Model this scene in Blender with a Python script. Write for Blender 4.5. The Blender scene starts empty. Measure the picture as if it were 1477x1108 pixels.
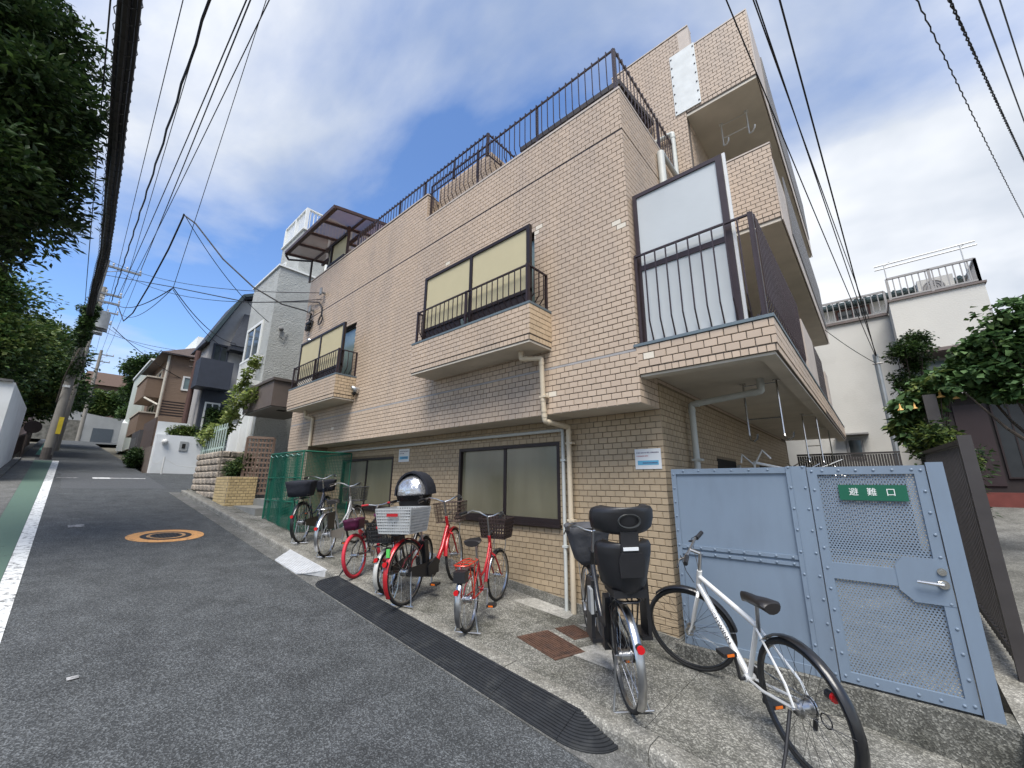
import bpy, math, random
import numpy as np
from mathutils import Vector, Matrix

random.seed(7)
SC = bpy.context.scene
COL = SC.collection
R = math.radians

# ---------------------------------------------------------------- camera
cam_d = bpy.data.cameras.new('camera')
cam_d.sensor_fit = 'HORIZONTAL'
cam_d.sensor_width = 36.0
cam_d.lens = 14.21
cam_d.clip_start = 0.05
cam_d.clip_end = 3000
cam = bpy.data.objects.new('camera', cam_d)
COL.objects.link(cam)
yaw, pitch, roll = R(-41.7), R(14.0), R(0.45)
fwd = Vector((math.sin(yaw)*math.cos(pitch), math.cos(yaw)*math.cos(pitch), math.sin(pitch)))
rgt = Vector((math.cos(yaw), -math.sin(yaw), 0))
upv = rgt.cross(fwd)
r2 = rgt*math.cos(roll) + upv*math.sin(roll)
u2 = -rgt*math.sin(roll) + upv*math.cos(roll)
CAM = Vector((0, 0, 1.70))
cam.matrix_world = Matrix(((r2.x, u2.x, -fwd.x, CAM.x), (r2.y, u2.y, -fwd.y, CAM.y), (r2.z, u2.z, -fwd.z, CAM.z), (0, 0, 0, 1)))
SC.camera = cam

# ---------------------------------------------------------------- sky: Nishita blue behind broken white cloud
SUN_EL, SUN_AZ = 60.0, 148.0          # azimuth of the sun: degrees from +Y towards +X
w = bpy.data.worlds.new('World')
SC.world = w
w.use_nodes = True
nt = w.node_tree
nt.nodes.clear()
N = nt.nodes.new
L = nt.links.new
sky = N('ShaderNodeTexSky'); sky.sky_type = 'NISHITA'; sky.sun_disc = False
sky.sun_elevation = R(SUN_EL); sky.sun_rotation = R(SUN_AZ)
sky.air_density = 1.0; sky.dust_density = 0.6; sky.ozone_density = 3.0
skm = N('ShaderNodeVectorMath'); skm.operation = 'MULTIPLY'; skm.inputs[1].default_value = (0.088, 0.101, 0.118)
L(sky.outputs[0], skm.inputs[0])
tc = N('ShaderNodeTexCoord')
sep = N('ShaderNodeSeparateXYZ'); L(tc.outputs['Generated'], sep.inputs[0])
mz = N('ShaderNodeMath'); mz.operation = 'MAXIMUM'; mz.inputs[1].default_value = 0.0; L(sep.outputs[2], mz.inputs[0])
az = N('ShaderNodeMath'); az.operation = 'ADD'; az.inputs[1].default_value = 0.22; L(mz.outputs[0], az.inputs[0])
dx = N('ShaderNodeMath'); dx.operation = 'DIVIDE'; L(sep.outputs[0], dx.inputs[0]); L(az.outputs[0], dx.inputs[1])
dy = N('ShaderNodeMath'); dy.operation = 'DIVIDE'; L(sep.outputs[1], dy.inputs[0]); L(az.outputs[0], dy.inputs[1])
cmb = N('ShaderNodeCombineXYZ'); L(dx.outputs[0], cmb.inputs[0]); L(dy.outputs[0], cmb.inputs[1])
cmb.inputs[2].default_value = 1.1
def noise(scale, detail, rough, dist=0.0):
    n = N('ShaderNodeTexNoise'); n.inputs['Scale'].default_value = scale; n.inputs['Detail'].default_value = detail
    n.inputs['Roughness'].default_value = rough; n.inputs['Distortion'].default_value = dist
    L(cmb.outputs[0], n.inputs['Vector'])
    return n
n1 = noise(0.62, 9, 0.54, 0.4)
n2 = noise(1.3, 5, 0.52, 0.2)
ramp = N('ShaderNodeValToRGB')
ramp.color_ramp.elements[0].position = 0.42; ramp.color_ramp.elements[0].color = (0, 0, 0, 1)
ramp.color_ramp.elements[1].position = 0.56; ramp.color_ramp.elements[1].color = (1, 1, 1, 1)
L(n1.outputs[0], ramp.inputs[0])
shade = N('ShaderNodeValToRGB')
shade.color_ramp.elements[0].position = 0.38; shade.color_ramp.elements[0].color = (0.265, 0.30, 0.355, 1)
shade.color_ramp.elements[1].position = 0.60; shade.color_ramp.elements[1].color = (0.475, 0.49, 0.515, 1)
L(n2.outputs[0], shade.inputs[0])
mixc = N('ShaderNodeMixRGB'); L(ramp.outputs[0], mixc.inputs[0]); L(skm.outputs[0], mixc.inputs[1]); L(shade.outputs[0], mixc.inputs[2])
bg = N('ShaderNodeBackground'); L(mixc.outputs[0], bg.inputs[0]); bg.inputs[1].default_value = 1.0
wo = N('ShaderNodeOutputWorld'); L(bg.outputs[0], wo.inputs[0])

sd = bpy.data.lights.new('sun', 'SUN'); sd.energy = 2.7; sd.angle = R(34); sd.color = (1.0, 0.955, 0.885)
so = bpy.data.objects.new('sun', sd); COL.objects.link(so)
sdir = Vector((math.sin(R(SUN_AZ))*math.cos(R(SUN_EL)), math.cos(R(SUN_AZ))*math.cos(R(SUN_EL)), math.sin(R(SUN_EL))))
so.rotation_euler = (-sdir).to_track_quat('-Z', 'Y').to_euler()
so.location = (0, 0, 40)

SC.view_settings.view_transform = 'Standard'
SC.view_settings.look = 'None'
SC.view_settings.gamma = 1.0
SC.view_settings.use_curve_mapping = False
SC.view_settings.exposure = 1.1
SC.render.engine = 'CYCLES'
cy = SC.cycles
cy.use_denoising = True
try:
    cy.denoiser = 'OPENIMAGEDENOISE'
    cy.denoising_prefilter = 'ACCURATE'
except Exception:
    pass
cy.use_adaptive_sampling = True
cy.adaptive_threshold = 0.015
cy.max_bounces = 6; cy.diffuse_bounces = 3; cy.glossy_bounces = 3; cy.transmission_bounces = 4; cy.transparent_max_bounces = 8
cy.caustics_reflective = False; cy.caustics_refractive = False

# ---------------------------------------------------------------- materials
MATS = {}
def mat(name, col, rough=0.6, metal=0.0, var=0.12, scale=6.0, bump=0.0, bscale=40.0, spec=0.4, island=0.0,
        col2=None, c2scale=1.5, c2lo=0.5, c2hi=0.7, coat=0.0, trans=0.0, detail=5, stretch=None, alpha=None, sheen=0.0):
    if name in MATS: return MATS[name]
    m = bpy.data.materials.new(name); m.use_nodes = True
    t = m.node_tree; b = t.nodes['Principled BSDF']
    b.inputs['Roughness'].default_value = rough; b.inputs['Metallic'].default_value = metal
    b.inputs['Specular IOR Level'].default_value = spec
    if coat: b.inputs['Coat Weight'].default_value = coat; b.inputs['Coat Roughness'].default_value = 0.08
    if trans: b.inputs['Transmission Weight'].default_value = trans
    if alpha is not None: b.inputs['Alpha'].default_value = alpha
    co = t.nodes.new('ShaderNodeTexCoord')
    vec = co.outputs['Object']
    if stretch:
        mp = t.nodes.new('ShaderNodeMapping'); mp.inputs['Scale'].default_value = stretch
        t.links.new(vec, mp.inputs[0]); vec = mp.outputs[0]
    cur = None
    rgb = t.nodes.new('ShaderNodeRGB'); rgb.outputs[0].default_value = (*col, 1); cur = rgb.outputs[0]
    if col2 is not None:
        nz = t.nodes.new('ShaderNodeTexNoise'); nz.inputs['Scale'].default_value = c2scale; nz.inputs['Detail'].default_value = 6
        nz.inputs['Roughness'].default_value = 0.62
        t.links.new(vec, nz.inputs['Vector'])
        mr = t.nodes.new('ShaderNodeMapRange'); mr.inputs[1].default_value = c2lo; mr.inputs[2].default_value = c2hi
        t.links.new(nz.outputs[0], mr.inputs[0])
        mx = t.nodes.new('ShaderNodeMixRGB'); mx.inputs[2].default_value = (*col2, 1)
        t.links.new(mr.outputs[0], mx.inputs[0]); t.links.new(cur, mx.inputs[1]); cur = mx.outputs[0]
    if var:
        nz = t.nodes.new('ShaderNodeTexNoise'); nz.inputs['Scale'].default_value = scale; nz.inputs['Detail'].default_value = detail
        t.links.new(vec, nz.inputs['Vector'])
        mr = t.nodes.new('ShaderNodeMapRange'); mr.inputs[1].default_value = 0.25; mr.inputs[2].default_value = 0.75
        mr.inputs[3].default_value = 1-var; mr.inputs[4].default_value = 1+var
        t.links.new(nz.outputs[0], mr.inputs[0])
        mx = t.nodes.new('ShaderNodeVectorMath'); mx.operation = 'SCALE'
        t.links.new(cur, mx.inputs[0]); t.links.new(mr.outputs[0], mx.inputs[3]); cur = mx.outputs[0]
    if island:
        g = t.nodes.new('ShaderNodeNewGeometry'); oi = t.nodes.new('ShaderNodeObjectInfo')
        ad = t.nodes.new('ShaderNodeMath'); ad.operation = 'ADD'
        t.links.new(g.outputs['Random Per Island'], ad.inputs[0]); t.links.new(oi.outputs['Random'], ad.inputs[1])
        fr = t.nodes.new('ShaderNodeMath'); fr.operation = 'FRACT'; t.links.new(ad.outputs[0], fr.inputs[0])
        mr = t.nodes.new('ShaderNodeMapRange'); mr.inputs[3].default_value = 1-island; mr.inputs[4].default_value = 1+island
        t.links.new(fr.outputs[0], mr.inputs[0])
        mx = t.nodes.new('ShaderNodeVectorMath'); mx.operation = 'SCALE'
        t.links.new(cur, mx.inputs[0]); t.links.new(mr.outputs[0], mx.inputs[3]); cur = mx.outputs[0]
    t.links.new(cur, b.inputs['Base Color'])
    if bump:
        nb = t.nodes.new('ShaderNodeTexNoise'); nb.inputs['Scale'].default_value = bscale; nb.inputs['Detail'].default_value = 4
        t.links.new(vec, nb.inputs['Vector'])
        bp = t.nodes.new('ShaderNodeBump'); bp.inputs['Strength'].default_value = bump; bp.inputs['Distance'].default_value = 0.02
        t.links.new(nb.outputs[0], bp.inputs['Height']); t.links.new(bp.outputs[0], b.inputs['Normal'])
    MATS[name] = m
    return m

def leafmat(name, col, col2, rough=0.5):
    if name in MATS: return MATS[name]
    m = bpy.data.materials.new(name); m.use_nodes = True
    t = m.node_tree; b = t.nodes['Principled BSDF']; out = t.nodes['Material Output']
    b.inputs['Roughness'].default_value = rough; b.inputs['Specular IOR Level'].default_value = 0.3
    g = t.nodes.new('ShaderNodeNewGeometry')
    mx = t.nodes.new('ShaderNodeMixRGB'); mx.inputs[1].default_value = (*col, 1); mx.inputs[2].default_value = (*col2, 1)
    t.links.new(g.outputs['Random Per Island'], mx.inputs[0])
    t.links.new(mx.outputs[0], b.inputs['Base Color'])
    tr = t.nodes.new('ShaderNodeBsdfTranslucent'); t.links.new(mx.outputs[0], tr.inputs[0])
    ms = t.nodes.new('ShaderNodeMixShader'); ms.inputs[0].default_value = 0.25
    t.links.new(b.outputs[0], ms.inputs[1]); t.links.new(tr.outputs[0], ms.inputs[2]); t.links.new(ms.outputs[0], out.inputs[0])
    MATS[name] = m
    return m

# ---------------------------------------------------------------- mesh builder
OFF = {}
def V(*a): return Vector(a)
class MB:
    def __init__(s): s.v = []; s.f = []; s.mi = []
    def add(s, vs, fs, mi=0):
        o = len(s.v); s.v += [tuple(p) for p in vs]
        for f in fs: s.f.append(tuple(i+o for i in f)); s.mi.append(mi)
        return s
    def box(s, x0, x1, y0, y1, z0, z1, mi=0):
        if x0 > x1: x0, x1 = x1, x0
        if y0 > y1: y0, y1 = y1, y0
        if z0 > z1: z0, z1 = z1, z0
        return s.add([(x0,y0,z0),(x1,y0,z0),(x1,y1,z0),(x0,y1,z0),(x0,y0,z1),(x1,y0,z1),(x1,y1,z1),(x0,y1,z1)],
              [(3,2,1,0),(4,5,6,7),(0,1,5,4),(1,2,6,5),(2,3,7,6),(3,0,4,7)], mi)
    def slopebox(s, x0, x1, y0, y1, zb, zt, mi=0):      # zb, zt are functions of (x, y)
        c = [(x0,y0),(x1,y0),(x1,y1),(x0,y1)]
        return s.add([(x,y,zb(x,y)) for x,y in c]+[(x,y,zt(x,y)) for x,y in c],
              [(3,2,1,0),(4,5,6,7),(0,1,5,4),(1,2,6,5),(2,3,7,6),(3,0,4,7)], mi)
    def obox(s, c, a, b, d, mi=0):                      # centre and three half vectors
        c, a, b, d = Vector(c), Vector(a), Vector(b), Vector(d)
        vs = [c-a-b-d, c+a-b-d, c+a+b-d, c-a+b-d, c-a-b+d, c+a-b+d, c+a+b+d, c-a+b+d]
        return s.add(vs, [(3,2,1,0),(4,5,6,7),(0,1,5,4),(1,2,6,5),(2,3,7,6),(3,0,4,7)], mi)
    def bar(s, p, q, w, h, up=(0,0,1), mi=0):           # rectangular bar between two points
        p, q = Vector(p), Vector(q); d = q-p; l = d.length
        if l < 1e-6: return s
        d /= l; u = Vector(up)
        if abs(d.dot(u)) > 0.97: u = Vector((1,0,0))
        a = d.cross(u).normalized(); b = a.cross(d)
        return s.obox((p+q)/2, d*l/2, a*w/2, b*h/2, mi)
    def tube(s, pts, r, n=6, mi=0, cap=True, closed=False):
        pts = [Vector(p) for p in pts]; k = len(pts)
        rs = r if isinstance(r, (list, tuple)) else [r]*k
        u = None; rings = []
        for i, p in enumerate(pts):
            if closed: d = pts[(i+1) % k]-pts[i-1]
            elif i == 0: d = pts[1]-p
            elif i == k-1: d = p-pts[i-1]
            else: d = (pts[i+1]-p).normalized()+(p-pts[i-1]).normalized()
            if d.length < 1e-9: d = Vector((0,0,1))
            d.normalize()
            if u is None:
                a = Vector((0,0,1)) if abs(d.z) < 0.9 else Vector((1,0,0))
                u = d.cross(a).normalized()
            u = (u-d*u.dot(d)).normalized(); vv = d.cross(u)
            rings.append([p+u*math.cos(2*math.pi*j/n)*rs[i]+vv*math.sin(2*math.pi*j/n)*rs[i] for j in range(n)])
        o = []; fs = []
        for rg in rings: o += rg
        m = k if closed else k-1
        for i in range(m):
            i2 = (i+1) % k
            for j in range(n):
                j2 = (j+1) % n
                fs.append((i*n+j, i*n+j2, i2*n+j2, i2*n+j))
        if cap and not closed:
            fs.append(tuple(range(n-1,-1,-1))); fs.append(tuple((k-1)*n+j for j in range(n)))
        return s.add(o, fs, mi)
    def cyl(s, p, q, r, n=10, r2=None, mi=0): return s.tube([p, q], [r, r if r2 is None else r2], n, mi)
    def torus(s, c, u, v, Rr, r, n=28, m=6, mi=0, a0=0, a1=None):
        c, u, v = Vector(c), Vector(u).normalized(), Vector(v).normalized()
        if a1 is None: return s.tube([c+u*math.cos(2*math.pi*i/n)*Rr+v*math.sin(2*math.pi*i/n)*Rr for i in range(n)], r, m, mi, closed=True)
        return s.tube([c+u*math.cos(a0+(a1-a0)*i/n)*Rr+v*math.sin(a0+(a1-a0)*i/n)*Rr for i in range(n+1)], r, m, mi)
    def sphere(s, c, r, nu=12, nv=8, sc=(1,1,1), mi=0):
        vs = []; fs = []
        for i in range(nv+1):
            t = math.pi*i/nv
            for j in range(nu):
                p = 2*math.pi*j/nu
                vs.append((c[0]+r*sc[0]*math.sin(t)*math.cos(p), c[1]+r*sc[1]*math.sin(t)*math.sin(p), c[2]+r*sc[2]*math.cos(t)))
        for i in range(nv):
            for j in range(nu):
                fs.append((i*nu+j, (i+1)*nu+j, (i+1)*nu+(j+1) % nu, i*nu+(j+1) % nu))
        return s.add(vs, fs, mi)
    def prism(s, poly, ex, mi=0):
        k = len(poly); ex = Vector(ex); a = [Vector(p) for p in poly]
        fs = [tuple(range(k-1,-1,-1)), tuple(range(k, 2*k))]+[(i, (i+1) % k, k+(i+1) % k, k+i) for i in range(k)]
        return s.add(a+[p+ex for p in a], fs, mi)
    def loft(s, rings, mi=0, cap=True, closed=True):
        n = len(rings[0]); vs = [p for rg in rings for p in rg]; fs = []
        for i in range(len(rings)-1):
            for j in range(n if closed else n-1):
                fs.append((i*n+j, i*n+(j+1) % n, (i+1)*n+(j+1) % n, (i+1)*n+j))
        if cap: fs.append(tuple(range(n-1,-1,-1))); fs.append(tuple((len(rings)-1)*n+j for j in range(n)))
        return s.add(vs, fs, mi)
    def quad(s, a, b, c, d, mi=0): return s.add([a, b, c, d], [(0,1,2,3)], mi)
    def build(s, name, mats, parent=None, smooth=False, off=None, weld=False):
        if not isinstance(mats, (list, tuple)): mats = [mats]
        me = bpy.data.meshes.new(name)
        own = None
        if off is None:
            if parent is not None: off = OFF.get(parent.name, (0,0,0))
            else:
                a = np.array(s.v); off = ((a[:,0].min()+a[:,0].max())/2, (a[:,1].min()+a[:,1].max())/2, a[:,2].min()); own = off
        me.from_pydata([(p[0]-off[0], p[1]-off[1], p[2]-off[2]) for p in s.v], [], s.f)
        for m in mats: me.materials.append(m)
        if len(mats) > 1: me.polygons.foreach_set('material_index', s.mi)
        if smooth:
            me.polygons.foreach_set('use_smooth', [True]*len(me.polygons))
            if smooth != 'all': me.set_sharp_from_angle(angle=R(40))
        me.update()
        o = bpy.data.objects.new(name, me); COL.objects.link(o)
        if parent is not None: o.parent = parent; OFF[o.name] = off
        else:
            if own: o.location = own
            OFF[o.name] = off
        return o

def tag(o, label=None, cat=None, group=None, kind=None):
    if label: o['label'] = label
    if cat: o['category'] = cat
    if group: o['group'] = group
    if kind: o['kind'] = kind
    return o
def thing(name, loc, label, cat, group=None, rot=None, local=False):
    o = bpy.data.objects.new(name, None); COL.objects.link(o)
    o.empty_display_size = 0.2; o.location = loc
    if rot: o.rotation_euler = rot
    OFF[o.name] = (0,0,0) if local else tuple(loc)
    return tag(o, label, cat, group)
def struct(o): return tag(o, kind='structure')
def inst(src, name, parent, loc, rot=None, scale=None):    # a copy that shares its mesh data
    o = src.copy(); o.name = name; COL.objects.link(o); o.parent = parent
    o.location = loc
    if rot is not None: o.rotation_euler = rot
    if scale is not None: o.scale = scale
    return o
def text_mesh(body, size, font_shear=0.0):
    c = bpy.data.curves.new('txt', 'FONT'); c.body = body; c.size = size; c.align_x = 'CENTER'; c.align_y = 'CENTER'
    c.resolution_u = 3; c.extrude = 0.0005
    o = bpy.data.objects.new('txt', c); COL.objects.link(o)
    dg = bpy.context.evaluated_depsgraph_get(); dg.update()
    me = bpy.data.meshes.new_from_object(o.evaluated_get(dg))
    bpy.data.objects.remove(o); bpy.data.curves.remove(c)
    return me
def put_text(name, body, size, m, parent, origin, ux, uy, spread=1.0):   # lettering laid flat on a face
    me = text_mesh(body, size); off = Vector(OFF.get(parent.name, (0,0,0)))
    ux, uy = Vector(ux).normalized(), Vector(uy).normalized(); nn = ux.cross(uy)
    for v in me.vertices:
        p = Vector(origin)+ux*v.co.x*spread+uy*v.co.y+nn*v.co.z; v.co = p-off
    me.materials.clear(); me.materials.append(m)
    o = bpy.data.objects.new(name, me); COL.objects.link(o); o.parent = parent
    OFF[o.name] = tuple(off)
    return o

SL = 0.0942                                       # the street climbs towards -X
def zr(x, y=0): return -0.06-SL*x                 # road surface
def za(x, y=0): return 0.04-SL*x                  # pavement (apron) surface
# ================================================================ ground, road, pavement
def speckle(name, base, lo, hi, scale, rough=0.85, bump=0.35, stain=None, sscale=0.8, crack=0.0):
    m = bpy.data.materials.new(name); m.use_nodes = True
    t = m.node_tree; b = t.nodes['Principled BSDF']; b.inputs['Roughness'].default_value = rough
    b.inputs['Specular IOR Level'].default_value = 0.25
    co = t.nodes.new('ShaderNodeTexCoord')
    vo = t.nodes.new('ShaderNodeTexVoronoi'); vo.inputs['Scale'].default_value = scale
    t.links.new(co.outputs['Object'], vo.inputs['Vector'])
    sp = t.nodes.new('ShaderNodeSeparateColor'); t.links.new(vo.outputs['Color'], sp.inputs[0])
    pw = t.nodes.new('ShaderNodeMath'); pw.operation = 'POWER'; pw.inputs[1].default_value = 2.6
    t.links.new(sp.outputs[0], pw.inputs[0])
    mr = t.nodes.new('ShaderNodeMapRange'); mr.inputs[3].default_value = lo; mr.inputs[4].default_value = hi
    t.links.new(pw.outputs[0], mr.inputs[0])
    nz = t.nodes.new('ShaderNodeTexNoise'); nz.inputs['Scale'].default_value = sscale; nz.inputs['Detail'].default_value = 8; nz.inputs['Roughness'].default_value = 0.65
    t.links.new(co.outputs['Object'], nz.inputs['Vector'])
    m2 = t.nodes.new('ShaderNodeMapRange'); m2.inputs[1].default_value = 0.32; m2.inputs[2].default_value = 0.68
    t.links.new(nz.outputs[0], m2.inputs[0])
    mx = t.nodes.new('ShaderNodeMixRGB'); mx.inputs[1].default_value = (*base, 1); mx.inputs[2].default_value = (*(stain or [c*0.8 for c in base]), 1)
    t.links.new(m2.outputs[0], mx.inputs[0])
    n3 = t.nodes.new('ShaderNodeTexNoise'); n3.inputs['Scale'].default_value = sscale*7; n3.inputs['Detail'].default_value = 7
    t.links.new(co.outputs['Object'], n3.inputs['Vector'])
    m3 = t.nodes.new('ShaderNodeMapRange'); m3.inputs[1].default_value = 0.3; m3.inputs[2].default_value = 0.7; m3.inputs[3].default_value = 0.78; m3.inputs[4].default_value = 1.22
    t.links.new(n3.outputs[0], m3.inputs[0])
    ml = t.nodes.new('ShaderNodeMath'); ml.operation = 'MULTIPLY'; t.links.new(mr.outputs[0], ml.inputs[0]); t.links.new(m3.outputs[0], ml.inputs[1])
    sc = t.nodes.new('ShaderNodeVectorMath'); sc.operation = 'SCALE'
    t.links.new(mx.outputs[0], sc.inputs[0]); t.links.new(ml.outputs[0], sc.inputs[3])
    t.links.new(sc.outputs[0], b.inputs['Base Color'])
    bp = t.nodes.new('ShaderNodeBump'); bp.inputs['Strength'].default_value = bump; bp.inputs['Distance'].default_value = 0.006
    t.links.new(vo.outputs['Distance'], bp.inputs['Height']); t.links.new(bp.outputs[0], b.inputs['Normal'])
    MATS[name] = m
    return m
def worn(name, col, under, lo, hi, scale=9.0, rough=0.75):
    m = speckle(name+'_base', under, 0.6, 1.5, 95)
    m = m.copy(); m.name = name; MATS[name] = m
    t = m.node_tree; b = t.nodes['Principled BSDF']
    old = b.inputs['Base Color'].links[0].from_socket
    co = t.nodes.new('ShaderNodeTexCoord')
    nz = t.nodes.new('ShaderNodeTexNoise'); nz.inputs['Scale'].default_value = scale; nz.inputs['Detail'].default_value = 9; nz.inputs['Roughness'].default_value = 0.75
    t.links.new(co.outputs['Object'], nz.inputs['Vector'])
    mr = t.nodes.new('ShaderNodeMapRange'); mr.inputs[1].default_value = lo; mr.inputs[2].default_value = hi
    t.links.new(nz.outputs[0], mr.inputs[0])
    mx = t.nodes.new('ShaderNodeMixRGB'); mx.inputs[2].default_value = (*col, 1)
    t.links.new(mr.outputs[0], mx.inputs[0]); t.links.new(old, mx.inputs[1]); t.links.new(mx.outputs[0], b.inputs['Base Color'])
    b.inputs['Roughness'].default_value = rough
    return m

ASPH = speckle('asphalt', (0.076, 0.081, 0.084), 0.52, 1.9, 125, 0.86, 0.5, (0.064, 0.069, 0.072), 0.5)
CONC = speckle('old_concrete', (0.262, 0.256, 0.232), 0.52, 1.7, 105, 0.9, 0.4, (0.080, 0.080, 0.066), 1.4)
KERBM = speckle('kerb_concrete', (0.31, 0.30, 0.27), 0.65, 1.5, 110, 0.9, 0.3, (0.14, 0.135, 0.115), 2.2)
GUTM = speckle('gutter_concrete', (0.16, 0.16, 0.152), 0.7, 1.4, 110, 0.9, 0.3, (0.09, 0.09, 0.085), 1.5)
LOTM = speckle('lot_concrete', (0.24, 0.235, 0.215), 0.75, 1.3, 80, 0.9, 0.3, (0.06, 0.06, 0.053), 0.55)
SOIL = mat('soil', (0.11, 0.10, 0.075), 0.95, var=0.4, scale=2)
GREEN = worn('green_lane_paint', (0.085, 0.135, 0.105), (0.066, 0.069, 0.073), 0.22, 0.42, 6)
WHITEL = worn('white_line_paint', (0.62, 0.63, 0.62), (0.07, 0.073, 0.077), 0.36, 0.50, 14)
ORANGE = worn('orange_paint', (0.56, 0.29, 0.11), (0.09, 0.09, 0.09), 0.34, 0.48, 16)
IRON = mat('cast_iron', (0.045, 0.045, 0.047), 0.6, 0.6, var=0.3, scale=30, bump=0.6, bscale=60)

def sheet(name, pts, m, thick=None):
    b = MB()
    b.add(pts, [tuple(range(len(pts)))])
    return b.build(name, m)
def strip(xs, yl, yr, zf, dz, mb=None):             # a strip along the street between two edges
    mb = mb or MB()
    for i in range(len(xs)-1):
        a, c = xs[i], xs[i+1]
        mb.quad((a, yl(a), zf(a)+dz), (a, yr(a), zf(a)+dz), (c, yr(c), zf(c)+dz), (c, yl(c), zf(c)+dz))
    return mb

XE = -62.0                                           # crest of the hill
ZE = zr(XE)
def zt(x): return zr(max(x, XE))
def rng(a, b, st):
    n = max(1, int(abs(b-a)/st)); return [a+(b-a)*i/n for i in range(n+1)]
# terrain
g = MB()
for a, c in ((60, XE), (XE, -400)):
    g.quad((a, 400, zt(a)-0.34), (c, 400, zt(c)-0.34), (c, -400, zt(c)-0.34), (a, -400, zt(a)-0.34))
struct(g.build('ground', SOIL))
# carriageway
rd = MB()
xs = rng(14, XE, 2)
strip(xs, lambda x: -0.95, lambda x: 2.60, zr, 0, rd)
rd.quad((XE, -3, ZE), (XE, 2.6, ZE), (-75, 2.6, ZE), (-75, -3, ZE))
rd.quad((-56, 2.6, zr(-56)), (-56, 2.601, zr(-56)), (XE, 16, ZE), (XE, 2.6, ZE))
rd.quad((XE, 2.6, ZE), (XE, 16, ZE), (-75, 16, ZE), (-75, 2.6, ZE))
struct(rd.build('road', ASPH))
sd_ = MB()                                           # side street on the right beyond the block wall
for a, c in ((-15.6, -19), (-19, -22.45)):
    sd_.quad((a, 2.598, zr(a)), (a, 30, zr(a)-0.2), (c, 30, zr(c)-0.2), (c, 2.598, zr(c)))
struct(sd_.build('side_street', ASPH))
# patches of newer asphalt across the road
pm_ = mat('asphalt_patch', (0.068, 0.072, 0.077), 0.85, var=0.3, scale=60, bump=0.5, bscale=150)
struct(strip(rng(-16.6, -21.8, 2), lambda x: 0.35, lambda x: 2.58, zr, 0.003).build('road_patch', pm_))
# green walking lane and white edge line
lE = lambda x: -0.13-(x+5)*0.0096
struct(strip(rng(12, -28.3, 1.2), lambda x: -0.46+0.004*(x+28), lambda x: lE(x)-0.004, zr, 0.004).build('green_lane', GREEN))
struct(strip(rng(-33, -50, 2), lambda x: -0.55, lambda x: -0.02, zr, 0.004).build('green_lane_upper', worn('teal_lane_paint', (0.10, 0.27, 0.21), (0.066, 0.069, 0.073), 0.2, 0.38, 6)))
struct(strip(rng(12, -28.3, 1.2), lambda x: lE(x), lambda x: lE(x)+0.135+(-x-5)*0.003, zr, 0.006).build('edge_line', WHITEL))
mk = MB()
for (x0, x1, y0, y1) in ((-19.6, -20.05, 1.07, 1.5), (-19.78, -19.92, 1.505, 2.42)):
    mk.quad((x0, y0, zr(x0)+0.008), (x0, y1, zr(x0)+0.008), (x1, y1, zr(x1)+0.008), (x1, y0, zr(x1)+0.008))
struct(mk.build('stop_marking', WHITEL))
mk = MB()
for (x0, x1, y0, y1) in ((-19.75, -19.95, 0.25, 0.75), (-10.5, -10.75, 0.42, 0.62), (-4.42, -4.47, 0.36, 0.42)):
    mk.quad((x0, y0, zr(x0)+0.008), (x0, y1, zr(x0)+0.008), (x1, y1, zr(x1)+0.008), (x1, y0, zr(x1)+0.008))
struct(mk.build('faded_marking', worn('faded_paint', (0.36, 0.36, 0.36), (0.07, 0.073, 0.077), 0.42, 0.6, 12)))
# left gutter and footing in front of the white wall
gl = strip(rng(12, -31, 2), lambda x: -0.86, lambda x: -0.462+0.004*(x+28), zr, 0.006)
struct(gl.build('gutter_strip', GUTM))
kb = MB()
for a in rng(6, -29, 1.0)[:-1]:
    kb.slopebox(a, a-0.985, -1.06, -0.87, lambda x, y: zr(x)-0.2, lambda x, y: zr(x)+0.07)
struct(kb.build('kerb_far_side', GUTM))
# orange ring with manhole
cx, cy_ = -9.25, 1.56
def ring(r0, r1, n, dz, mb):
    for i in range(n):
        a, c = 2*math.pi*i/n, 2*math.pi*(i+1)/n
        q = [(cx+r*math.cos(t), cy_+r*math.sin(t)) for r, t in ((r0, a), (r1, a), (r1, c), (r0, c))]
        mb.quad(*[(x, y, zr(x)+dz) for x, y in q])
    return mb
struct(ring(0.345, 0.52, 48, 0.005, MB()).build('painted_ring', ORANGE))
mh = thing('manhole_cover', (cx, cy_, zr(cx)), 'round dark iron manhole cover inside the orange painted ring on the road', 'manhole cover')
ring(0.27, 0.335, 40, 0.006, MB()).build('frame_ring', IRON, mh)
ring(0.215, 0.262, 40, 0.0085, MB()).build('painted_rim', worn('tan_paint', (0.42, 0.25, 0.12), (0.05, 0.05, 0.05), 0.35, 0.5, 16), mh)
lid = ring(0.0, 0.212, 32, 0.008, MB()).build('lid', IRON, mh)
st = MB()
for i in range(7):
    for j in range(7):
        x, y = cx+(i-3)*0.052, cy_+(j-3)*0.052
        if math.hypot(x-cx, y-cy_) < 0.19: st.slopebox(x-0.017, x+0.017, y-0.017, y+0.017, lambda a, b: zr(a)+0.009, lambda a, b: zr(a)+0.014)
st.build('stud_pattern', IRON, lid)

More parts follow.
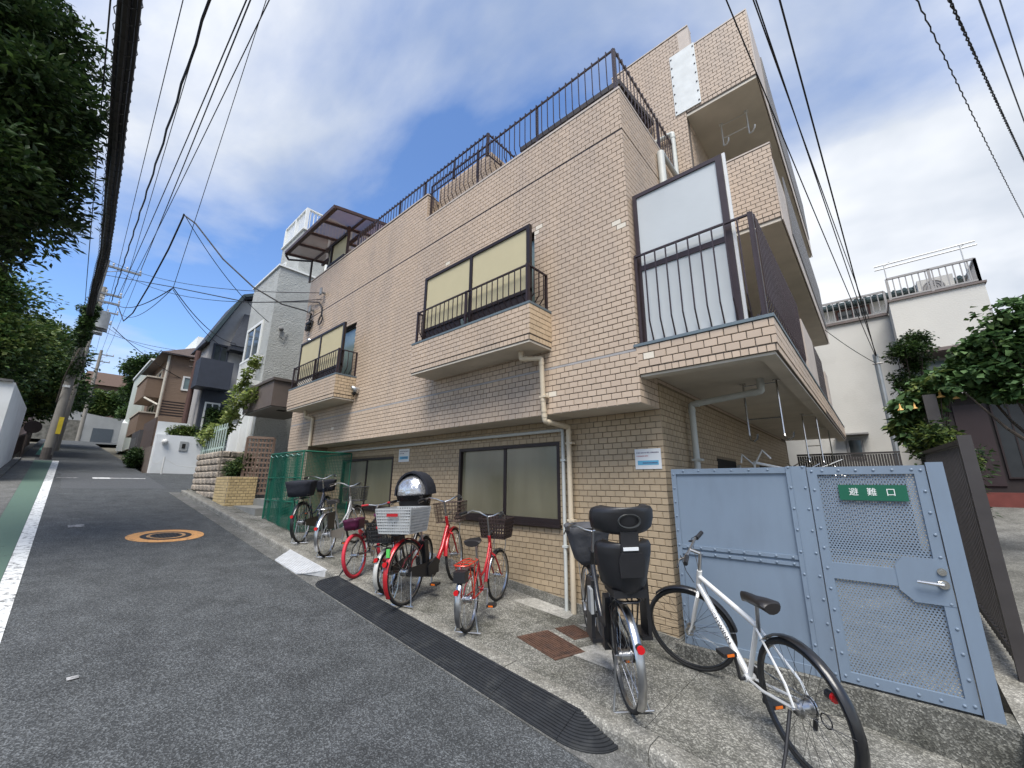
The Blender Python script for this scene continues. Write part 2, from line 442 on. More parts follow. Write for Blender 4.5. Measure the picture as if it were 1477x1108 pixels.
# pavement with kerb on the near side of the apartment building
ap = MB()
for a in rng(1.6, -10.4, 1.5)[:-1]:
    ap.slopebox(a, a-1.4955, 2.885, 4.40, lambda x, y: za(x)-0.25, lambda x, y: za(x))
struct(ap.build('pavement', CONC))
ap = MB()
ap.slopebox(-10.405, -15.55, 2.885, 3.02, lambda x, y: za(x)-0.25, lambda x, y: za(x))
ap.slopebox(-10.405, -12.2, 3.021, 4.6, lambda x, y: za(x)-0.25, lambda x, y: za(x)-0.004)
ap.slopebox(0.36, -1.66, 4.405, 14.0, lambda x, y: za(x)-0.25, lambda x, y: 0.16)
struct(ap.build('pavement_edge', CONC))
gt = MB()                                             # concrete gutter between asphalt and kerb
for a in rng(3.0, -15.6, 0.6)[:-1]:
    gt.slopebox(a, a-0.592, 2.46, 2.715, lambda x, y: zr(x)-0.2, lambda x, y: zr(x)+0.008)
struct(gt.build('gutter', GUTM))
kr = struct(MB().slopebox(3.0, -15.5, 2.745, 2.86, lambda x, y: zr(x)-0.3, lambda x, y: za(x)-0.03).build('kerb', KERBM))
prof = [(2.72, -0.16), (2.72, -0.028), (2.727, -0.010), (2.742, 0.001), (2.76, 0.004), (2.88, 0.004), (2.88, -0.16)]
k0 = MB()
k0.loft([[(x, y, dz-SL*x) for y, dz in prof] for x in (0.2975, -0.2975)])
ks = k0.build('kerb_stone', KERBM, kr, off=(0, 0, 0))
kx = 2.6; first = True
while kx > -15.3:
    loc = (kx-kr.location.x, -kr.location.y, za(kx)-za(0)+0.04-kr.location.z+0.0)
    if first: ks.location = loc; first = False
    else: inst(ks, 'kerb_stone', kr, (loc[0], loc[1]+random.uniform(-.003, .003), loc[2]+random.uniform(-.003, .003)))
    kx -= 0.6
# sloping forecourt of the house on the right
lt = MB()
lt.quad((0.62, 2.9, 0.02), (9, 2.9, -0.5), (9, 5.5, -0.2), (0.62, 5.5, 0.22))
lt.quad((0.62, 5.5, 0.22), (9, 5.5, -0.2), (9, 13.2, 1.42), (0.62, 13.2, 1.42))
struct(lt.build('forecourt', LOTM))
# low footing wall that carries the dark alley fence
lw = MB(); lw.prism([(0.40, 3.6, -0.2), (0.40, 9.5, -0.2), (0.40, 9.5, 0.75), (0.40, 6.5, 0.5), (0.40, 3.6, 0.25)], (0.24, 0, 0))
tag(lw.build('low_wall', KERBM), 'low rough concrete wall under the dark slatted fence beside the blue gate', 'wall')
# ================================================================ the tiled apartment building
D2, D1, XR, XL = 3.83, 4.29, -1.68, -10.75
ZB, ZTOP, ZRAISE = 2.51, 6.50, 7.02
MORT = mat('mortar', (0.125, 0.104, 0.086), 0.9, var=0.2, scale=20)
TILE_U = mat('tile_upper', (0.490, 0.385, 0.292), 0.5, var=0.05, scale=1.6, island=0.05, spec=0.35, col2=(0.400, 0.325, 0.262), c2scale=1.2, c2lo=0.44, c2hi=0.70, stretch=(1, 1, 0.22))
TILE_L = mat('tile_lower', (0.385, 0.300, 0.200), 0.5, var=0.06, scale=1.6, island=0.08, spec=0.35)  # yellower ground-floor tile; shade below the overhang is also put into its tone
TILE_P = mat('tile_pale', (0.66, 0.60, 0.50), 0.5, var=0.05)
STUC = mat('soffit_paint', (0.56, 0.51, 0.43), 0.8, var=0.10, scale=3)
BRONZE = mat('bronze_frame', (0.030, 0.022, 0.022), 0.42, 0.3, var=0.1)
RAILM = mat('railing_brown', (0.040, 0.028, 0.032), 0.42, 0.2, var=0.15, scale=12)
COPE = mat('coping_metal', (0.13, 0.165, 0.185), 0.5, 0.2, var=0.12, scale=8)
COPEL = mat('parapet_cap', (0.46, 0.40, 0.35), 0.6, var=0.1)
SHADE = mat('khaki_shade', (0.46, 0.41, 0.265), 0.85, var=0.03, scale=5, bump=0.1, bscale=300)
GLASSD = mat('window_glass', (0.045, 0.055, 0.055), 0.08, 0.0, var=0.0, spec=0.8)
GLASSB = mat('pale_window_glass', (0.17, 0.23, 0.24), 0.12, 0.0, var=0.2, scale=2, spec=0.7)
FROST = mat('frosted_glass', (0.165, 0.155, 0.105), 0.16, 0.0, var=0.22, scale=1.6, spec=0.7, stretch=(1.6, 1, 0.3))
PIPEB = mat('beige_pipe', (0.56, 0.48, 0.36), 0.5, var=0.06)
PIPEW = mat('grey_white_pipe', (0.50, 0.52, 0.50), 0.5, var=0.08, scale=4)
BOARD = mat('grey_board', (0.47, 0.50, 0.515), 0.55, var=0.05, scale=2, bump=0.15, bscale=5)
METALP = mat('white_plate', (0.60, 0.62, 0.61), 0.5, var=0.10, scale=6)
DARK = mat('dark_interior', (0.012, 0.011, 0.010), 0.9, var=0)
STEELW = mat('white_steel', (0.62, 0.62, 0.60), 0.45, 0.2, var=0.08)
CHROME = mat('chrome', (0.55, 0.55, 0.54), 0.22, 1.0, var=0.1, scale=20)

apt = thing('apartment_building', (-6.0, D2, za(-6.0)), 'four-storey beige tiled apartment building with window balconies and brown railings', 'building')

# -- tile fields ------------------------------------------------------------------
TL, TH, TT, PX_, PZ_ = 0.109, 0.0585, 0.007, 0.1175, 0.0660
TILES = []       # (centre, u, n, length, height, material index)
def tiles(o, u, n, wd, ht, holes=(), mi=0, skip=0, soldier=False, pale=()):
    """running-bond tiles over a rectangle with corner o, along u and up, facing n; holes are (u0,u1,v0,v1)"""
    o, u, n = Vector(o), Vector(u).normalized(), Vector(n).normalized(); zz = Vector((0,0,1))
    rows = max(1, round(ht/PZ_)); pz = ht/rows
    for r in range(rows):
        v = (r+0.5)*pz
        a = -0.5*PX_ if r % 2 else 0.0
        while a < wd-0.012:
            s0 = a+0.0042 if a > 0.02 else -TT+0.0008; s1 = a+PX_-0.0042 if a+PX_ < wd-0.004 else wd+TT-0.0008
            a += PX_
            if s1-s0 < 0.018: continue
            segs = [(s0, s1)]
            for (h0, h1, k0, k1) in holes:
                if v+pz/2 > k0+0.008 and v-pz/2 < k1-0.008:
                    ns = []
                    for p, q in segs:
                        if q <= h0 or p >= h1: ns.append((p, q)); continue
                        if p < h0-0.02: ns.append((p, h0-0.003))
                        if q > h1+0.02: ns.append((h1+0.003, q))
                    segs = ns
            for p, q in segs:
                m = mi
                if (r, int(a/PX_)) in pale: m = 2
                TILES.append((o+u*((p+q)/2)+zz*v, u, n, q-p, pz-0.0092, m))
def soldier(o, u, n, wd, ht, mi=0):
    o, u, n = Vector(o), Vector(u).normalized(), Vector(n).normalized()
    k = round(wd/0.066); pw = wd/k
    for i in range(k): TILES.append((o+u*(i+0.5)*pw+Vector((0,0,ht/2)), u, n, pw-0.008, ht-0.006, mi))

# -- main upper block (backing) with two window openings --------------------------
OPEN = [(-4.90, -3.02, 3.60, 5.06), (-9.78, -7.89, 3.60, 5.06)]
def wallslab(mb, x0, x1, z0, z1, y, t, holes):       # a wall along X with rectangular holes
    xs = sorted({x0, x1, *[h[0] for h in holes], *[h[1] for h in holes]}); zs = sorted({z0, z1, *[h[2] for h in holes], *[h[3] for h in holes]})
    for i in range(len(xs)-1):
        for j in range(len(zs)-1):
            mx, mz_ = (xs[i]+xs[i+1])/2, (zs[j]+zs[j+1])/2
            if not any(h[0] < mx < h[1] and h[2] < mz_ < h[3] for h in holes): mb.box(xs[i], xs[i+1], y, y+t, zs[j], zs[j+1])
b = MB()
wallslab(b, XL, XR-0.002, ZB+0.05, ZTOP, D2, 0.16, OPEN)
b.box(XL, -5.58, D2, D2+0.16, ZTOP, ZRAISE)
b.box(XR-0.16, XR, D2+0.001, 12.5, ZB+0.05, ZTOP)
b.box(XL, XL+0.16, D2+0.161, 12.5, ZB+0.05, ZRAISE)
b.box(-5.74, -5.58, D2+0.161, 6.0, ZTOP, ZRAISE); b.box(-5.579, -4.18, 4.101, 4.25, 6.351, 7.31); b.box(-4.33, -4.181, 4.251, 5.4, 6.351, 7.31)
wall_u = b.build('wall', MORT, apt)
MB().box(XL+0.17, XR-0.17, D2+0.17, 12.4, 6.2, 6.35).build('roof_deck', STUC, apt)
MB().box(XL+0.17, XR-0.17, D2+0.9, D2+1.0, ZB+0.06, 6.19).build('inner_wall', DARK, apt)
b = MB()
b.box(XL, XR-0.001, D2+0.004, D1-0.001, ZB, ZB+0.049); b.build('overhang_soffit', STUC, apt)
W = XR-XL
def hol(x0, x1, z0, z1, ox=XL, oz=ZB): return (x0-ox, x1-ox, z0-oz, z1-oz)
JC, JB = 3.07, 5.87
hs = [hol(*h) for h in OPEN]
def sub(z0, z1, hs_, pale=()): # field from z0 to z1 over the full front
    tiles((XL, D2, z0), (1,0,0), (0,-1,0), W, z1-z0, [(h[0], h[1], h[2]-(z0-ZB), h[3]-(z0-ZB)) for h in hs_], 0, pale=pale)
sub(ZB, JC-0.012, hs, pale={(3, 68), (3, 67), (4, 19)})
sub(JC+0.012, JB-0.010, hs, pale={(29, 66), (30, 66), (28, 65), (33, 50), (22, 76), (23, 76)})
sub(JB+0.010, ZTOP-0.03, [])
tiles((XL, D2, ZTOP-0.03), (1,0,0), (0,-1,0), -5.58-XL, ZRAISE-ZTOP, [], 0)
tiles((-5.58, D2, ZTOP), (0,1,0), (1,0,0), 0.25, ZRAISE-ZTOP-0.02, [], 0)
tiles((-5.58, 4.10, ZTOP-0.05), (1,0,0), (0,-1,0), 1.40, 0.86, [], 0)
tiles((-4.18, 4.10, ZTOP-0.05), (0,1,0), (1,0,0), 1.3, 0.86, [], 0)
tiles((XR, D2, ZB), (0,1,0), (1,0,0), 8.0, JC-0.012-ZB, [], 0)
tiles((XR, D2, JC+0.012), (0,1,0), (1,0,0), 8.0, JB-0.010-JC-0.012, [], 0)
tiles((XR, D2, JB+0.010), (0,1,0), (1,0,0), 8.0, ZTOP-0.03-JB-0.010, [], 0)
b = MB()                                             # recessed joint strips and caps
b.box(XL, XR, D2-0.003, D2+0.01, JB-0.009, JB+0.009)
b.build('expansion_joint', BRONZE, apt)
MB().box(XL, XR-0.01, D2-0.0045, D2+0.01, JC-0.012, JC+0.013).build('sealant_joint', mat('grey_sealant', (0.33, 0.32, 0.32), 0.7, var=0.1), apt)
b = MB()
b.box(-5.577, XR+0.012, D2-0.014, D2+0.18, ZTOP-0.028, ZTOP+0.004)
b.box(XR-0.17, XR+0.012, D2+0.181, 12.5, ZTOP-0.028, ZTOP+0.004)
b.box(XL-0.01, -5.568, D2-0.013, D2+0.18, ZRAISE-0.001, ZRAISE+0.026)
b.build('parapet_cap', COPEL, apt)

# -- ground floor ------------------------------------------------------------------
WIN1 = [(-4.92, -3.00, 1.23, 2.24), (-8.78, -6.78, 1.23, 2.20)]
X1 = -1.67
b = MB(); wallslab(b, -9.6, X1-0.002, 0.05, ZB-0.001, D1, 0.16, WIN1)
b.box(X1-0.16, X1, D1+0.0015, 12.5, 0.05, ZB+0.3); b.box(-10.74, -9.601, D2+0.006, D2+0.16, 0.7, ZB+0.05)
b.box(-9.76, -9.601, D2+0.161, D1+0.16, 0.7, ZB-0.001)
wall_l = b.build('wall', mat('mortar_low', (0.205, 0.162, 0.110), 0.9, var=0.2, scale=20), apt)  # mortar toned down as well, overhang shade put into the colour
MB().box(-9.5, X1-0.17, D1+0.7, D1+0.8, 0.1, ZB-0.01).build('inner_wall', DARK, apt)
pl = MB(); pl.slopebox(-9.6, X1+0.02, D1-0.03, D1-0.0005, lambda x, y: za(x)-0.1, lambda x, y: za(x)+0.10)
pl.slopebox(X1+0.0005, X1+0.02, D1, 9.0, lambda x, y: 0.0, lambda x, y: 0.3)
pl.build('plinth', KERBM, apt)
rows0 = 0.18
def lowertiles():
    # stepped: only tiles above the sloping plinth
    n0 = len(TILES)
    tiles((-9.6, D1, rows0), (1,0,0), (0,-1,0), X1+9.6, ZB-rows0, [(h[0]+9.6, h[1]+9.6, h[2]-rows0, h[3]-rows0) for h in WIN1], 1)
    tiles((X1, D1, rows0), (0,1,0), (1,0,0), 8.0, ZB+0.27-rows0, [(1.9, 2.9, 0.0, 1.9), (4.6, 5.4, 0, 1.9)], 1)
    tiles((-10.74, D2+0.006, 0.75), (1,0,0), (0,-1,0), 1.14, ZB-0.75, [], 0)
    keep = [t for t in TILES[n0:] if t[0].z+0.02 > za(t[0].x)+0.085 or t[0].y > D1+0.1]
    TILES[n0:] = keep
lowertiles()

# -- framed windows ------------------------------------------------------------------
def ground_window(x0, x1, z0, z1):
    fr = MB(); y = D1-0.012; t = 0.042
    fr.box(x0, x1, y, y+0.10, z1-t, z1); fr.box(x0, x1, y-0.02, y+0.10, z0, z0+t*1.5)
    fr.box(x0, x0+t, y, y+0.10, z0+t*1.5, z1-t); fr.box(x1-t, x1, y, y+0.10, z0+t*1.5, z1-t)
    w_ = fr.build('window', BRONZE, apt)
    xm = (x0+x1)/2
    MB().box(xm-0.028, xm+0.028, y+0.03, y+0.075, z0+t*1.5, z1-t).build('mullion', BRONZE, w_)
    MB().box(x0+t, xm-0.028, y+0.055, y+0.063, z0+t*1.5, z1-t).build('pane', FROST, w_)
    MB().box(xm+0.028, x1-t, y+0.038, y+0.046, z0+t*1.5, z1-t).build('pane', FROST, w_)
    MB().box(x0-0.02, x1+0.02, D1-0.055, D1-0.013, z0-0.035, z0-0.001).build('sill', BRONZE, w_)
for h in WIN1: ground_window(*h)

# -- railing with bars that kick in at the foot ---------------------------------------
def railing(p0, p1, z0, z1, n, nrm, parent=apt, posts=2, hook=True, bw=0.0105, kick=0.085, mid=None, m=None):
    """parent part: top and bottom rail; each bar a sub-part that shares one mesh"""
    m = m or RAILM
    p0, p1, nrm = Vector((*p0, 0)), Vector((*p1, 0)), Vector((*nrm, 0)).normalized()
    d = (p1-p0); l = d.length; d.normalize(); up = Vector((0,0,1))
    b = MB(); hh = z1-z0
    b.bar(p0+up*(z1-0.02), p1+up*(z1-0.02), 0.024, 0.018); b.bar(p0+nrm*(-kick)+up*(z0+0.03), p1+nrm*(-kick)+up*(z0+0.03), 0.016, 0.022)
    for i in range(posts):
        q = p0+d*l*i/(posts-1) if posts > 1 else p0
        b.obox(q+up*((z0+z1)/2)-nrm*0.012, d*0.015, nrm*0.015, up*hh/2)
    r = b.build('railing', m, parent)
    off = Vector(OFF[parent.name]); base = None
    for i in range(1, n):
        q = p0+d*l*i/n
        if base is None:
            bb = MB(); o = q+up*z0
            pts = [Vector((0,0,0.03))-nrm*kick, Vector((0,0,0.05))-nrm*(kick-0.006), Vector((0,0,min(0.24, hh*0.3)))+nrm*0.018, Vector((0,0,hh-0.02))+nrm*0.018]
            if hook: pts += [Vector((0,0,hh+0.018))+nrm*0.014, Vector((0,0,hh+0.018))-nrm*0.02, Vector((0,0,hh-0.015))-nrm*0.022]
            for k in range(len(pts)-1): bb.bar(pts[k], pts[k+1], bw, bw, up=tuple(d))
            base = bb.build('bar', m, r, off=(0,0,0)); base.location = o-off
        else: inst(base, 'bar', r, q+up*z0-off)
    return r

# -- the two window balconies with shade screens ---------------------------------------
def window_balcony(dx):
    x0, x1, y0 = -5.10+dx, -2.765+dx, 3.40
    b = MB(); b.box(x0+0.002, x1-0.002, y0+0.002, D2-0.001, 3.325, 3.775)
    bal = b.build('balcony', MORT, apt)
    MB().box(x0+0.008, x1-0.008, y0+0.008, D2-0.002, 3.300, 3.3245).build('soffit', STUC, bal)
    MB().box(x0-0.012, x1+0.012, y0-0.012, D2-0.001, 3.776, 3.805).build('coping', COPE, bal)
    tiles((x0, y0, 3.40), (1,0,0), (0,-1,0), x1-x0, 0.375, [], 0)
    tiles((x1, y0, 3.40), (0,1,0), (1,0,0), D2-y0, 0.375, [], 3)  # right side takes the tile with the light painted in
    tiles((x0, D2, 3.40), (0,-1,0), (-1,0,0), D2-y0, 0.375, [], 0)
    soldier((x0+0.01, y0+0.003, 3.33), (1,0,0), (0,-1,0), x1-x0-0.02, 0.06); soldier((x1-0.004, y0, 3.33), (0,1,0), (1,0,0), D2-y0, 0.06, 3)
    railing((x0+0.04, y0+0.03), (x1-0.05, y0+0.03), 3.805, 4.33, 23, (0,-1), posts=3, hook=False)
    railing((x1-0.045, y0+0.03), (x1-0.045, D2-0.02), 3.805, 4.33, 4, (1,0), hook=False)
    railing((x0+0.045, D2-0.02), (x0+0.045, y0+0.03), 3.805, 4.33, 4, (-1,0), hook=False)
    # shade screen: bronze frame with two khaki fabric panels
    f = MB(); a, c, zz0, zz1, y = -5.00+dx, -2.83+dx, 3.82, 4.92, y0+0.085
    f.box(a, c, y, y+0.05, zz1-0.045, zz1); f.box(a, c, y+0.005, y+0.045, zz0+0.17, zz0+0.215)
    xm = (a+c)/2
    for q in (a, xm-0.025, c-0.055): f.box(q, q+0.055, y+0.001, y+0.049, zz0-0.012, zz1-0.046)
    sc_ = f.build('shade_screen', BRONZE, apt)
    MB().box(a+0.056, xm-0.026, y+0.018, y+0.026, zz0+0.216, zz1-0.046).build('shade_panel', SHADE, sc_)
    MB().box(xm+0.031, c-0.056, y+0.018, y+0.026, zz0+0.216, zz1-0.046).build('shade_panel', SHADE, sc_)
    lowp = mat('pale_low_panel', (0.50, 0.45, 0.38), 0.7, var=0.2, scale=7)
    MB().box(a+0.056, xm-0.20, y+0.020, y+0.026, zz0+0.02, zz0+0.169).build('low_panel', lowp if dx else BRONZE, sc_)
    MB().box(xm+0.031, c-0.056, y+0.020, y+0.026, zz0+0.02, zz0+0.169).build('low_panel', BRONZE, sc_)
    # sliding window in the opening
    o = (-4.90+dx, -3.02+dx, 3.60, 5.06) if dx == 0 else OPEN[1]
    g_ = MB(); t = 0.045
    g_.box(o[0], o[1], D2+0.06, D2+0.15, o[3]-t, o[3]); g_.box(o[0], o[0]+t, D2+0.06, D2+0.15, o[2], o[3]-t); g_.box(o[1]-t*0.6, o[1], D2+0.06, D2+0.15, o[2], o[3]-t)
    g_.box((o[0]+o[1])/2-0.03, (o[0]+o[1])/2+0.03, D2+0.08, D2+0.14, o[2], o[3]-t)
    w_ = g_.build('window', BRONZE, apt)
    MB().box(o[0]+t, (o[0]+o[1])/2-0.03, D2+0.10, D2+0.108, o[2], o[3]-t).build('pane', GLASSB, w_)
    MB().box((o[0]+o[1])/2+0.03, o[1]-t*0.6, D2+0.09, D2+0.098, o[2], o[3]-t).build('pane', GLASSB, w_)
    return bal
window_balcony(0.0)
window_balcony(-4.87)

# -- roof terrace railings --------------------------------------------------------------
railing((-5.56, D2+0.06), (XR-0.06, D2+0.06), ZTOP, 7.24, 36, (0,-1), posts=4)
railing((XR-0.06, D2+0.06), (XR-0.06, 8.2), ZTOP, 7.24, 40, (1,0), posts=4)
railing((-8.4, D2+0.06), (-4.05, D2+0.06), ZRAISE+0.026, 7.46, 42, (0,-1), posts=6, kick=0.0)
railing((-4.05, D2+0.06), (-4.05, 5.0), ZTOP+0.5, 7.46, 10, (1,0), posts=2, kick=0.0)
# dark eave of the low roof room standing behind the railing
b = MB(); b.prism([(-3.95, 4.6, 7.53), (-3.95, 5.95, 7.85), (-3.95, 5.95, 7.94), (-3.95, 4.6, 7.62)], (1.95, 0, 0))
rr = b.build('terrace_roof', mat('dark_eave', (0.028, 0.022, 0.020), 0.6, var=0.2), apt)
for i in range(10): MB().obox((-3.87+i*0.2, 5.25, 7.645), V(0.03, 0, 0), V(0, 0.64, 0.1517), V(0, 0, 0.025)).build('rafter', RAILM, rr)

# -- second-floor corner balcony ----------------------------------------------------------
XB = -0.47; YB = 12.6
b = MB()
b.box(XR+0.004, XB-0.002, D2+0.002, D2+0.14, 2.80, 3.095); b.box(XB-0.14, XB-0.002, D2+0.141, YB, 2.80, 3.095)
b.box(XR+0.001, XB-0.15, D2+0.15, YB, 2.93, 3.0)
cb = b.build('balcony', MORT, apt)
b = MB(); b.box(XR+0.001, XB-0.145, D2+0.145, YB, 2.86, 2.929); b.box(XR+0.012, XB-0.02, D2+0.02, D2+0.144, 2.775, 2.799); b.box(XB-0.144, XB-0.02, D2+0.144, YB, 2.775, 2.799)
b.build('soffit', STUC, cb)
b = MB(); b.box(XR-0.03, XB+0.015, D2-0.016, D2+0.16, 3.096, 3.125); b.box(XB-0.16, XB+0.015, D2+0.161, YB, 3.096, 3.125)
b.build('coping', COPE, cb)
tiles((XR+0.002, D2, 2.865), (1,0,0), (0,-1,0), XB-XR-0.002, 0.228, [], 0, pale={(1, 1)})
tiles((XB, D2, 2.865), (0,1,0), (1,0,0), YB-D2, 0.228, [], 0)
soldier((XR+0.01, D2+0.004, 2.80), (1,0,0), (0,-1,0), XB-XR-0.02, 0.06); soldier((XB-0.004, D2, 2.80), (0,1,0), (1,0,0), 4.0, 0.06)
railing((XR+0.03, D2+0.05), (XB-0.05, D2+0.05), 3.125, 4.17, 10, (0,-1), bw=0.0125, kick=0.06, hook=False)
railing((XB-0.05, D2+0.05), (XB-0.05, 6.6), 3.125, 4.17, 30, (1,0), bw=0.0125, kick=0.06)
MB().box(XB-0.10, XB-0.02, 6.65, 7.9, 3.126, 4.0).build('balcony_pier', COPEL, apt); MB().box(XB-0.10, XB-0.02, 9.75, 10.2, 3.126, 3.9).build('balcony_pier', COPEL, apt)
b = MB()
for i in range(46): b.box(XB-0.065, XB-0.045, 7.92+i*0.04, 7.945+i*0.04, 3.2, 4.1)
b.box(XB-0.09, XB-0.066, 7.92, 9.75, 3.9, 3.94); b.box(XB-0.09, XB-0.066, 7.92, 9.75, 3.22, 3.26)
tag(b.build('slat_screen', RAILM, apt), kind='stuff')
# the tall framed board on the corner balcony
b = MB(); a, c, y = -1.655, -0.70, D2+0.10
b.box(a, c, y, y+0.05, 4.92, 4.965); b.box(a, a+0.045, y, y+0.05, 3.13, 4.92); b.box(c-0.06, c, y, y+0.05, 3.13, 4.92)
b.box(a+0.045, c-0.06, y+0.004, y+0.046, 3.99, 4.05); b.box(a+0.045, c-0.06, y+0.004, y+0.046, 3.13, 3.17)
scr = b.build('privacy_screen', RAILM, apt)
MB().box(a+0.046, c-0.061, y+0.015, y+0.03, 3.171, 3.989).build('panel', BOARD, scr)
MB().box(a+0.046, c-0.061, y+0.015, y+0.03, 4.051, 4.919).build('panel', BOARD, scr)
MB().box(c+0.002, c+0.03, y+0.02, y+0.045, 3.13, 4.98).build('edge_strip', STEELW, scr)

# -- upper floors, set back ------------------------------------------------------------------
YU, XU0, XU1 = 6.0, -2.75, -0.45
b = MB()
b.box(XU0, -1.49, YU+0.001, YU+0.16, 6.2, 9.52)
b.box(-1.488, XU1-0.002, YU+0.001, YU+0.14, 7.75, 9.03)
b.box(-1.488, XU1-0.002, YU+0.001, YU+0.14, 5.275, 6.47)
b.box(XU1-0.14, XU1-0.002, YU+0.141, 12.6, 7.75, 9.03); b.box(XU1-0.14, XU1-0.002, YU+0.141, 12.6, 5.275, 6.2)
b.box(-1.65, -1.49, YU+0.161, 12.5, 5.2, 9.2); b.box(XU0, XU0+0.16, YU+0.161, 12.5, 6.35, 9.52)
b.box(XU0+0.161, -1.651, YU+0.161, 12.5, 9.1, 9.2)
wall_t = b.build('wall', MORT, apt)
tiles((XU0, YU, 6.3), (1,0,0), (0,-1,0), -1.49-XU0, 9.50-6.3, [], 0)
tiles((-1.488, YU, 7.83), (1,0,0), (0,-1,0), XU1+1.488, 1.19, [], 0)
tiles((-1.488, YU, 5.35), (1,0,0), (0,-1,0), XU1+1.488, 1.11, [], 0)
tiles((-1.49, YU+0.16, 6.4), (0,1,0), (1,0,0), 4.0, 1.3, [], 0)
tiles((XU0, YU+3.0, 6.4), (0,-1,0), (-1,0,0), 3.0, 3.0, [], 0)
soldier((-1.47, YU+0.004, 7.765), (1,0,0), (0,-1,0), XU1+1.46, 0.06); soldier((-1.47, YU+0.004, 5.285), (1,0,0), (0,-1,0), XU1+1.46, 0.06)
b = MB()
b.box(-1.487, XU1-0.012, YU+0.012, 12.6, 7.70, 7.7495); b.box(-1.487, XU1-0.012, YU+0.012, 12.6, 5.225, 5.2745)
b.build('balcony_soffit', STUC, apt)
b = MB()
b.box(-1.487, XU1+0.01, YU-0.012, YU+0.16, 9.031, 9.055); b.box(-1.487, XU1+0.01, YU-0.012, YU+0.16, 6.471, 6.495)
b.box(XU0-0.01, -1.30, YU-0.012, YU+0.17, 9.521, 9.545)
b.box(XU1-0.002, XU1+0.012, YU-0.011, 12.6, 7.70, 9.031); b.box(XU1-0.002, XU1+0.012, YU-0.011, 12.6, 5.225, 6.2)
b.build('edge_flashing', COPEL, apt)
for k, zz in enumerate((5.3, 7.8)):
    b = MB()
    for i in range(100): b.box(XU1+0.013, XU1+0.03, 7.0+i*0.052, 7.028+i*0.052, zz+0.2, zz+1.25)
    tag(b.build('slat_screen', mat('grey_slats', (0.12, 0.12, 0.125), 0.5, var=0.1), apt), kind='stuff')
b = MB(); b.box(-1.489, -1.30, YU+0.0005, YU+0.14, 9.056, 9.5205); b.build('raised_corner', COPEL, apt)
b = MB(); b.box(-1.648, -1.235, YU-0.022, YU-0.0095, 7.80, 9.07); pn = b.build('cover_plate', METALP, apt)
for i in range(7):
    for q in (-1.625, -1.26): MB().cyl((q, YU-0.030, 7.86+i*0.19), (q, YU-0.021, 7.86+i*0.19), 0.013, 6).build('bolt', BRONZE, pn)
# white laundry-pole hanger under the top balcony
def hanger(x0, x1, y, z, drop, mm, parent=apt):
    b = MB()
    for q in (x0, x1):
        b.box(q-0.03, q+0.03, y-0.03, y+0.03, z-0.012, z)
        b.tube([(q, y, z), (q, y, z-drop), (q+0.01, y-0.03, z-drop-0.05), (q+0.05, y-0.07, z-drop-0.075), (q+0.09, y-0.10, z-drop-0.05), (q+0.10, y-0.11, z-drop)], 0.011, 6)
    b.cyl((x0, y, z-drop*0.7), (x1, y, z-drop*0.7), 0.007, 5); b.cyl((x0, y, z-0.03), (x1, y, z-0.03), 0.005, 5)
    return b.build('laundry_hanger', mm, parent, smooth=True)
hanger(-1.10, -0.72, YU+0.55, 7.70, 0.42, STEELW)
hanger(-1.03, -0.70, 5.2, 2.86, 0.60, CHROME)
hanger(-0.80, -0.62, 8.0, 2.86, 0.75, CHROME)
hanger(-0.78, -0.62, 10.0, 2.86, 0.75, CHROME)

# -- pipes ------------------------------------------------------------------------------------
def pipe(pts, r, m, clamps=()):
    b = MB(); pp = []
    pts = [Vector(p) for p in pts]
    for i, p in enumerate(pts):
        if 0 < i < len(pts)-1:
            a = (pts[i-1]-p).normalized(); c = (pts[i+1]-p).normalized()
            for t in (1.0, 0.5, 0.15): pp.append(p+a*r*1.6*t)
            for t in (0.15, 0.5, 1.0): pp.append(p+c*r*1.6*t)
        else: pp.append(p)
    b.tube(pp, r, 10)
    for i in range(1, len(pts)-1):
        for q in (pts[i-1], pts[i+1]):
            d = (q-pts[i]).normalized(); b.cyl(pts[i]+d*r*1.5, pts[i]+d*r*2.6, r*1.14, 10)
    o = b.build('drainpipe', m, apt, smooth=True)
    for c in clamps: MB().box(c[0]-r*1.2, c[0]+r*1.9, c[1]-r*1.2, c[1]+r*1.2, c[2]-0.012, c[2]+0.012).build('clamp', m, o)
    return o
pipe([(-3.08, 3.62, 3.30), (-3.08, 3.62, 3.20), (-2.86, 3.74, 3.19), (-2.86, 3.775, 2.62), (-2.86, 3.80, 2.43), (-2.80, 4.20, 2.40), (-2.80, 4.215, za(-2.8))], 0.031, PIPEB, [(-2.86, 3.775, 2.72), (-2.80, 4.215, 2.2), (-2.80, 4.215, 1.3)])
pipe([(-9.0, 4.22, 2.375), (-2.90, 4.22, 2.375), (-2.90, 4.222, za(-2.9))], 0.022, PIPEW, [(-2.90, 4.222, 2.0), (-2.90, 4.222, 1.0)])
pipe([(-9.55, 3.66, 3.30), (-9.55, 3.68, 3.16), (-9.40, 3.78, 3.12), (-9.40, 3.78, 2.50)], 0.036, PIPEB)
pipe([(-0.83, 5.05, 2.86), (-0.83, 5.05, 2.72), (-1.58, 5.05, 2.66), (-1.58, 5.05, 0.3)], 0.036, PIPEW, [(-1.58, 5.05, 2.0)])
pipe([(-1.62, 4.95, 5.0), (-1.62, 4.95, 6.30)], 0.050, PIPEW)
pipe([(-1.62, 5.02, 6.33), (-1.62, 5.9, 6.30)], 0.036, PIPEW)
pipe([(-2.1, 5.93, 7.45), (-1.72, 5.93, 7.45), (-1.72, 5.93, 6.4)], 0.040, PIPEW)
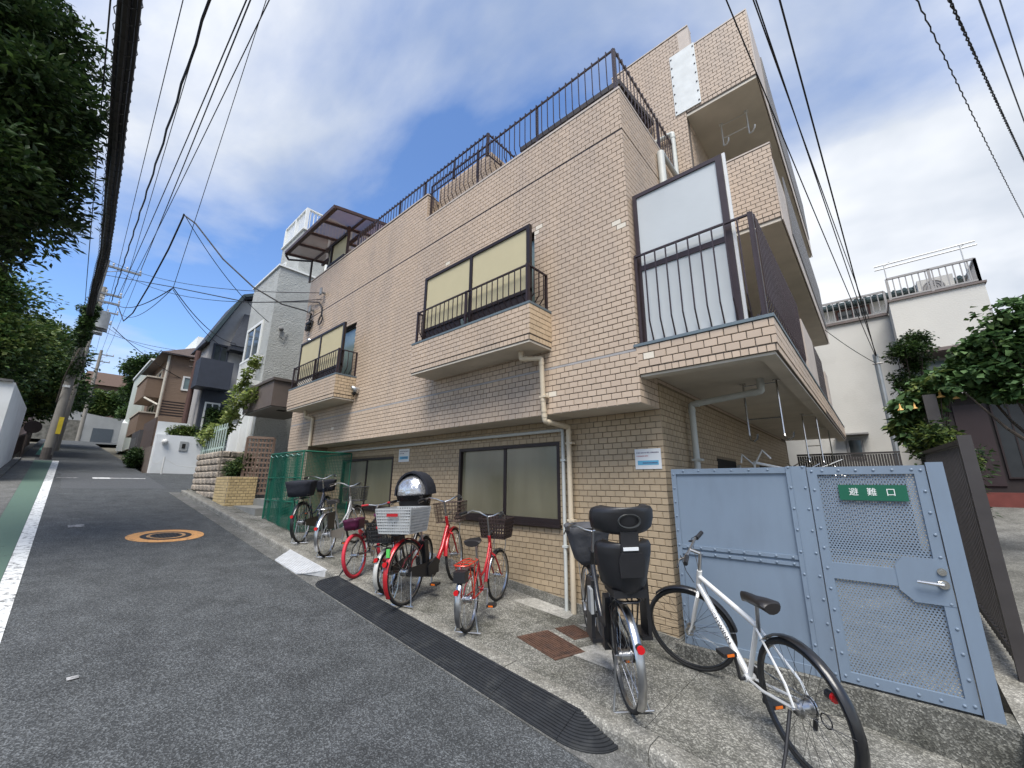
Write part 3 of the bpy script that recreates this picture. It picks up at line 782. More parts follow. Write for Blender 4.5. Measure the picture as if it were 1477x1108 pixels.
# round vent hoods on the front wall
def vent(x, z):
    b = MB(); rings = []
    for t, r, dz in ((0, 0.075, 0), (0.05, 0.075, 0), (0.10, 0.066, 0.012), (0.14, 0.045, 0.03), (0.16, 0.01, 0.045)):
        rings.append([(x+r*math.cos(2*math.pi*k/14), D2-t, z+dz+r*math.sin(2*math.pi*k/14)*(1.0)) for k in range(14)])
    b.loft(rings); v_ = b.build('vent_hood', CHROME, apt, smooth=True)
    MB().cyl((x, D2-0.10, z-0.055), (x, D2-0.055, z-0.079), 0.045, 10).build('vent_mouth', DARK, v_)
vent(-7.52, 3.50); vent(-10.05, 5.10)
# openings in the side wall under the corner balcony
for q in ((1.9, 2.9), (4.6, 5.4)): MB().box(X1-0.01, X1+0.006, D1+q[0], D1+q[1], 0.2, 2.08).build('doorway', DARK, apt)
b = MB(); b.bar((X1+0.05, D1+0.9, 1.0), (X1+0.05, D1+2.9, 2.0), 0.05, 0.06); b.build('stair_rail', PIPEW, apt)

# -- penthouse corner with curved window and polycarbonate canopy at the left end --------------
b = MB(); arc = []
for i in range(9):
    t = math.pi/2*i/8; arc.append((-9.75-1.0*math.sin(t), 4.95-1.08*math.cos(t)))
arc = [(-9.0, 3.87)]+arc+[(-10.75, 6.4)]
for (a, c) in zip(arc[:-1], arc[1:]):
    b.add([(a[0], a[1], 7.05), (c[0], c[1], 7.05), (c[0], c[1], 7.12), (a[0], a[1], 7.12), (a[0], a[1]+.1, 7.05), (c[0], c[1]+.1, 7.05), (c[0], c[1]+.1, 7.12), (a[0], a[1]+.1, 7.12)], [(0,3,2,1), (4,5,6,7), (3,7,6,2)])
b.build('penthouse_wall', TILE_U, apt)
b = MB(); gp = MB()
for i, (a, c) in enumerate(zip(arc[:-1], arc[1:])):
    gp.add([(a[0], a[1]+.02, 7.12), (c[0], c[1]+.02, 7.12), (c[0], c[1]+.02, 7.72), (a[0], a[1]+.02, 7.72)], [(0,3,2,1)])
    b.bar((a[0], a[1], 7.15), (c[0], c[1], 7.15), 0.05, 0.05); b.bar((a[0], a[1], 7.72), (c[0], c[1], 7.72), 0.05, 0.06)
    if i % 3 == 1: b.bar((a[0], a[1], 7.1), (a[0], a[1], 7.7), 0.05, 0.05)
cw = b.build('curved_window', BRONZE, apt); gp.build('pane', SHADE, cw)
CAN = mat('canopy_brown', (0.055, 0.028, 0.022), 0.5, var=0.15)
POLY = mat('polycarbonate', (0.32, 0.20, 0.18), 0.35, var=0.08, alpha=0.85)
b = MB(); xa, xb, ya, yb, z0c, z1c = -11.55, -8.55, 3.35, 6.6, 7.98, 8.55
zc = lambda y: z0c+(z1c-z0c)*(y-ya)/(yb-ya)
b.bar((xa, ya, zc(ya)), (xb, ya, zc(ya)), 0.09, 0.09)
for i in range(5):
    x = xa+(xb-xa)*i/4; b.bar((x, ya, zc(ya)), (x, yb, zc(yb)), 0.05, 0.07)
for y in (4.1, 4.9, 5.7, 6.55): b.bar((xa, y, zc(y)-0.01), (xb, y, zc(y)-0.01), 0.045, 0.05)
b.bar((-9.2, 4.0, 6.5), (-9.2, 4.0, zc(4.0)), 0.07, 0.07); b.bar((xa, 4.35, zc(4.35)-0.08), (xb, 4.35, zc(4.35)-0.08), 0.06, 0.09)
cn = b.build('terrace_canopy', CAN, apt)
b = MB()
for i in range(4):
    x0_, x1_ = xa+(xb-xa)*i/4+0.026, xa+(xb-xa)*(i+1)/4-0.026
    b.add([(x0_, ya+0.05, zc(ya)+0.02), (x1_, ya+0.05, zc(ya)+0.02), (x1_, yb, zc(yb)+0.02), (x0_, yb, zc(yb)+0.02)], [(0,1,2,3)])
b.build('roof_sheet', POLY, cn)
pg = MB(); pg.tube([(-11.55, 3.35, 7.92), (-11.5, 3.42, 7.80), (-10.82, 3.80, 7.65), (-10.80, 3.80, 7.0)], 0.03, 8); pg.build('gutter_pipe', BRONZE, cn)

# -- all tiles: the 300 that show largest as objects, the rest one field -------------------------
TMATS = [TILE_U, TILE_L, TILE_P, mat('tile_lit_side', (0.52, 0.40, 0.27), 0.5, var=0.06, scale=1.6, island=0.08, spec=0.35)]  # last: tile_upper with warm side light put into its colour
def score(t):
    d = t[0]-CAM; return -1 if d.y <= 0 or t[2].dot(-d) <= 0 else t[3]*t[4]*t[2].dot(-d)/d.length**3
full = sorted([i for i, t in enumerate(TILES) if abs(t[3]-(PX_-0.0084)) < 1e-4 and t[2].y < -0.5 and t[0].y < D1+0.01], key=lambda i: -score(TILES[i]))[:300]
fset = set(full); protos = {}
aoff = Vector(OFF[apt.name])
for i in full:
    c, u, n, l, h, mi = TILES[i]
    par = wall_l if mi == 1 else wall_u
    key = (mi, round(h, 3))
    loc = c-aoff+Vector((0, random.uniform(-.0012, .0012), 0))
    if key not in protos:
        b = MB(); e = 0.0025
        b.loft([[(-l/2, 0.004, -h/2), (l/2, 0.004, -h/2), (l/2, 0.004, h/2), (-l/2, 0.004, h/2)], [(-l/2, -TT+e, -h/2), (l/2, -TT+e, -h/2), (l/2, -TT+e, h/2), (-l/2, -TT+e, h/2)],
                [(-l/2+e, -TT, -h/2+e), (l/2-e, -TT, -h/2+e), (l/2-e, -TT, h/2-e), (-l/2+e, -TT, h/2-e)]])
        o = b.build('tile', TMATS[mi], par, off=(0,0,0)); o.location = loc; protos[key] = o
    else:
        o = inst(protos[key], 'tile', par, loc, rot=(random.gauss(0, .004), 0, random.gauss(0, .003)))
vs = []; fs = []; ms = []
for i, (c, u, n, l, h, mi) in enumerate(TILES):
    if i in fset: continue
    j = random.uniform(-.001, .001); z = Vector((0,0,1)); k = len(vs); q = c-aoff
    f0, f1 = n*(TT+j), n*(-0.004)
    a, d = u*(l/2), z*(h/2)
    vs += [q-a-d+f0, q+a-d+f0, q+a+d+f0, q-a+d+f0, q-a-d+f1, q+a-d+f1, q+a+d+f1, q-a+d+f1]
    fs += [(k, k+1, k+2, k+3), (k+1, k, k+4, k+5), (k+2, k+1, k+5, k+6), (k+3, k+2, k+6, k+7), (k, k+3, k+7, k+4)]
    ms += [mi]*5
me = bpy.data.meshes.new('tile_field'); me.from_pydata([tuple(v) for v in vs], [], fs)
for m in TMATS: me.materials.append(m)
me.polygons.foreach_set('material_index', ms); me.update()
tf = bpy.data.objects.new('tile_field', me); COL.objects.link(tf); tf.parent = apt; tf['kind'] = 'stuff'
# ================================================================ gate, signs, ramps, drains, net
GATE = mat('gate_blue_grey', (0.172, 0.222, 0.286), 0.42, 0.0, var=0.05, scale=3, spec=0.5, col2=(0.143, 0.180, 0.228), c2scale=2.6, c2lo=0.45, c2hi=0.72, stretch=(1, 1, 0.25), bump=0.12, bscale=6)
YG = 4.20; ZG0, ZG1 = 0.31, 1.865
def rivets(mb, pts, y, r=0.011):
    for x, z in pts:
        mb.loft([[(x+q*math.cos(k*math.pi/4), y-t, z+q*math.sin(k*math.pi/4)) for k in range(8)] for t, q in ((0, r), (0.004, r*0.8), (0.0065, r*0.3))])
gx0, gx1, gx2, gx3 = -1.575, -0.595, -0.455, 0.345
pln = thing('gate_step', (-0.6, 4.25, 0.0), 'long concrete step under the blue-grey steel gate', 'step')
b = MB(); b.slopebox(0.40, -1.648, YG-0.06, 4.395, lambda x, y: za(x)-0.15, lambda x, y: 0.298); b.build('concrete_block', CONC, pln)
fix = thing('steel_fence_panel', (-1.05, YG, ZG0), 'solid blue-grey riveted steel panel beside the tiled corner, left of the perforated gate door', 'panel')
b = MB(); b.box(gx0, gx1, YG+0.012, YG+0.02, ZG0, ZG1-0.002); b.build('sheet', GATE, fix)
b = MB(); b.box(gx0, gx1, YG-0.004, YG+0.0115, ZG1-0.05, ZG1); b.box(gx0, gx1, YG-0.004, YG+0.0115, ZG0-0.01, ZG0+0.05)
b.box(gx0, gx0+0.045, YG-0.0035, YG+0.0115, ZG0+0.05, ZG1-0.05)
b.build('frame', GATE, fix)
b = MB(); b.box(gx0+0.046, gx1, YG-0.002, YG+0.0115, 1.125, 1.155); b.box(gx0+0.046, gx1, YG-0.002, YG+0.0115, 1.075, 1.105); b.build('middle_rail', GATE, fix)
b = MB(); b.box(gx1, gx2, YG-0.012, YG+0.06, ZG0-0.01, ZG1+0.005); b.build('post', GATE, fix)
b = MB(); b.box(gx1+0.035, gx1+0.041, YG-0.015, YG-0.0121, ZG0, ZG1); b.build('post_seam', GATE, fix)
b = MB(); pts = []
for i in range(12): pts.append((gx0+0.022, ZG0+0.05+i*0.132))
for i in range(7): pts += [(gx0+0.12+i*0.145, ZG1-0.02)]
for i in range(8): pts += [(gx0+0.10+i*0.12, 1.14), (gx0+0.10+i*0.12, 1.09)]
rivets(b, pts, YG-0.004); rivets(b, [(gx1+0.02, ZG0+0.04+i*0.168) for i in range(10)], YG-0.012); rivets(b, [(gx2-0.02, ZG0+0.04+i*0.168) for i in range(10)], YG-0.012)
tag(b.build('rivet', GATE, fix), kind='stuff')
# perforated door
door = thing('gate_door', (-0.05, YG, ZG0), 'blue-grey perforated steel gate door with silver lever handle', 'gate')
dx0, dx1, dz0, dz1 = gx2+0.008, gx3-0.095, ZG0+0.005, ZG1-0.005
b = MB(); t = 0.062; y0, y1 = YG-0.010, YG+0.02
b.box(dx0, dx0+t, y0, y1, dz0, dz1); b.box(dx1-t, dx1, y0, y1, dz0, dz1); b.box(dx0+t, dx1-t, y0, y1, dz1-0.06, dz1); b.box(dx0+t, dx1-t, y0, y1, dz0, dz0+0.07)
b.box(dx0+t, dx1-t, y0+0.001, y1, 1.02, 1.135)
b.build('frame', GATE, door)
def perforated(x0, x1, z0, z1, y, pitch=0.0192, hr=0.0057):
    b = MB(); nx = int((x1-x0)/pitch); px = (x1-x0)/nx; rh = pitch*0.86; nz = int((z1-z0)/rh); rh = (z1-z0)/nz
    for j in range(nz):
        o = 0.5*px if j % 2 else 0.0
        zc_ = z0+(j+0.5)*rh
        if o:
            for (a, c) in ((x0, x0+o), (x1-o, x1)): b.quad((a, y, zc_-rh/2), (c, y, zc_-rh/2), (c, y, zc_+rh/2), (a, y, zc_+rh/2))
        for i in range(nx-(1 if o else 0)):
            xc = x0+o+(i+0.5)*px
            out = [(px/2, 0), (px/2, rh/2), (0, rh/2), (-px/2, rh/2), (-px/2, 0), (-px/2, -rh/2), (0, -rh/2), (px/2, -rh/2)]
            inn = [(hr*math.cos(k*math.pi/4), hr*math.sin(k*math.pi/4)) for k in range(8)]
            vs = [(xc+p, y, zc_+q) for p, q in out]+[(xc+p, y, zc_+q) for p, q in inn]
            b.add(vs, [(k, (k+1) % 8, 8+(k+1) % 8, 8+k) for k in range(8)])
    return b
up_ = perforated(dx0+t, dx1-t, 1.135, dz1-0.06, YG+0.006).build('perforated_sheet', GATE, door)
lo_ = perforated(dx0+t, dx1-t, dz0+0.07, 1.02, YG+0.006).build('perforated_sheet', GATE, door)
b = MB(); b.prism([(dx1-0.001, YG-0.0125, 0.93), (dx1-0.20, YG-0.0125, 0.93), (dx1-0.27, YG-0.0125, 1.0), (dx1-0.27, YG-0.0125, 1.16), (dx1-0.22, YG-0.0125, 1.225), (dx1-0.001, YG-0.0125, 1.225)][::-1], (0, 0.012, 0))
b.build('lock_plate', GATE, door)
b = MB(); hx = dx1-0.04
b.cyl((hx, YG-0.013, 1.065), (hx, YG-0.022, 1.065), 0.030, 14); b.cyl((hx, YG-0.02, 1.065), (hx, YG-0.055, 1.065), 0.012, 10)
b.tube([(hx, YG-0.053, 1.065), (hx-0.03, YG-0.056, 1.067), (hx-0.13, YG-0.056, 1.072)], [0.012, 0.011, 0.009], 8)
b.build('lever_handle', CHROME, door, smooth=True)
b = MB(); b.cyl((hx+0.005, YG-0.013, 1.145), (hx+0.005, YG-0.024, 1.145), 0.024, 14); b.cyl((hx+0.005, YG-0.024, 1.145), (hx+0.005, YG-0.029, 1.145), 0.013, 10); b.build('lock_cylinder', CHROME, door, smooth=True)
b = MB(); pts = [(dx0+0.03, dz0+0.04+i*0.147) for i in range(11)]+[(dx1-0.025, dz0+0.04+i*0.147) for i in range(11) if abs(dz0+0.04+i*0.147-1.08) > 0.1]
pts += [(dx0+0.1+i*0.105, dz1-0.03) for i in range(6)]+[(dx0+0.1+i*0.105, dz0+0.03) for i in range(6)]
rivets(b, pts, YG-0.010); tag(b.build('rivet', GATE, door), kind='stuff')
gp = MB().box(dx1+0.006, gx3+0.0, YG-0.02, YG+0.06, ZG0-0.02, ZG1+0.015).build('gate_post', GATE)
tag(gp, 'blue-grey steel post at the handle side of the perforated gate door', 'post')
# emergency exit plate
es = thing('exit_sign', (-0.065, YG, 1.6), 'green plate with white Japanese lettering on the perforated gate door', 'sign')
MB().box(-0.262, 0.132, YG-0.0155, YG-0.0115, 1.605, 1.72).build('plate', mat('sign_green', (0.008, 0.098, 0.055), 0.45, var=0.06), es)
for q, ch in enumerate('避難口'): put_text('character', ch, 0.062, mat('sign_white', (0.72, 0.74, 0.72), 0.6, var=0.05), es, (-0.172+0.107*q, YG-0.0165, 1.664), (1,0,0), (0,0,1), 0.95)
# paper notices on the tiled wall
PAPER = mat('notice_paper', (0.66, 0.68, 0.69), 0.6, var=0.04); BLUEP = mat('notice_blue', (0.12, 0.38, 0.56), 0.6, var=0.05); INK = mat('notice_ink', (0.09, 0.07, 0.14), 0.6, var=0); RINK = mat('notice_red_ink', (0.4, 0.09, 0.12), 0.6, var=0)
def notice(x0, x1, z0, z1, label, red=True):
    n_ = thing('notice', ((x0+x1)/2, D1-0.01, z0), label, 'notice')
    w_, h_ = x1-x0, z1-z0
    MB().box(x0, x1, D1-0.016, D1-0.008, z0, z1).build('board', PAPER, n_)
    MB().box(x0+w_*0.1, x1-w_*0.1, D1-0.018, D1-0.0161, z0+h_*0.2, z0+h_*0.42).build('blue_band', BLUEP, n_)
    ink = MB(); rnd = random.Random(3)
    def line(z, a, c, s, k=0):
        x = a
        while x < c:
            ww = s*rnd.uniform(0.55, 0.95)
            ink.box(x, x+ww, D1-0.0175, D1-0.0161, z, z+s*0.28, k); ink.box(x+ww*.3, x+ww*.5, D1-0.0176, D1-0.0161, z+s*.3, z+s*0.9, k)
            ink.box(x, x+ww, D1-0.0175, D1-0.0161, z+s*0.55, z+s*0.75, k)
            x += s*1.05
    s = w_*0.055
    line(z0+h_*0.78, x0+w_*0.07, x1-w_*0.07, s)
    line(z0+h_*0.62, x0+w_*0.07, x0+w_*0.5, s*0.8, 1 if red else 0)
    ink.build('print', [INK, RINK], n_)
    w2 = MB(); x = x0+w_*0.3
    while x < x1-w_*0.16: w2.box(x, x+s*0.5, D1-0.0195, D1-0.0181, z0+h_*0.27, z0+h_*0.33); x += s*0.8
    w2.build('band_print', INK, n_)
notice(-1.985, -1.695, 1.875, 2.09, 'white notice with blue band on the tiled wall near the gate')
notice(-6.60, -6.27, 2.09, 2.32, 'small white notice with blue band between the two ground-floor windows', False)

# ---------------------------------------------------------------- rubber kerb ramp
RUB = mat('black_rubber', (0.017, 0.019, 0.022), 0.62, var=0.25, scale=14, spec=0.35, bump=0.1, bscale=120, col2=(0.035, 0.037, 0.038), c2scale=5, c2lo=0.55, c2hi=0.75)
RY0, RY1 = 2.475, 2.735
ramp = thing('rubber_kerb_ramp', (-3.6, 2.6, zr(-3.6)), 'long black ribbed rubber ramp laid along the kerb', 'ramp')
def rprof():
    p = [(0.0, 0.0), (0.0, 0.012)]; n = 12
    for i in range(n):
        a, c = i/n, (i+1)/n
        z = 0.014+0.082*a; z2 = 0.014+0.082*(a+0.72/n)
        p += [(a+0.10/n, z), (a+0.12/n, z+0.007), (a+0.78/n, z2+0.006), (a+0.80/n, z2)]
    p += [(1.0, 0.098), (1.0, 0.0)]
    return p
PR = rprof(); WR = RY1-RY0
def seg(x0, x1, m, parent, nm='ramp_segment'):
    b = MB()
    b.loft([[(x, RY0+WR*a, zr(x)+0.004+z) for a, z in PR] for x in (x0, x1)])
    return b.build(nm, m, parent)
xx = -5.40
while xx < -1.95:
    x2 = min(xx+0.60, -1.80); seg(xx+0.002, x2-0.002, RUB, ramp); xx = x2
b = MB(); rings = []                                # rounded near end
for i in range(13):
    a = math.pi/2*i/12
    rings.append([(-1.798+WR*(1-t)*math.sin(a)*1.15, RY1-WR*(1-t)*math.cos(a), zr(-1.798+WR*(1-t)*math.sin(a)*1.15)+0.004+z) for t, z in PR])
b.loft(rings); b.build('rounded_end', RUB, ramp)
b = MB(); rings = []
for i in range(5):
    a = math.pi/2*i/4
    rings.append([(-5.402-WR*(1-t)*math.sin(a)*0.9, RY1-WR*(1-t)*math.cos(a), zr(-5.402-WR*(1-t)*math.sin(a)*.9)+0.004+z) for t, z in PR])
b.loft(rings[::-1]); b.build('chamfered_end', RUB, ramp)
# short pale ramp plate further up
PLATE = mat('pale_ramp_plate', (0.50, 0.51, 0.52), 0.55, 0.2, var=0.15, scale=14)
pr_ = thing('ramp_plate', (-6.3, 2.6, zr(-6.3)), 'short pale grey ribbed ramp plate at the kerb, uphill of the black ramp', 'ramp')
for a, c in ((-6.85, -6.45), (-6.445, -6.05)): seg(a, c, PLATE, pr_, 'plate_segment')
b = MB(); b.loft([[(-6.045+(0.33*t**0.7 if i else 0), RY0+WR*t, zr(-6.045+(0.33*t**0.7 if i else 0))+0.004+z) for t, z in PR] for i in (0, 1)]); b.build('plate_end', PLATE, pr_)
b = MB(); b.loft([[(-6.855-(0.15*t if i else 0), RY0+WR*t, zr(-6.855-(0.15*t if i else 0))+0.004+z) for t, z in PR] for i in (1, 0)]); b.build('plate_end', PLATE, pr_)
# rusty drain covers
RUST = mat('rusty_iron', (0.105, 0.058, 0.040), 0.8, 0.2, var=0.35, scale=18, col2=(0.055, 0.036, 0.03), c2scale=7, bump=0.5, bscale=90)
def drain(pts, label, nb=9):
    c = sum((Vector((x, y, za(x))) for x, y in pts), Vector())/4
    d_ = thing('drain_cover', tuple(c), label, 'drain cover')
    b = MB(); P4 = [Vector((x, y, za(x)+0.006)) for x, y in pts]
    b.prism([tuple(p-Vector((0,0,0.02))) for p in P4], (0, 0, 0.022)); b.build('plate', RUST, d_)
    for i in range(nb):
        t = (i+0.5)/nb; p = P4[0].lerp(P4[3], t); q = P4[1].lerp(P4[2], t)
        MB().bar(p.lerp(q, 0.06)+Vector((0,0,0.004)), p.lerp(q, 0.94)+Vector((0,0,0.004)), 0.012, 0.010).build('rib', RUST, d_)
drain([(-2.80, 3.24), (-2.30, 3.16), (-2.22, 3.50), (-2.71, 3.60)], 'larger rusty drain cover in the pavement, nearer the kerb', 12)
drain([(-2.69, 3.70), (-2.42, 3.64), (-2.36, 3.86), (-2.62, 3.93)], 'smaller rusty drain cover in the pavement, nearer the wall', 8)
# pale repair patches near the wall foot
b = MB()
for (x0, x1, y0, y1) in ((-3.5, -2.75, 3.95, 4.25), (-2.35, -1.9, 3.35, 3.75), (-2.6, -2.2, 3.98, 4.22)):
    b.quad((x0, y0, za(x0)+0.004), (x1, y0+0.05, za(x1)+0.004), (x1-0.05, y1, za(x1-.05)+0.004), (x0+0.12, y1, za(x0+.12)+0.004))
struct(b.build('pavement_patch', speckle('pale_concrete', (0.42, 0.41, 0.38), 0.8, 1.2, 120, 0.9, 0.2, (0.28, 0.275, 0.25), 3)))

# ---------------------------------------------------------------- green net enclosure by the entrance
NET = mat('green_net', (0.006, 0.105, 0.068), 0.6, var=0.15, scale=5)
net = thing('green_net_enclosure', (-9.0, 3.25, za(-9)), 'green netted refuse enclosure beside the entrance steps', 'net')
nx0, nx1, ny0, ny1, nzt = -9.85, -8.15, 3.20, 4.15, 2.30
def netwall(p0, p1, zt0):
    p0, p1 = Vector(p0), Vector(p1); l = (p1-p0).length; b = MB()
    n = int(l/0.028)
    for i in range(n+1):
        q = p0.lerp(p1, i/n); s = 0.02*math.sin(i*0.31); b.bar((q.x, q.y+s, za(q.x)+0.02), (q.x, q.y+s*0.5, zt0-0.02*abs(math.sin(i*.15))), 0.0055, 0.0055)
    k = int(1.5/0.028)
    for j in range(k):
        pts = []
        for i in range(9):
            q = p0.lerp(p1, i/8); z0_ = za(q.x)+0.02; pts.append((q.x, q.y+0.02*math.sin(i*.9+j*.05), z0_+(zt0-z0_)*(j+0.5)/k-0.015*math.sin(math.pi*i/8)))
        b.tube(pts, 0.0032, 3, cap=False)
    return b
for q0, q1 in (((nx0, ny0, 0), (nx1, ny0, 0)), ((nx1, ny0, 0), (nx1, ny1, 0)), ((nx0, ny1, 0), (nx0, ny0, 0))):
    tag(netwall(q0, q1, nzt).build('net_mesh', NET, net), kind='stuff')
b = MB(); fr = [(nx0, ny0), (nx1, ny0), (nx1, ny1), (nx0, ny1)]
for x, y in fr: b.cyl((x, y, za(x)-0.02), (x, y, nzt), 0.014, 6)
for i in range(4): b.cyl((*fr[i], nzt), (*fr[(i+1) % 4], nzt), 0.016, 6)
for z in (1.35, 1.8): b.cyl((nx0, ny0, z), (nx1, ny0, z), 0.012, 6)
b.build('frame', mat('green_pipe', (0.012, 0.12, 0.075), 0.5, var=0.1), net)
b = MB()                                            # loose top cord
b.tube([(nx0+(nx1-nx0)*i/24, ny0-0.012, nzt-0.03-0.045*abs(math.sin(i*0.8))) for i in range(25)], 0.006, 4); b.build('cord', mat('pale_cord', (0.25, 0.42, 0.38), 0.7, var=0), net)
# ================================================================ bicycles
TYRE = mat('tyre_rubber', (0.022, 0.022, 0.023), 0.75, var=0.15, scale=40)
TYRER = mat('red_tyre', (0.48, 0.025, 0.045), 0.6, var=0.1)
STEEL = mat('bike_steel', (0.50, 0.50, 0.50), 0.28, 1.0, var=0.12, scale=25)
BLKP = mat('black_plastic', (0.016, 0.016, 0.018), 0.42, var=0.15, scale=12, spec=0.5)
BLKF = mat('black_fabric', (0.014, 0.016, 0.024), 0.85, var=0.2, scale=10, bump=0.4, bscale=14)
GREYF = mat('charcoal_fabric', (0.070, 0.072, 0.080), 0.8, var=0.25, scale=8, bump=0.5, bscale=14)
LEATH = mat('saddle_vinyl', (0.015, 0.013, 0.013), 0.4, var=0.1, spec=0.5)
REDG = mat('red_reflector', (0.55, 0.008, 0.012), 0.18, var=0, spec=0.8)
AMB = mat('amber_reflector', (0.75, 0.16, 0.01), 0.25, var=0, spec=0.8)
def paint(name, c, coat=0.5): return mat('paint_'+name, c, 0.35, 0.15, var=0.05, coat=coat)
class Bike:
    """local frame: x forward, z up, rear wheel touching the ground at the origin"""
    def __init__(s, label, x, y, heading, scale=1.0, lean=0.0, wr=0.325, wf=None, L=1.06, frame_m=None, tyre=None, style='city', group='bicycles parked along the tiled wall',
                 fender=None, steer=0.0, hub_m=None, name='bicycle', bar='city', seat_z=0.80, rim=None, spokes=28, tw=0.018, head=None, stand='double', crankang=-1.9, guard=True, seatm=None, bar_z=1.0, frnt_f=True):
        S = scale; s.S = S; s.wr, s.wf, s.L = wr, wf or wr, L
        sl = math.atan(-SL*math.cos(heading)); s.root = thing(name, (x, y, za(x)), label, 'bicycle', group, local=True)
        s.root.rotation_euler = (Matrix.Rotation(heading, 3, 'Z') @ Matrix.Rotation(-sl, 3, 'Y') @ Matrix.Rotation(lean, 3, 'X')).to_euler()
        s.root.scale = (S, S, S)
        fm = frame_m; r = s.root
        rh = Vector((0, 0, wr)); fh = Vector((L, 0, s.wf)); bb = Vector((0.43, 0, 0.275))
        s.bb = bb; s.rh = rh; s.fh = fh
        ht = Vector((L-0.235, 0, 0.80)) if style != 'hybrid' else Vector((L-0.185, 0, 0.80))      # head tube top
        hbm = Vector((L-0.195, 0, 0.645)) if style != 'hybrid' else Vector((L-0.15, 0, 0.68))
        if wr < 0.30: ht.z -= 0.06; hbm.z -= 0.10
        if head: ht, hbm = Vector(head[0]), Vector(head[1])
        st_top = Vector((0.275, 0, seat_z-0.09)); sc_ = Vector((0.31, 0, 0.60)) if style != 'hybrid' else Vector((0.285, 0, 0.66))
        s.ht, s.hbm = ht, hbm
        ax = (ht-hbm).normalized(); s.ax = ax
        SR = Matrix.Rotation(steer, 3, ax)
        def tr(p): return hbm+SR @ (Vector(p)-hbm)
        s.tr = tr
        def turn(mb): mb.v = [tuple(tr(p)) for p in mb.v]; return mb
        # --- frame
        b = MB()
        b.cyl(hbm-ax*0.02, ht+ax*0.02, 0.020, 10)
        b.cyl(bb, sc_, 0.015, 8); b.cyl(bb-V(0,0.035,0), bb+V(0,0.035,0), 0.022, 10)
        if style == 'city':
            b.tube([hbm+ax*0.03, Vector((L-0.36, 0, 0.42)), Vector((0.56, 0, 0.30)), bb], 0.021, 10)
            b.tube([ht-ax*0.05, Vector((L-0.33, 0, 0.56)), Vector((0.52, 0, 0.43)), bb.lerp(sc_, 0.42)], 0.013, 8)
        elif style == 'ushape':
            b.tube([hbm+ax*0.05, Vector((L-0.33, 0, 0.46)), Vector((0.60, 0, 0.31)), bb], 0.027, 10)
        else:
            b.cyl(hbm+ax*0.03, bb, 0.022, 12); b.cyl(ht-ax*0.03, sc_-V(0,0,0.02), 0.018, 12)
        for q in (-1, 1):
            b.tube([bb+V(-0.03, q*0.02, 0), Vector((0.25, q*0.045, 0.29)), rh+V(0, q*0.055, 0)], 0.009, 6)
            b.tube([sc_+V(0, q*0.012, -0.03), rh+V(0.05, q*0.05, 0.10), rh+V(0, q*0.055, 0)], 0.0075, 6)
        b.build('frame', fm, r, smooth=True)
        # --- fork
        b = MB()
        for q in (-1, 1): b.tube([hbm-ax*0.02+V(0, 0, 0), hbm-ax*0.05+V(0, q*0.05, 0), fh.lerp(hbm, 0.45)+V(-0.005, q*0.05, 0), fh.lerp(hbm, 0.15)+V(-0.012, q*0.05, 0), fh+V(0, q*0.05, 0)], [0.014, 0.013, 0.011, 0.009, 0.008], 8)
        s.fork = turn(b).build('fork', fm, r, smooth=True)
        # --- wheels
        def wheel(c, R_, nm, hub=0.022):
            tt = turn if nm == 'front_wheel' else (lambda q: q)
            t = tt(MB().torus(c, (1,0,0), (0,0,1), R_-tw, tw, 36, 8)).build('wheel' if nm == 'w' else nm, tyre or TYRE, r, smooth='all')
            rm = MB(); n = 36
            rm.loft([[(c.x+rr*math.cos(2*math.pi*i/n), yy, c.z+rr*math.sin(2*math.pi*i/n)) for i in range(n)] for rr, yy in ((R_-tw*1.3, -0.012), (R_-tw*2.3, -0.010), (R_-tw*2.3, 0.010), (R_-tw*1.3, 0.012))], cap=False)
            tt(rm).build('rim', rim or STEEL, t, smooth=True)
            h = MB(); h.cyl(c-V(0,0.05,0), c+V(0,0.05,0), hub, 12); h.cyl(c-V(0,0.075,0), c+V(0,0.075,0), 0.008, 8); h.cyl(c-V(0,0.036,0), c-V(0,0.030,0), hub*1.5, 12); h.cyl(c+V(0,0.030,0), c+V(0,0.036,0), hub*1.5, 12)
            tt(h).build('hub', hub_m or STEEL, t, smooth=True)
            sp = MB()
            for i in range(spokes):
                a = 2*math.pi*i/spokes; q = -1 if i % 2 else 1; aa = a+(0.45 if (i//2) % 2 else -0.45)
                sp.cyl(c+V(hub*1.4*math.cos(aa), q*0.033, hub*1.4*math.sin(aa)), c+V((R_-tw*2.2)*math.cos(a), 0, (R_-tw*2.2)*math.sin(a)), 0.0013, 3)
            tt(sp).build('spokes', STEEL if rim is None else rim, t)
            return t
        s.rw = wheel(rh, wr, 'rear_wheel', 0.032 if style != 'kid' else 0.022); s.fw = wheel(fh, s.wf, 'front_wheel')
        # --- mudguards
        fd = fender if fender is not None else STEEL
        if fd:
            def guard_(c, R_, a0, a1, wd, nm):
                b = MB(); rings = []
                for i in range(17):
                    a = a0+(a1-a0)*i/16
                    rings.append([(c.x+q*math.cos(a), yy, c.z+q*math.sin(a)) for q, yy in ((R_+0.008, -wd), (R_+0.016, -wd*0.7), (R_+0.020, 0), (R_+0.016, wd*0.7), (R_+0.008, wd), (R_+0.013, wd*.7), (R_+0.0165, 0), (R_+0.013, -wd*.7))])
                tt = turn if nm[0] == 'f' else (lambda q: q)
                b.loft(rings); o = tt(b).build(nm, fd, r, smooth=True)
                st_ = MB()
                a = a1*0.75+a0*0.25 if nm[0] == 'r' else a1
                for q in (-1, 1): st_.cyl(c+V(0, q*0.06, 0), c+V((R_+0.01)*math.cos(a), q*wd, (R_+0.01)*math.sin(a)), 0.002, 4)
                tt(st_).build('stay', STEEL, o)
                return o
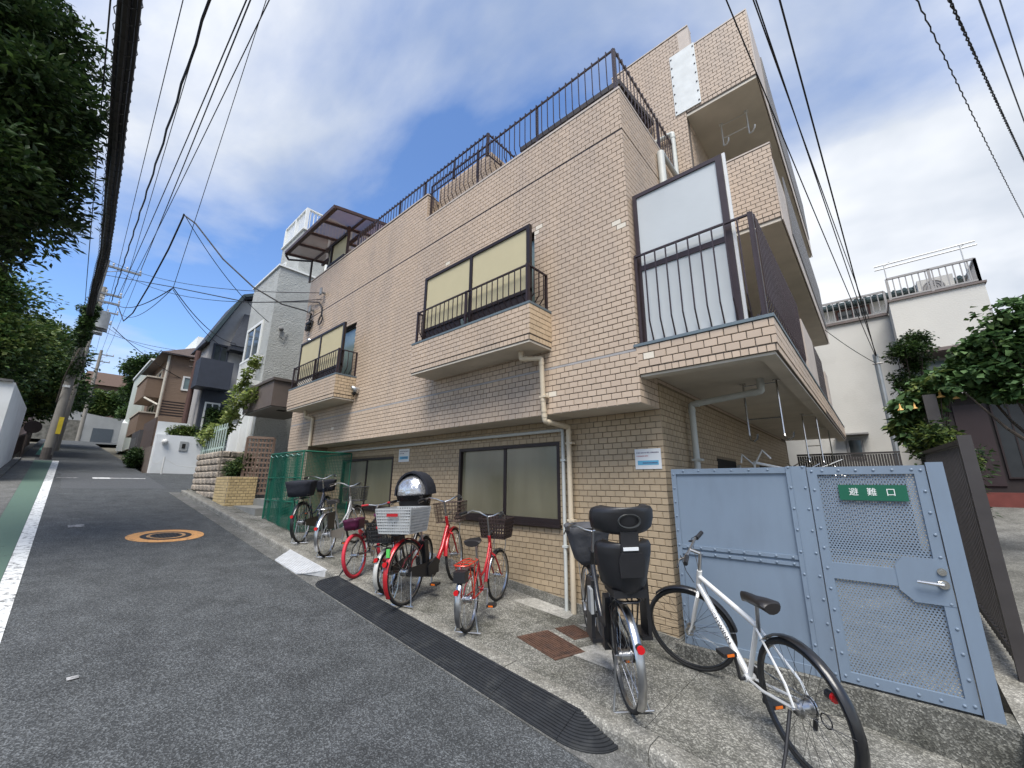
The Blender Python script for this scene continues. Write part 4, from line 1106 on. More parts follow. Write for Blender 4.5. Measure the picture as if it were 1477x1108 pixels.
            s.rf = guard_(rh, wr, 0.75, 3.75, 0.028, 'rear_mudguard')
            if frnt_f: guard_(fh, s.wf, 0.95, 3.05, 0.026, 'front_mudguard')
        # --- saddle
        b = MB(); sx, sz = 0.255, seat_z
        prof = [(-0.13, 0.085, 0.0), (-0.11, 0.098, 0.012), (-0.04, 0.085, 0.016), (0.03, 0.045, 0.010), (0.10, 0.026, 0.004), (0.135, 0.016, -0.004)]
        if style in ('hybrid',): prof = [(-0.13, 0.055, 0.006), (-0.11, 0.068, 0.016), (-0.05, 0.060, 0.014), (0.02, 0.034, 0.006), (0.10, 0.022, 0.004), (0.14, 0.014, -0.004)]
        rings = []
        for (px, wd, dz) in prof:
            rings.append([(sx+px, wd*math.cos(a), sz+dz+(0.022*math.sin(a) if math.sin(a) > 0 else 0.042*math.sin(a))) for a in [2*math.pi*k/12 for k in range(12)]])
        b.loft(rings); sd_ = b.build('saddle', seatm or LEATH, r, smooth=True)
        b = MB(); b.cyl(sc_-V(0.005, 0, 0.05), (sx+0.01, 0, sz-0.03), 0.0125, 8); b.build('seat_post', STEEL, r)
        if style != 'hybrid':
            b = MB()
            for q in (-1, 1): b.tube([(sx-0.09, q*0.05, sz-0.03-0.055*k/8) if k % 2 else (sx-0.07, q*0.05, sz-0.03-0.055*k/8) for k in range(9)], 0.004, 4)
            b.build('seat_spring', STEEL, sd_)
        # --- handlebar
        stt = ht+ax*(bar_z-ht.z)/ax.z
        b = MB(); b.cyl(ht, stt, 0.0125, 8)
        if bar == 'city':
            pth = lambda q: [stt+V(0.02, 0, 0), stt+V(0.045, q*0.06, 0.012), stt+V(0.04, q*0.13, 0.045), stt+V(-0.01, q*0.205, 0.065), stt+V(-0.11, q*0.245, 0.05), stt+V(-0.19, q*0.26, 0.04)]
            grip = lambda q: [stt+V(-0.09, q*0.240, 0.053), stt+V(-0.20, q*0.262, 0.038)]
            lev = lambda q: [stt+V(-0.03, q*0.215, 0.055), stt+V(-0.045, q*0.25, 0.035), stt+V(-0.14, q*0.285, 0.012)]
        else:
            ext = V(0.07, 0, 0.03)
            pth = lambda q: [stt+ext, stt+ext+V(0, q*0.06, 0), stt+ext+V(-0.01, q*0.16, 0.02), stt+ext+V(-0.035, q*0.28, 0.02)]
            grip = lambda q: [stt+ext+V(-0.02, q*0.17, 0.02), stt+ext+V(-0.036, q*0.285, 0.02)]
            lev = lambda q: [stt+ext+V(-0.005, q*0.14, 0.005), stt+ext+V(0.045, q*0.17, -0.005), stt+ext+V(0.045, q*0.25, -0.03)]
            b.cyl(stt, tr(stt+ext), 0.014, 8)
        for q in (-1, 1): b.tube([tr(p) for p in pth(q)], 0.0105, 8)
        hb = b.build('handlebar', STEEL if bar != 'black' else BLKP, r, smooth=True); s.hb = hb; s.stt = stt
        for q in (-1, 1):
            g = grip(q); MB().cyl(tr(g[0]), tr(g[1]), 0.0165, 10).build('grip', s_grip(fm, style), hb, smooth=True)
            MB().tube([tr(p) for p in lev(q)], [0.008, 0.007, 0.0055], 6).build('brake_lever', STEEL if bar == 'city' else BLKP, hb, smooth=True)
        b = MB()
        c0 = tr(pth(1)[3]); c1 = tr(pth(-1)[3])
        b.tube([c0, c0.lerp(ht, 0.3)+V(0.12, 0, 0.05), c0.lerp(ht, 0.7)+V(0.10, 0.02, -0.03), hbm+V(0.06, 0.0, 0.02)], 0.0028, 4)
        b.tube([c1, c1.lerp(ht, 0.3)+V(0.13, 0, 0.02), c1.lerp(ht, 0.8)+V(0.06, -0.02, -0.05), hbm+V(-0.08, -0.02, -0.02)], 0.0028, 4)
        b.build('brake_cable', BLKP, r)
        # --- drive
        cr = MB(); cr.cyl(bb+V(0,-0.045,0), bb+V(0,-0.041,0), 0.072, 20); cr.cyl(bb-V(0,0.07,0), bb+V(0,0.07,0), 0.010, 8)
        d = V(math.cos(crankang), 0, math.sin(crankang))*0.155
        cr.bar(bb+V(0,-0.068,0), bb+d+V(0,-0.072,0), 0.012, 0.018); cr.bar(bb+V(0,0.068,0), bb-d+V(0,0.072,0), 0.012, 0.018)
        ck = cr.build('crank', STEEL if style != 'hybrid' else BLKP, r)
        for q in (-1, 1):
            c = bb+d*(-q)+V(0, q*0.125, 0); b = MB()
            b.box(c.x-0.045, c.x+0.045, c.y-0.045, c.y+0.045, c.z-0.012, c.z+0.012)
            pd = b.build('pedal', BLKP, ck)
            b = MB(); b.box(c.x-0.048, c.x-0.0451, c.y-0.025, c.y+0.025, c.z-0.008, c.z+0.008); b.box(c.x+0.0451, c.x+0.048, c.y-0.025, c.y+0.025, c.z-0.008, c.z+0.008); b.build('pedal_reflector', AMB, pd)
        b = MB()
        for dz0, dz1 in ((0.070, 0.030), (-0.070, -0.030)): b.bar(bb+V(0,-0.043,dz0), rh+V(0,-0.043,dz1), 0.006, 0.008)
        b.cyl(rh+V(0,-0.046,0), rh+V(0,-0.040,0), 0.032 if style != 'hybrid' else 0.055, 14); b.build('chain', BLKP if guard else STEEL, r)
        if guard:
            b = MB(); pts = []
            for i in range(9): a = -math.pi/2+math.pi*i/8; pts.append(bb+V(0.088*math.cos(a), 0, 0.088*math.sin(a)))
            for i in range(7): a = math.pi/2+math.pi*i/6; pts.append(rh+V(0.045*math.cos(a), 0, 0.045*math.sin(a)))
            b.prism([(p.x, -0.066, p.z) for p in pts], (0, 0.014, 0)); b.build('chain_guard', guard if guard is not True else BLKP, r)
        # --- stand
        if stand == 'double':
            b = MB()
            for q in (-1, 1): b.tube([rh+V(0.0, q*0.07, 0), rh+V(-0.02, q*0.085, -wr*0.5), (-0.06, q*0.12, 0.012)], 0.007, 6)
            b.tube([(-0.06, -0.15, 0.010), (-0.06, 0.15, 0.010)], 0.008, 6); b.build('stand', STEEL, r, smooth=True)
        elif stand == 'side':
            b = MB(); b.tube([rh+V(0.03, 0.06, -0.02), rh+V(-0.02, 0.16, -wr*0.55), V(-0.06, 0.26, 0.008)], [0.011, 0.010, 0.008], 8); b.cyl((-0.06, 0.24, 0.006), (-0.07, 0.29, 0.006), 0.012, 6)
            b.build('kickstand', BLKP, r, smooth=True)
    def add(s, nm, mb, m, smooth=False, parent=None): return mb.build(nm, m, parent or s.root, smooth=smooth)
    def rear_reflector(s, z=None, x=None):
        x = -s.wr*0.93 if x is None else x; z = s.wr+s.wr*0.42 if z is None else z
        b = MB(); b.cyl((x-0.035, 0, z), (x-0.05, 0, z), 0.024, 14); s.add('reflector', b, REDG, True)
        b = MB(); b.cyl((x-0.0, 0, z), (x-0.036, 0, z), 0.022, 12); s.add('reflector_mount', b, BLKP)
    def rack(s, m=STEEL, z=None, x0=-0.20, x1=0.16, wd=0.075):
        z = z or s.wr*2+0.07; b = MB()
        b.tube([(x1, -0.03, z), (x1-0.06, -wd, z), (x0+0.03, -wd, z), (x0, -wd*0.6, z), (x0, wd*0.6, z), (x0+0.03, wd, z), (x1-0.06, wd, z), (x1, 0.03, z)], 0.0065, 6)
        for i in range(3): b.cyl((x0+0.03+i*0.1, -wd, z), (x0+0.03+i*0.1, wd, z), 0.005, 5)
        b.cyl((x0+0.01, 0.0, z), (x1-0.02, 0.0, z), 0.005, 5)
        for q in (-1, 1): b.tube([(x0+0.06, q*wd, z), (-0.0, q*0.068, s.wr)], 0.006, 5); b.tube([(x0+0.2, q*wd, z), (0.0, q*0.068, s.wr)], 0.005, 5)
        s.add('rack', b, m, True)
    def wire_basket(s, cx, cz, lx=0.28, wy=0.38, h=0.24, m=STEEL, nm='basket', taper=0.85, n=11, rows=5, r=0.0032, rim=0.006, steer=True, floor=True):
        b = MB(); T = s.tr if steer else (lambda p: Vector(p))
        def cnr(t, z): a, c = lx/2*t, wy/2*t; return [(cx-a, -c, z), (cx+a, -c, z), (cx+a, c, z), (cx-a, c, z)]
        for j in range(rows+1):
            f = j/rows; t = taper+(1-taper)*f; c4 = cnr(t, cz+h*f)
            for k in range(4): b.cyl(T(c4[k]), T(c4[(k+1) % 4]), rim if j in (0, rows) else r, 4)
        lo, hi = cnr(taper, cz), cnr(1.0, cz+h)
        for k in range(4):
            for i in range(n+1):
                f = i/n; p = Vector(lo[k]).lerp(Vector(lo[(k+1) % 4]), f); q = Vector(hi[k]).lerp(Vector(hi[(k+1) % 4]), f); b.cyl(T(p), T(q), r, 4)
        if floor:
            for i in range(n+1):
                f = i/n; b.cyl(T(Vector(lo[0]).lerp(Vector(lo[1]), f)), T(Vector(lo[3]).lerp(Vector(lo[2]), f)), r, 4)
        return s.add(nm, b, m)
    def slat_basket(s, cx, cz, lx, wy, h, m, nm='basket', taper=0.82, n=9, rows=4, th=0.006, sw=0.02, steer=True):
        b = MB(); T = s.tr if steer else (lambda p: Vector(p))
        def cnr(t, z): a, c = lx/2*t, wy/2*t; return [Vector((cx-a, -c, z)), Vector((cx+a, -c, z)), Vector((cx+a, c, z)), Vector((cx-a, c, z))]
        for j in range(rows+1):
            f = j/rows; t = taper+(1-taper)*f; c4 = cnr(t, cz+h*f)
            for k in range(4): b.bar(T(c4[k]), T(c4[(k+1) % 4]), th*1.4, sw*1.1 if j in (0, rows) else sw)
        lo, hi = cnr(taper*0.99, cz), cnr(0.99, cz+h)
        for k in range(4):
            for i in range(n+1):
                f = i/n; p = lo[k].lerp(lo[(k+1) % 4], f); q = hi[k].lerp(hi[(k+1) % 4], f)
                dd = (lo[(k+1) % 4]-lo[k]).normalized(); b.bar(T(p), T(q), th, sw, up=tuple(dd))
        b.obox(T((cx, 0, cz+0.004)), V(lx/2*taper, 0, 0), V(0, wy/2*taper, 0), V(0, 0, 0.004))
        return s.add(nm, b, m)
    def soft_basket(s, cx, cz, lx, wy, h, m, nm='basket_cover', taper=0.85, lid=True, sag=0.012, steer=True, seed=1):
        b = MB(); rnd = random.Random(seed); n = 28; rings = []; T = s.tr if steer else (lambda p: Vector(p))
        def ring(t, z, amp):
            out = []
            for i in range(n):
                a = 2*math.pi*i/n; ca, sa = math.cos(a), math.sin(a); e = 0.42
                x = abs(ca)**e*(1 if ca > 0 else -1); y = abs(sa)**e*(1 if sa > 0 else -1); w_ = amp*(math.sin(a*7+seed)+0.6*math.sin(a*13+2*seed+z*30))
                out.append(T((cx+lx/2*t*x*(1+w_), wy/2*t*y*(1+w_), z+amp*0.2*math.sin(5*a+seed))))
            return out
        rings = [ring(taper*0.6, cz-sag, 0), ring(taper, cz, 0.01), ring(taper+(1-taper)*.4, cz+h*.4, 0.025), ring(taper+(1-taper)*.8, cz+h*0.8, 0.02), ring(1.02, cz+h, 0.02), ring(0.98, cz+h*1.02, 0.015)]
        rings += [ring(0.6, cz+h*(1.06 if lid else 0.82), 0.03), ring(0.1, cz+h*(1.09 if lid else 0.76), 0.0)]
        b.loft(rings); return s.add(nm, b, m, 'all')
    def bracket(s, m=STEEL):
        b = MB()
        for q in (-1, 1): b.cyl(s.tr(V(s.L+0.05, q*0.08, 0.70)), s.tr(s.fh+V(0, q*0.06, 0)), 0.005, 5)
        b.bar(s.ht+s.ax*0.03, s.tr(V(s.L-0.05, 0, 0.86)), 0.03, 0.012); s.add('basket_bracket', b, m)
    def lamp(s, p, m=STEEL):
        b = MB(); p = s.tr(p); b.loft([[(p.x+x, p.y+q*math.cos(a), p.z+q*math.sin(a)) for a in [k*math.pi/5 for k in range(10)]] for x, q in ((-0.05, 0.012), (-0.02, 0.026), (0.03, 0.030), (0.035, 0.026))]); s.add('headlamp', b, m, True)
def s_grip(fm, style): return BLKP if style != 'kid' else MATS['paint_red']

RED = paint('red', (0.42, 0.014, 0.020)); REDO = paint('orange_red', (0.55, 0.045, 0.02)); WHITE = paint('white', (0.72, 0.72, 0.70)); NAVY = paint('navy', (0.014, 0.02, 0.045)); SILV = paint('silver', (0.42, 0.43, 0.44)); BLACK = paint('black', (0.013, 0.013, 0.014))
DEG = math.radians
# 1 dark bicycle furthest up, with covered baskets front and rear
k = Bike('dark city bicycle with covered black rear basket, nearest the green net', -7.39, 3.03, DEG(133.5), 1.0, DEG(-3), frame_m=NAVY, fender=BLACK, steer=DEG(8))
k.rack(BLKP); k.rear_reflector(); k.bracket()
k.soft_basket(-0.06, 0.76, 0.36, 0.44, 0.24, BLKF, 'rear_basket', 0.8, seed=2, steer=False); k.soft_basket(1.0, 0.76, 0.26, 0.36, 0.20, BLKF, 'front_basket', 0.82, seed=3)
# 2 silver bicycle with wire basket
k = Bike('silver grey city bicycle with wire front basket, second from the green net', -6.36, 3.0, DEG(129.5), 0.97, DEG(-3), frame_m=SILV, guard=SILV, steer=DEG(-6))
k.rack(STEEL); k.rear_reflector(); k.bracket(); k.wire_basket(1.0, 0.74, 0.27, 0.37, 0.23, MATS['bronze_frame'] and mat('wire_dark', (0.06, 0.06, 0.06), 0.4, 0.6, var=0.1)); k.lamp((1.05, 0.09, 0.66))
b = MB(); b.prism([(-0.17, -0.09, 0.66), (0.08, -0.09, 0.66), (0.05, -0.09, 0.40), (-0.15, -0.09, 0.42)], (0, 0.012, 0)); k.add('coat_guard', b, BLKP)
# 3 child's bicycle with red tyres
k = Bike('small child bicycle with bright red tyres and red grips', -5.21, 2.87, DEG(121), 0.90, DEG(-7), wr=0.30, L=0.95, frame_m=BLACK, tyre=TYRER, style='kid', fender=False, bar='mtb', seat_z=0.72, bar_z=0.90, tw=0.026, stand='side', spokes=24, guard=False)
k.soft_basket(0.92, 0.62, 0.22, 0.30, 0.17, mat('magenta_cover', (0.10, 0.012, 0.055), 0.35, var=0.5, scale=16), 'front_basket', 0.8, seed=5); k.soft_basket(0.02, 0.66, 0.26, 0.26, 0.14, mat('plum_bag', (0.06, 0.008, 0.030), 0.35, var=0.5, scale=16), 'rear_bag', 0.85, seed=9, steer=False)
b = MB()
for i in range(5): b.torus((0.34, 0.05+0.01*i, 0.52+0.012*i), (1,0,0), (0,0.4,1), 0.05, 0.007, 14, 5)
k.add('cable_lock', b, RED, True)
# 4 low bicycle carrying the rain-covered child seat
k = Bike('low black small-wheeled bicycle carrying a rain-covered child seat', -4.50, 2.89, DEG(117), 0.97, DEG(-3), wr=0.25, L=1.0, frame_m=BLACK, style='ushape', fender=mat('pale_mudguard', (0.55, 0.54, 0.50), 0.4, 0.3, var=0.1), tw=0.026, bar_z=0.98, seat_z=0.72, head=((0.76, 0, 0.74), (0.80, 0, 0.56)))
k.rear_reflector(0.42, -0.20); k.rack(BLKP, 0.56)
k.slat_basket(-0.02, 0.60, 0.34, 0.36, 0.22, BLKP, 'rear_basket', 0.85, n=14, rows=5, sw=0.010, steer=False)
b = MB(); b.box(-0.196, -0.191, -0.07, 0.03, 0.762, 0.79); k.add('basket_badge', b, RED)
# front child seat tub, foil rain cover and its black hood
def seat_ring(cx, cz, lx, wy, n=20, e=0.7, w_=0.0, ph=0.0):
    out = []
    for i in range(n):
        a = 2*math.pi*i/n; ca, sa = math.cos(a), math.sin(a); f = 1+w_*math.sin(a*5+ph)+w_*math.sin(a*9+ph*2)
        out.append((cx+lx*abs(ca)**e*(1 if ca > 0 else -1)*f, wy*abs(sa)**e*(1 if sa > 0 else -1)*f, cz))
    return out
b = MB(); b.loft([seat_ring(0.72, 0.80, 0.10, 0.13), seat_ring(0.72, 0.84, 0.15, 0.18), seat_ring(0.71, 0.99, 0.18, 0.21), seat_ring(0.71, 1.04, 0.185, 0.215)]); k.add('child_seat', b, BLKP, True)
b = MB(); b.loft([seat_ring(0.70, 1.035, 0.185, 0.215, 26, .8, .01, 1), seat_ring(0.70, 1.12, 0.21, 0.235, 26, .85, .03, 2), seat_ring(0.71, 1.22, 0.205, 0.225, 26, .9, .03, 3.1), seat_ring(0.73, 1.31, 0.17, 0.19, 26, .9, .03, 4), seat_ring(0.75, 1.37, 0.11, 0.13, 26, .95, .02, 5), seat_ring(0.76, 1.395, 0.03, 0.04, 26, 1, 0, 0)])
FOIL = mat('crinkled_foil', (0.50, 0.50, 0.51), 0.20, 0.75, var=0.25, scale=8, bump=1.0, bscale=11)
k.add('rain_cover', b, FOIL, 'all')
b = MB(); rings = []
for i in range(11):
    a = math.pi*i/10; rings.append([(0.62+dx_, (0.235+g_)*math.cos(a), 1.10+(0.30+g_)*math.sin(a)) for dx_, g_ in ((-0.03, 0.0), (-0.03, 0.025), (0.05, 0.035), (0.26, 0.02), (0.26, -0.002), (0.05, 0.004))])
b.loft(rings); k.add('cover_hood', b, BLKF, True)
b = MB(); b.loft([seat_ring(0.70, 1.03, 0.20, 0.228, 26, .8, .02, 1), seat_ring(0.69, 1.10, 0.225, 0.246, 26, .85, .02, 2)], cap=False); k.add('cover_skirt', b, mat('black_vinyl', (0.012, 0.012, 0.013), 0.22, var=0.2, bump=0.6, bscale=16), 'all')
# 5 red electric bicycle with silver woven rear basket
k = Bike('red electric city bicycle with silver woven rear basket', -4.07, 2.85, DEG(109), 1.03, DEG(-2), frame_m=RED, steer=DEG(12), fender=RED, style='ushape', guard=BLKP)
k.rack(BLKP); k.rear_reflector(0.46); k.bracket()
k.slat_basket(-0.06, 0.745, 0.36, 0.46, 0.24, mat('silver_weave', (0.40, 0.41, 0.41), 0.5, 0.2, var=0.15, scale=20), 'rear_basket', 0.86, n=14, rows=8, sw=0.0155, th=0.005, steer=False)
k.wire_basket(1.0, 0.74, 0.27, 0.38, 0.24, mat('brown_wire', (0.075, 0.05, 0.04), 0.5, 0.3, var=0.2), n=9)
b = MB(); b.box(-0.266, -0.258, -0.08, 0.06, 0.915, 0.945); k.add('basket_badge', b, RED)
b = MB(); b.obox((0.335, 0, 0.46), V(0.035, 0, 0.006), V(0, 0.045, 0), V(-0.02, 0, 0.14)); b.obox((0.43, -0.02, 0.29), V(0.11, 0, 0), V(0, 0.05, 0), V(0, 0, 0.07)); k.add('battery_and_motor', b, BLKP)
b = MB(); b.prism([(0.30, -0.085, 0.32), (0.46, -0.085, 0.40), (0.55, -0.085, 0.34), (0.44, -0.085, 0.22), (0.32, -0.085, 0.22)], (0, 0.014, 0)); k.add('motor_cover', b, BLKP)
b = MB(); b.box(-0.30, -0.285, -0.02, 0.02, 0.52, 0.60); k.add('green_sticker', b, mat('sticker_green', (0.10, 0.5, 0.10), 0.4, var=0.1))
# 6 orange-red bicycle with brown basket
k = Bike('orange-red bicycle with dark brown basket and open red rack', -3.17, 2.96, DEG(117), 0.97, DEG(-2), frame_m=RED, steer=DEG(-10), wr=0.29, L=0.98, fender=STEEL, guard=False, head=((0.74, 0, 0.76), (0.775, 0, 0.60)))
k.rack(REDO, 0.64); k.rear_reflector(0.43); k.bracket()
k.slat_basket(0.93, 0.74, 0.26, 0.36, 0.22, mat('brown_basket', (0.035, 0.022, 0.020), 0.6, var=0.2), 'front_basket', 0.84, n=9, rows=5, sw=0.014)
b = MB(); b.box(-0.255, -0.16, -0.07, 0.05, 0.50, 0.60); k.add('dynamo_case', b, BLKP)
# 7 black bicycle with rear child seat and grey covered basket
k = Bike('black electric bicycle with big rear child seat and grey covered front basket', -1.57, 3.02, DEG(134), 1.04, DEG(-2), frame_m=BLACK, fender=STEEL, style='ushape', guard=BLKP)
k.rack(BLKP); k.rear_reflector(0.50); k.bracket()
k.soft_basket(1.0, 0.72, 0.30, 0.42, 0.30, GREYF, 'front_basket', 0.62, lid=False, seed=4, sag=0.05)
b = MB(); b.torus(k.tr((1.0, 0, 1.02)), (1,0,0), (0,1,0), 0.165, 0.008, 20, 5); k.add('basket_rim', b, GREYF)
def shell(cx, rows, depth, th, n=13):
    b = MB(); rings = []
    for z, wy, sh in rows:
        out = []; inn = []
        for i in range(n):
            a = -1.35+2.7*i/(n-1); out.append((cx-sh+depth*(1-math.cos(a)), wy*math.sin(a)/math.sin(1.35), z))
        for i in range(n-1, -1, -1):
            a = -1.35+2.7*i/(n-1); inn.append((cx-sh+th+depth*(1-math.cos(a)), (wy-th)*math.sin(a)/math.sin(1.35), z))
        rings.append(out+inn)
    b.loft(rings); return b
cs_ = k.add('child_seat', shell(-0.24, [(0.79, 0.10, 0.0), (0.80, 0.135, 0.004), (0.83, 0.158, 0.010), (0.92, 0.178, 0.022), (1.02, 0.196, 0.036), (1.07, 0.198, 0.042), (1.095, 0.185, 0.044), (1.105, 0.15, 0.044)], 0.22, 0.022), BLKP, 'all')
k.add('child_headrest', shell(-0.275, [(1.16, 0.14, 0.0), (1.168, 0.185, 0.003), (1.19, 0.213, 0.008), (1.25, 0.226, 0.02), (1.30, 0.224, 0.03), (1.325, 0.208, 0.034), (1.337, 0.16, 0.035)], 0.22, 0.028), BLKP, 'all')
b = MB(); b.box(-0.285, -0.245, -0.06, 0.06, 1.05, 1.18); k.add('headrest_stem', b, BLKP)
b = MB(); b.prism([(-0.292, -0.075, 0.90), (-0.292, 0.075, 0.90), (-0.30, 0.085, 1.0), (-0.305, 0.07, 1.05), (-0.305, -0.07, 1.05), (-0.30, -0.085, 1.0)], (0.02, 0, 0)); b.box(-0.22, 0.02, -0.11, 0.11, 0.755, 0.80); k.add('seat_base', b, BLKP)
b = MB(); b.box(-0.296, -0.288, -0.05, 0.05, 1.066, 1.086); k.add('white_badge', b, PAPER)
b = MB(); b.tube([(-0.300, 0.072*math.cos(a*math.pi/10), 1.25+0.042*math.sin(a*math.pi/10)) for a in range(20)], 0.007, 5, closed=True); k.add('headrest_ring', b, mat('ring_plastic', (0.03, 0.032, 0.032), 0.35, var=0), True)
for q in (-1, 1):
    b = MB(); b.prism([(0.02, q*0.18, 0.80), (0.16, q*0.18, 0.80), (0.20, q*0.19, 0.42), (0.04, q*0.19, 0.42)], (0, q*0.025, 0)); b.box(0.03, 0.24, q*0.14, q*0.215, 0.395, 0.419); k.add('foot_guard', b, BLKP)
b = MB(); b.box(-0.03, 0.06, 0.205, 0.225, 0.60, 0.76); k.add('pale_panel', b, mat('pale_plastic', (0.32, 0.33, 0.33), 0.4, var=0.05))
b = MB(); b.obox((0.335, 0, 0.46), V(0.04, 0, 0.006), V(0, 0.05, 0), V(-0.02, 0, 0.15)); b.obox((0.43, 0, 0.30), V(0.11, 0, 0), V(0, 0.06, 0), V(0, 0, 0.08)); k.add('battery_and_motor', b, BLKP)
# 8 white hybrid bicycle in front of the gate
k = Bike('white hybrid bicycle with black mudguards standing in front of the blue gate', -0.55, 3.24, DEG(139.5), 1.06, DEG(-4), wr=0.335, L=1.06, frame_m=WHITE, fender=BLACK, style='hybrid', bar='mtb', seat_z=0.80, bar_z=0.955, stand='side', rim=BLACK, tw=0.016, steer=DEG(46), guard=False, spokes=32, crankang=-1.75)
k.rear_reflector(0.50, -0.18)
d_ = (k.bb-k.hbm).normalized(); up_v = Vector((0, 0, 1)); up_v = (up_v-d_*up_v.dot(d_)).normalized()
for q in (1, -1):
    nrm_ = (V(0, q*0.82, 0)+up_v*0.57).normalized()
    o_ = (k.hbm+k.ax*0.03).lerp(k.bb, 0.50)+nrm_*0.0228
    ux = d_ if q > 0 else -d_
    uy = nrm_.cross(ux)
    put_text('lettering', 'SCHWINN', 0.040, mat('decal_black', (0.05, 0.05, 0.055), 0.4, var=0), k.root, tuple(o_), tuple(ux), tuple(uy), 1.3)
b = MB(); b.cyl(k.rh+V(0, -0.07, -0.05), k.rh+V(0.02, -0.07, -0.13), 0.012, 8); b.torus(k.rh+V(-0.05, -0.085, -0.05), (1,0,0), (0,0,1), 0.035, 0.004, 14, 5); k.add('derailleur', b, BLKP, True)
# ================================================================ neighbouring houses and walls
STW = mat('grey_stucco', (0.385, 0.395, 0.38), 0.9, var=0.10, scale=3, bump=1.6, bscale=26)
SID = mat('white_siding', (0.60, 0.60, 0.57), 0.8, var=0.06, scale=3, bump=0.5, bscale=30)
WHT = mat('white_paint', (0.70, 0.71, 0.69), 0.55, var=0.05)
WWALL = mat('white_render', (0.66, 0.68, 0.69), 0.85, var=0.06, scale=1.5, bump=0.15, bscale=60, col2=(0.55, 0.56, 0.55), c2scale=0.9, c2lo=0.5, c2hi=0.8)
def win(parent, a, c, z0, z1, axis, pos, fm, gm, t=0.06, mull=True, proud=0.04, sgn=-1):
    """a framed window on a wall: axis 'x' lies along X on plane y=pos, axis 'y' lies along Y on plane x=pos; sgn is the outward side"""
    def bx(mb, p, q, y0, y1, zz0, zz1):
        lo, hi = sorted((pos+sgn*y0, pos+sgn*y1))
        if axis == 'x': mb.box(p, q, lo, hi, zz0, zz1)
        else: mb.box(lo, hi, p, q, zz0, zz1)
    f = MB()
    bx(f, a, c, -0.03, proud, z1-t, z1); bx(f, a, c, -0.03, proud, z0, z0+t); bx(f, a, a+t, -0.03, proud, z0+t, z1-t); bx(f, c-t, c, -0.03, proud, z0+t, z1-t)
    m_ = (a+c)/2
    if mull: bx(f, m_-t*0.4, m_+t*0.4, -0.02, proud*0.7, z0+t, z1-t)
    w_ = f.build('window', fm, parent)
    g_ = MB(); bx(g_, a+t, c-t, 0.002, 0.012, z0+t, z1-t); g_.build('pane', gm, w_)
    return w_
# ---- grey stucco house next door
hA = thing('stucco_house', (-15, 6, 1.3), 'tall pale grey stucco house next to the tiled building', 'house')
b = MB(); b.box(-16.4, -13.83, 3.9, 12, 1.2, 8.70); b.build('wall', STW, hA)
b = MB(); b.box(-16.0, -14.02, 4.5, 11, 8.701, 10.5); b.build('upper_wall', STW, hA)
b = MB(); b.box(-16.45, -13.78, 3.85, 12, 8.7005, 8.76); b.box(-16.05, -13.97, 4.45, 11, 10.501, 10.56); b.build('parapet_cap', WHT, hA)
b = MB()
for x, y in ((-16.0, 4.55), (-14.05, 4.55), (-14.05, 6.2), (-15.0, 4.55), (-14.05, 7.8)): b.box(x-0.05, x+0.05, y-0.05, y+0.05, 10.561, 11.35)
b.box(-16.0, -14.0, 4.5, 4.6, 11.351, 11.40); b.box(-14.1, -14.0, 4.601, 7.85, 11.351, 11.40)
ra = b.build('roof_railing', WHT, hA)
b = MB()
for i in range(18): b.box(-15.95+i*0.107, -15.925+i*0.107, 4.54, 4.56, 10.562, 11.35)
for i in range(26): b.box(-14.06, -14.04, 4.65+i*0.12, 4.68+i*0.12, 10.562, 11.35)
tag(b.build('bars', WHT, ra), kind='stuff')
b = MB(); b.cyl((-13.77, 5.1, 2.2), (-13.77, 5.1, 8.7), 0.05, 8); b.build('downpipe', WHT, hA, smooth=True)
b = MB(); b.cyl((-13.97, 5.4, 8.8), (-13.97, 5.4, 10.5), 0.05, 8); b.build('downpipe', WHT, hA, smooth=True)
for x in (-16.1, -15.2, -14.4): MB().box(x-0.05, x+0.05, 3.87, 3.8995, 1.3, 4.3).build('trim_board', WHT, hA)
MB().box(-16.35, -14.0, 3.88, 3.8985, 1.3, 4.25).build('siding', SID, hA)
win(hA, -16.2, -14.6, 4.95, 7.0, 'x', 3.9, WHT, GLASSD, 0.10)
win(hA, -15.8, -15.3, 8.9, 9.7, 'x', 4.5, WHT, GLASSD, 0.06, False)
b = MB(); b.box(-15.6, -14.0, 3.66, 3.898, 4.62, 4.78); ba = b.build('balcony', WHT, hA)
b = MB(); b.box(-15.6, -14.0, 3.66, 3.71, 5.55, 5.62); b.box(-14.05, -14.0, 3.711, 3.89, 5.55, 5.62); b.build('handrail', WHT, ba)
for i in range(11): MB().box(-15.6+i*0.155, -15.55+i*0.155, 3.665, 3.705, 4.781, 5.549).build('baluster', WHT, ba)
# wall lamp and cable loops near the corner
b = MB(); b.sphere((-13.78, 4.2, 6.55), 0.07); b.tube([(-13.8, 4.2, 6.5), (-13.76, 4.15, 6.3), (-13.78, 4.3, 6.2), (-13.8, 4.4, 6.45)], 0.015, 5); b.build('cable_loop', mat('cable_grey', (0.16, 0.16, 0.16), 0.6, var=0.1), hA)
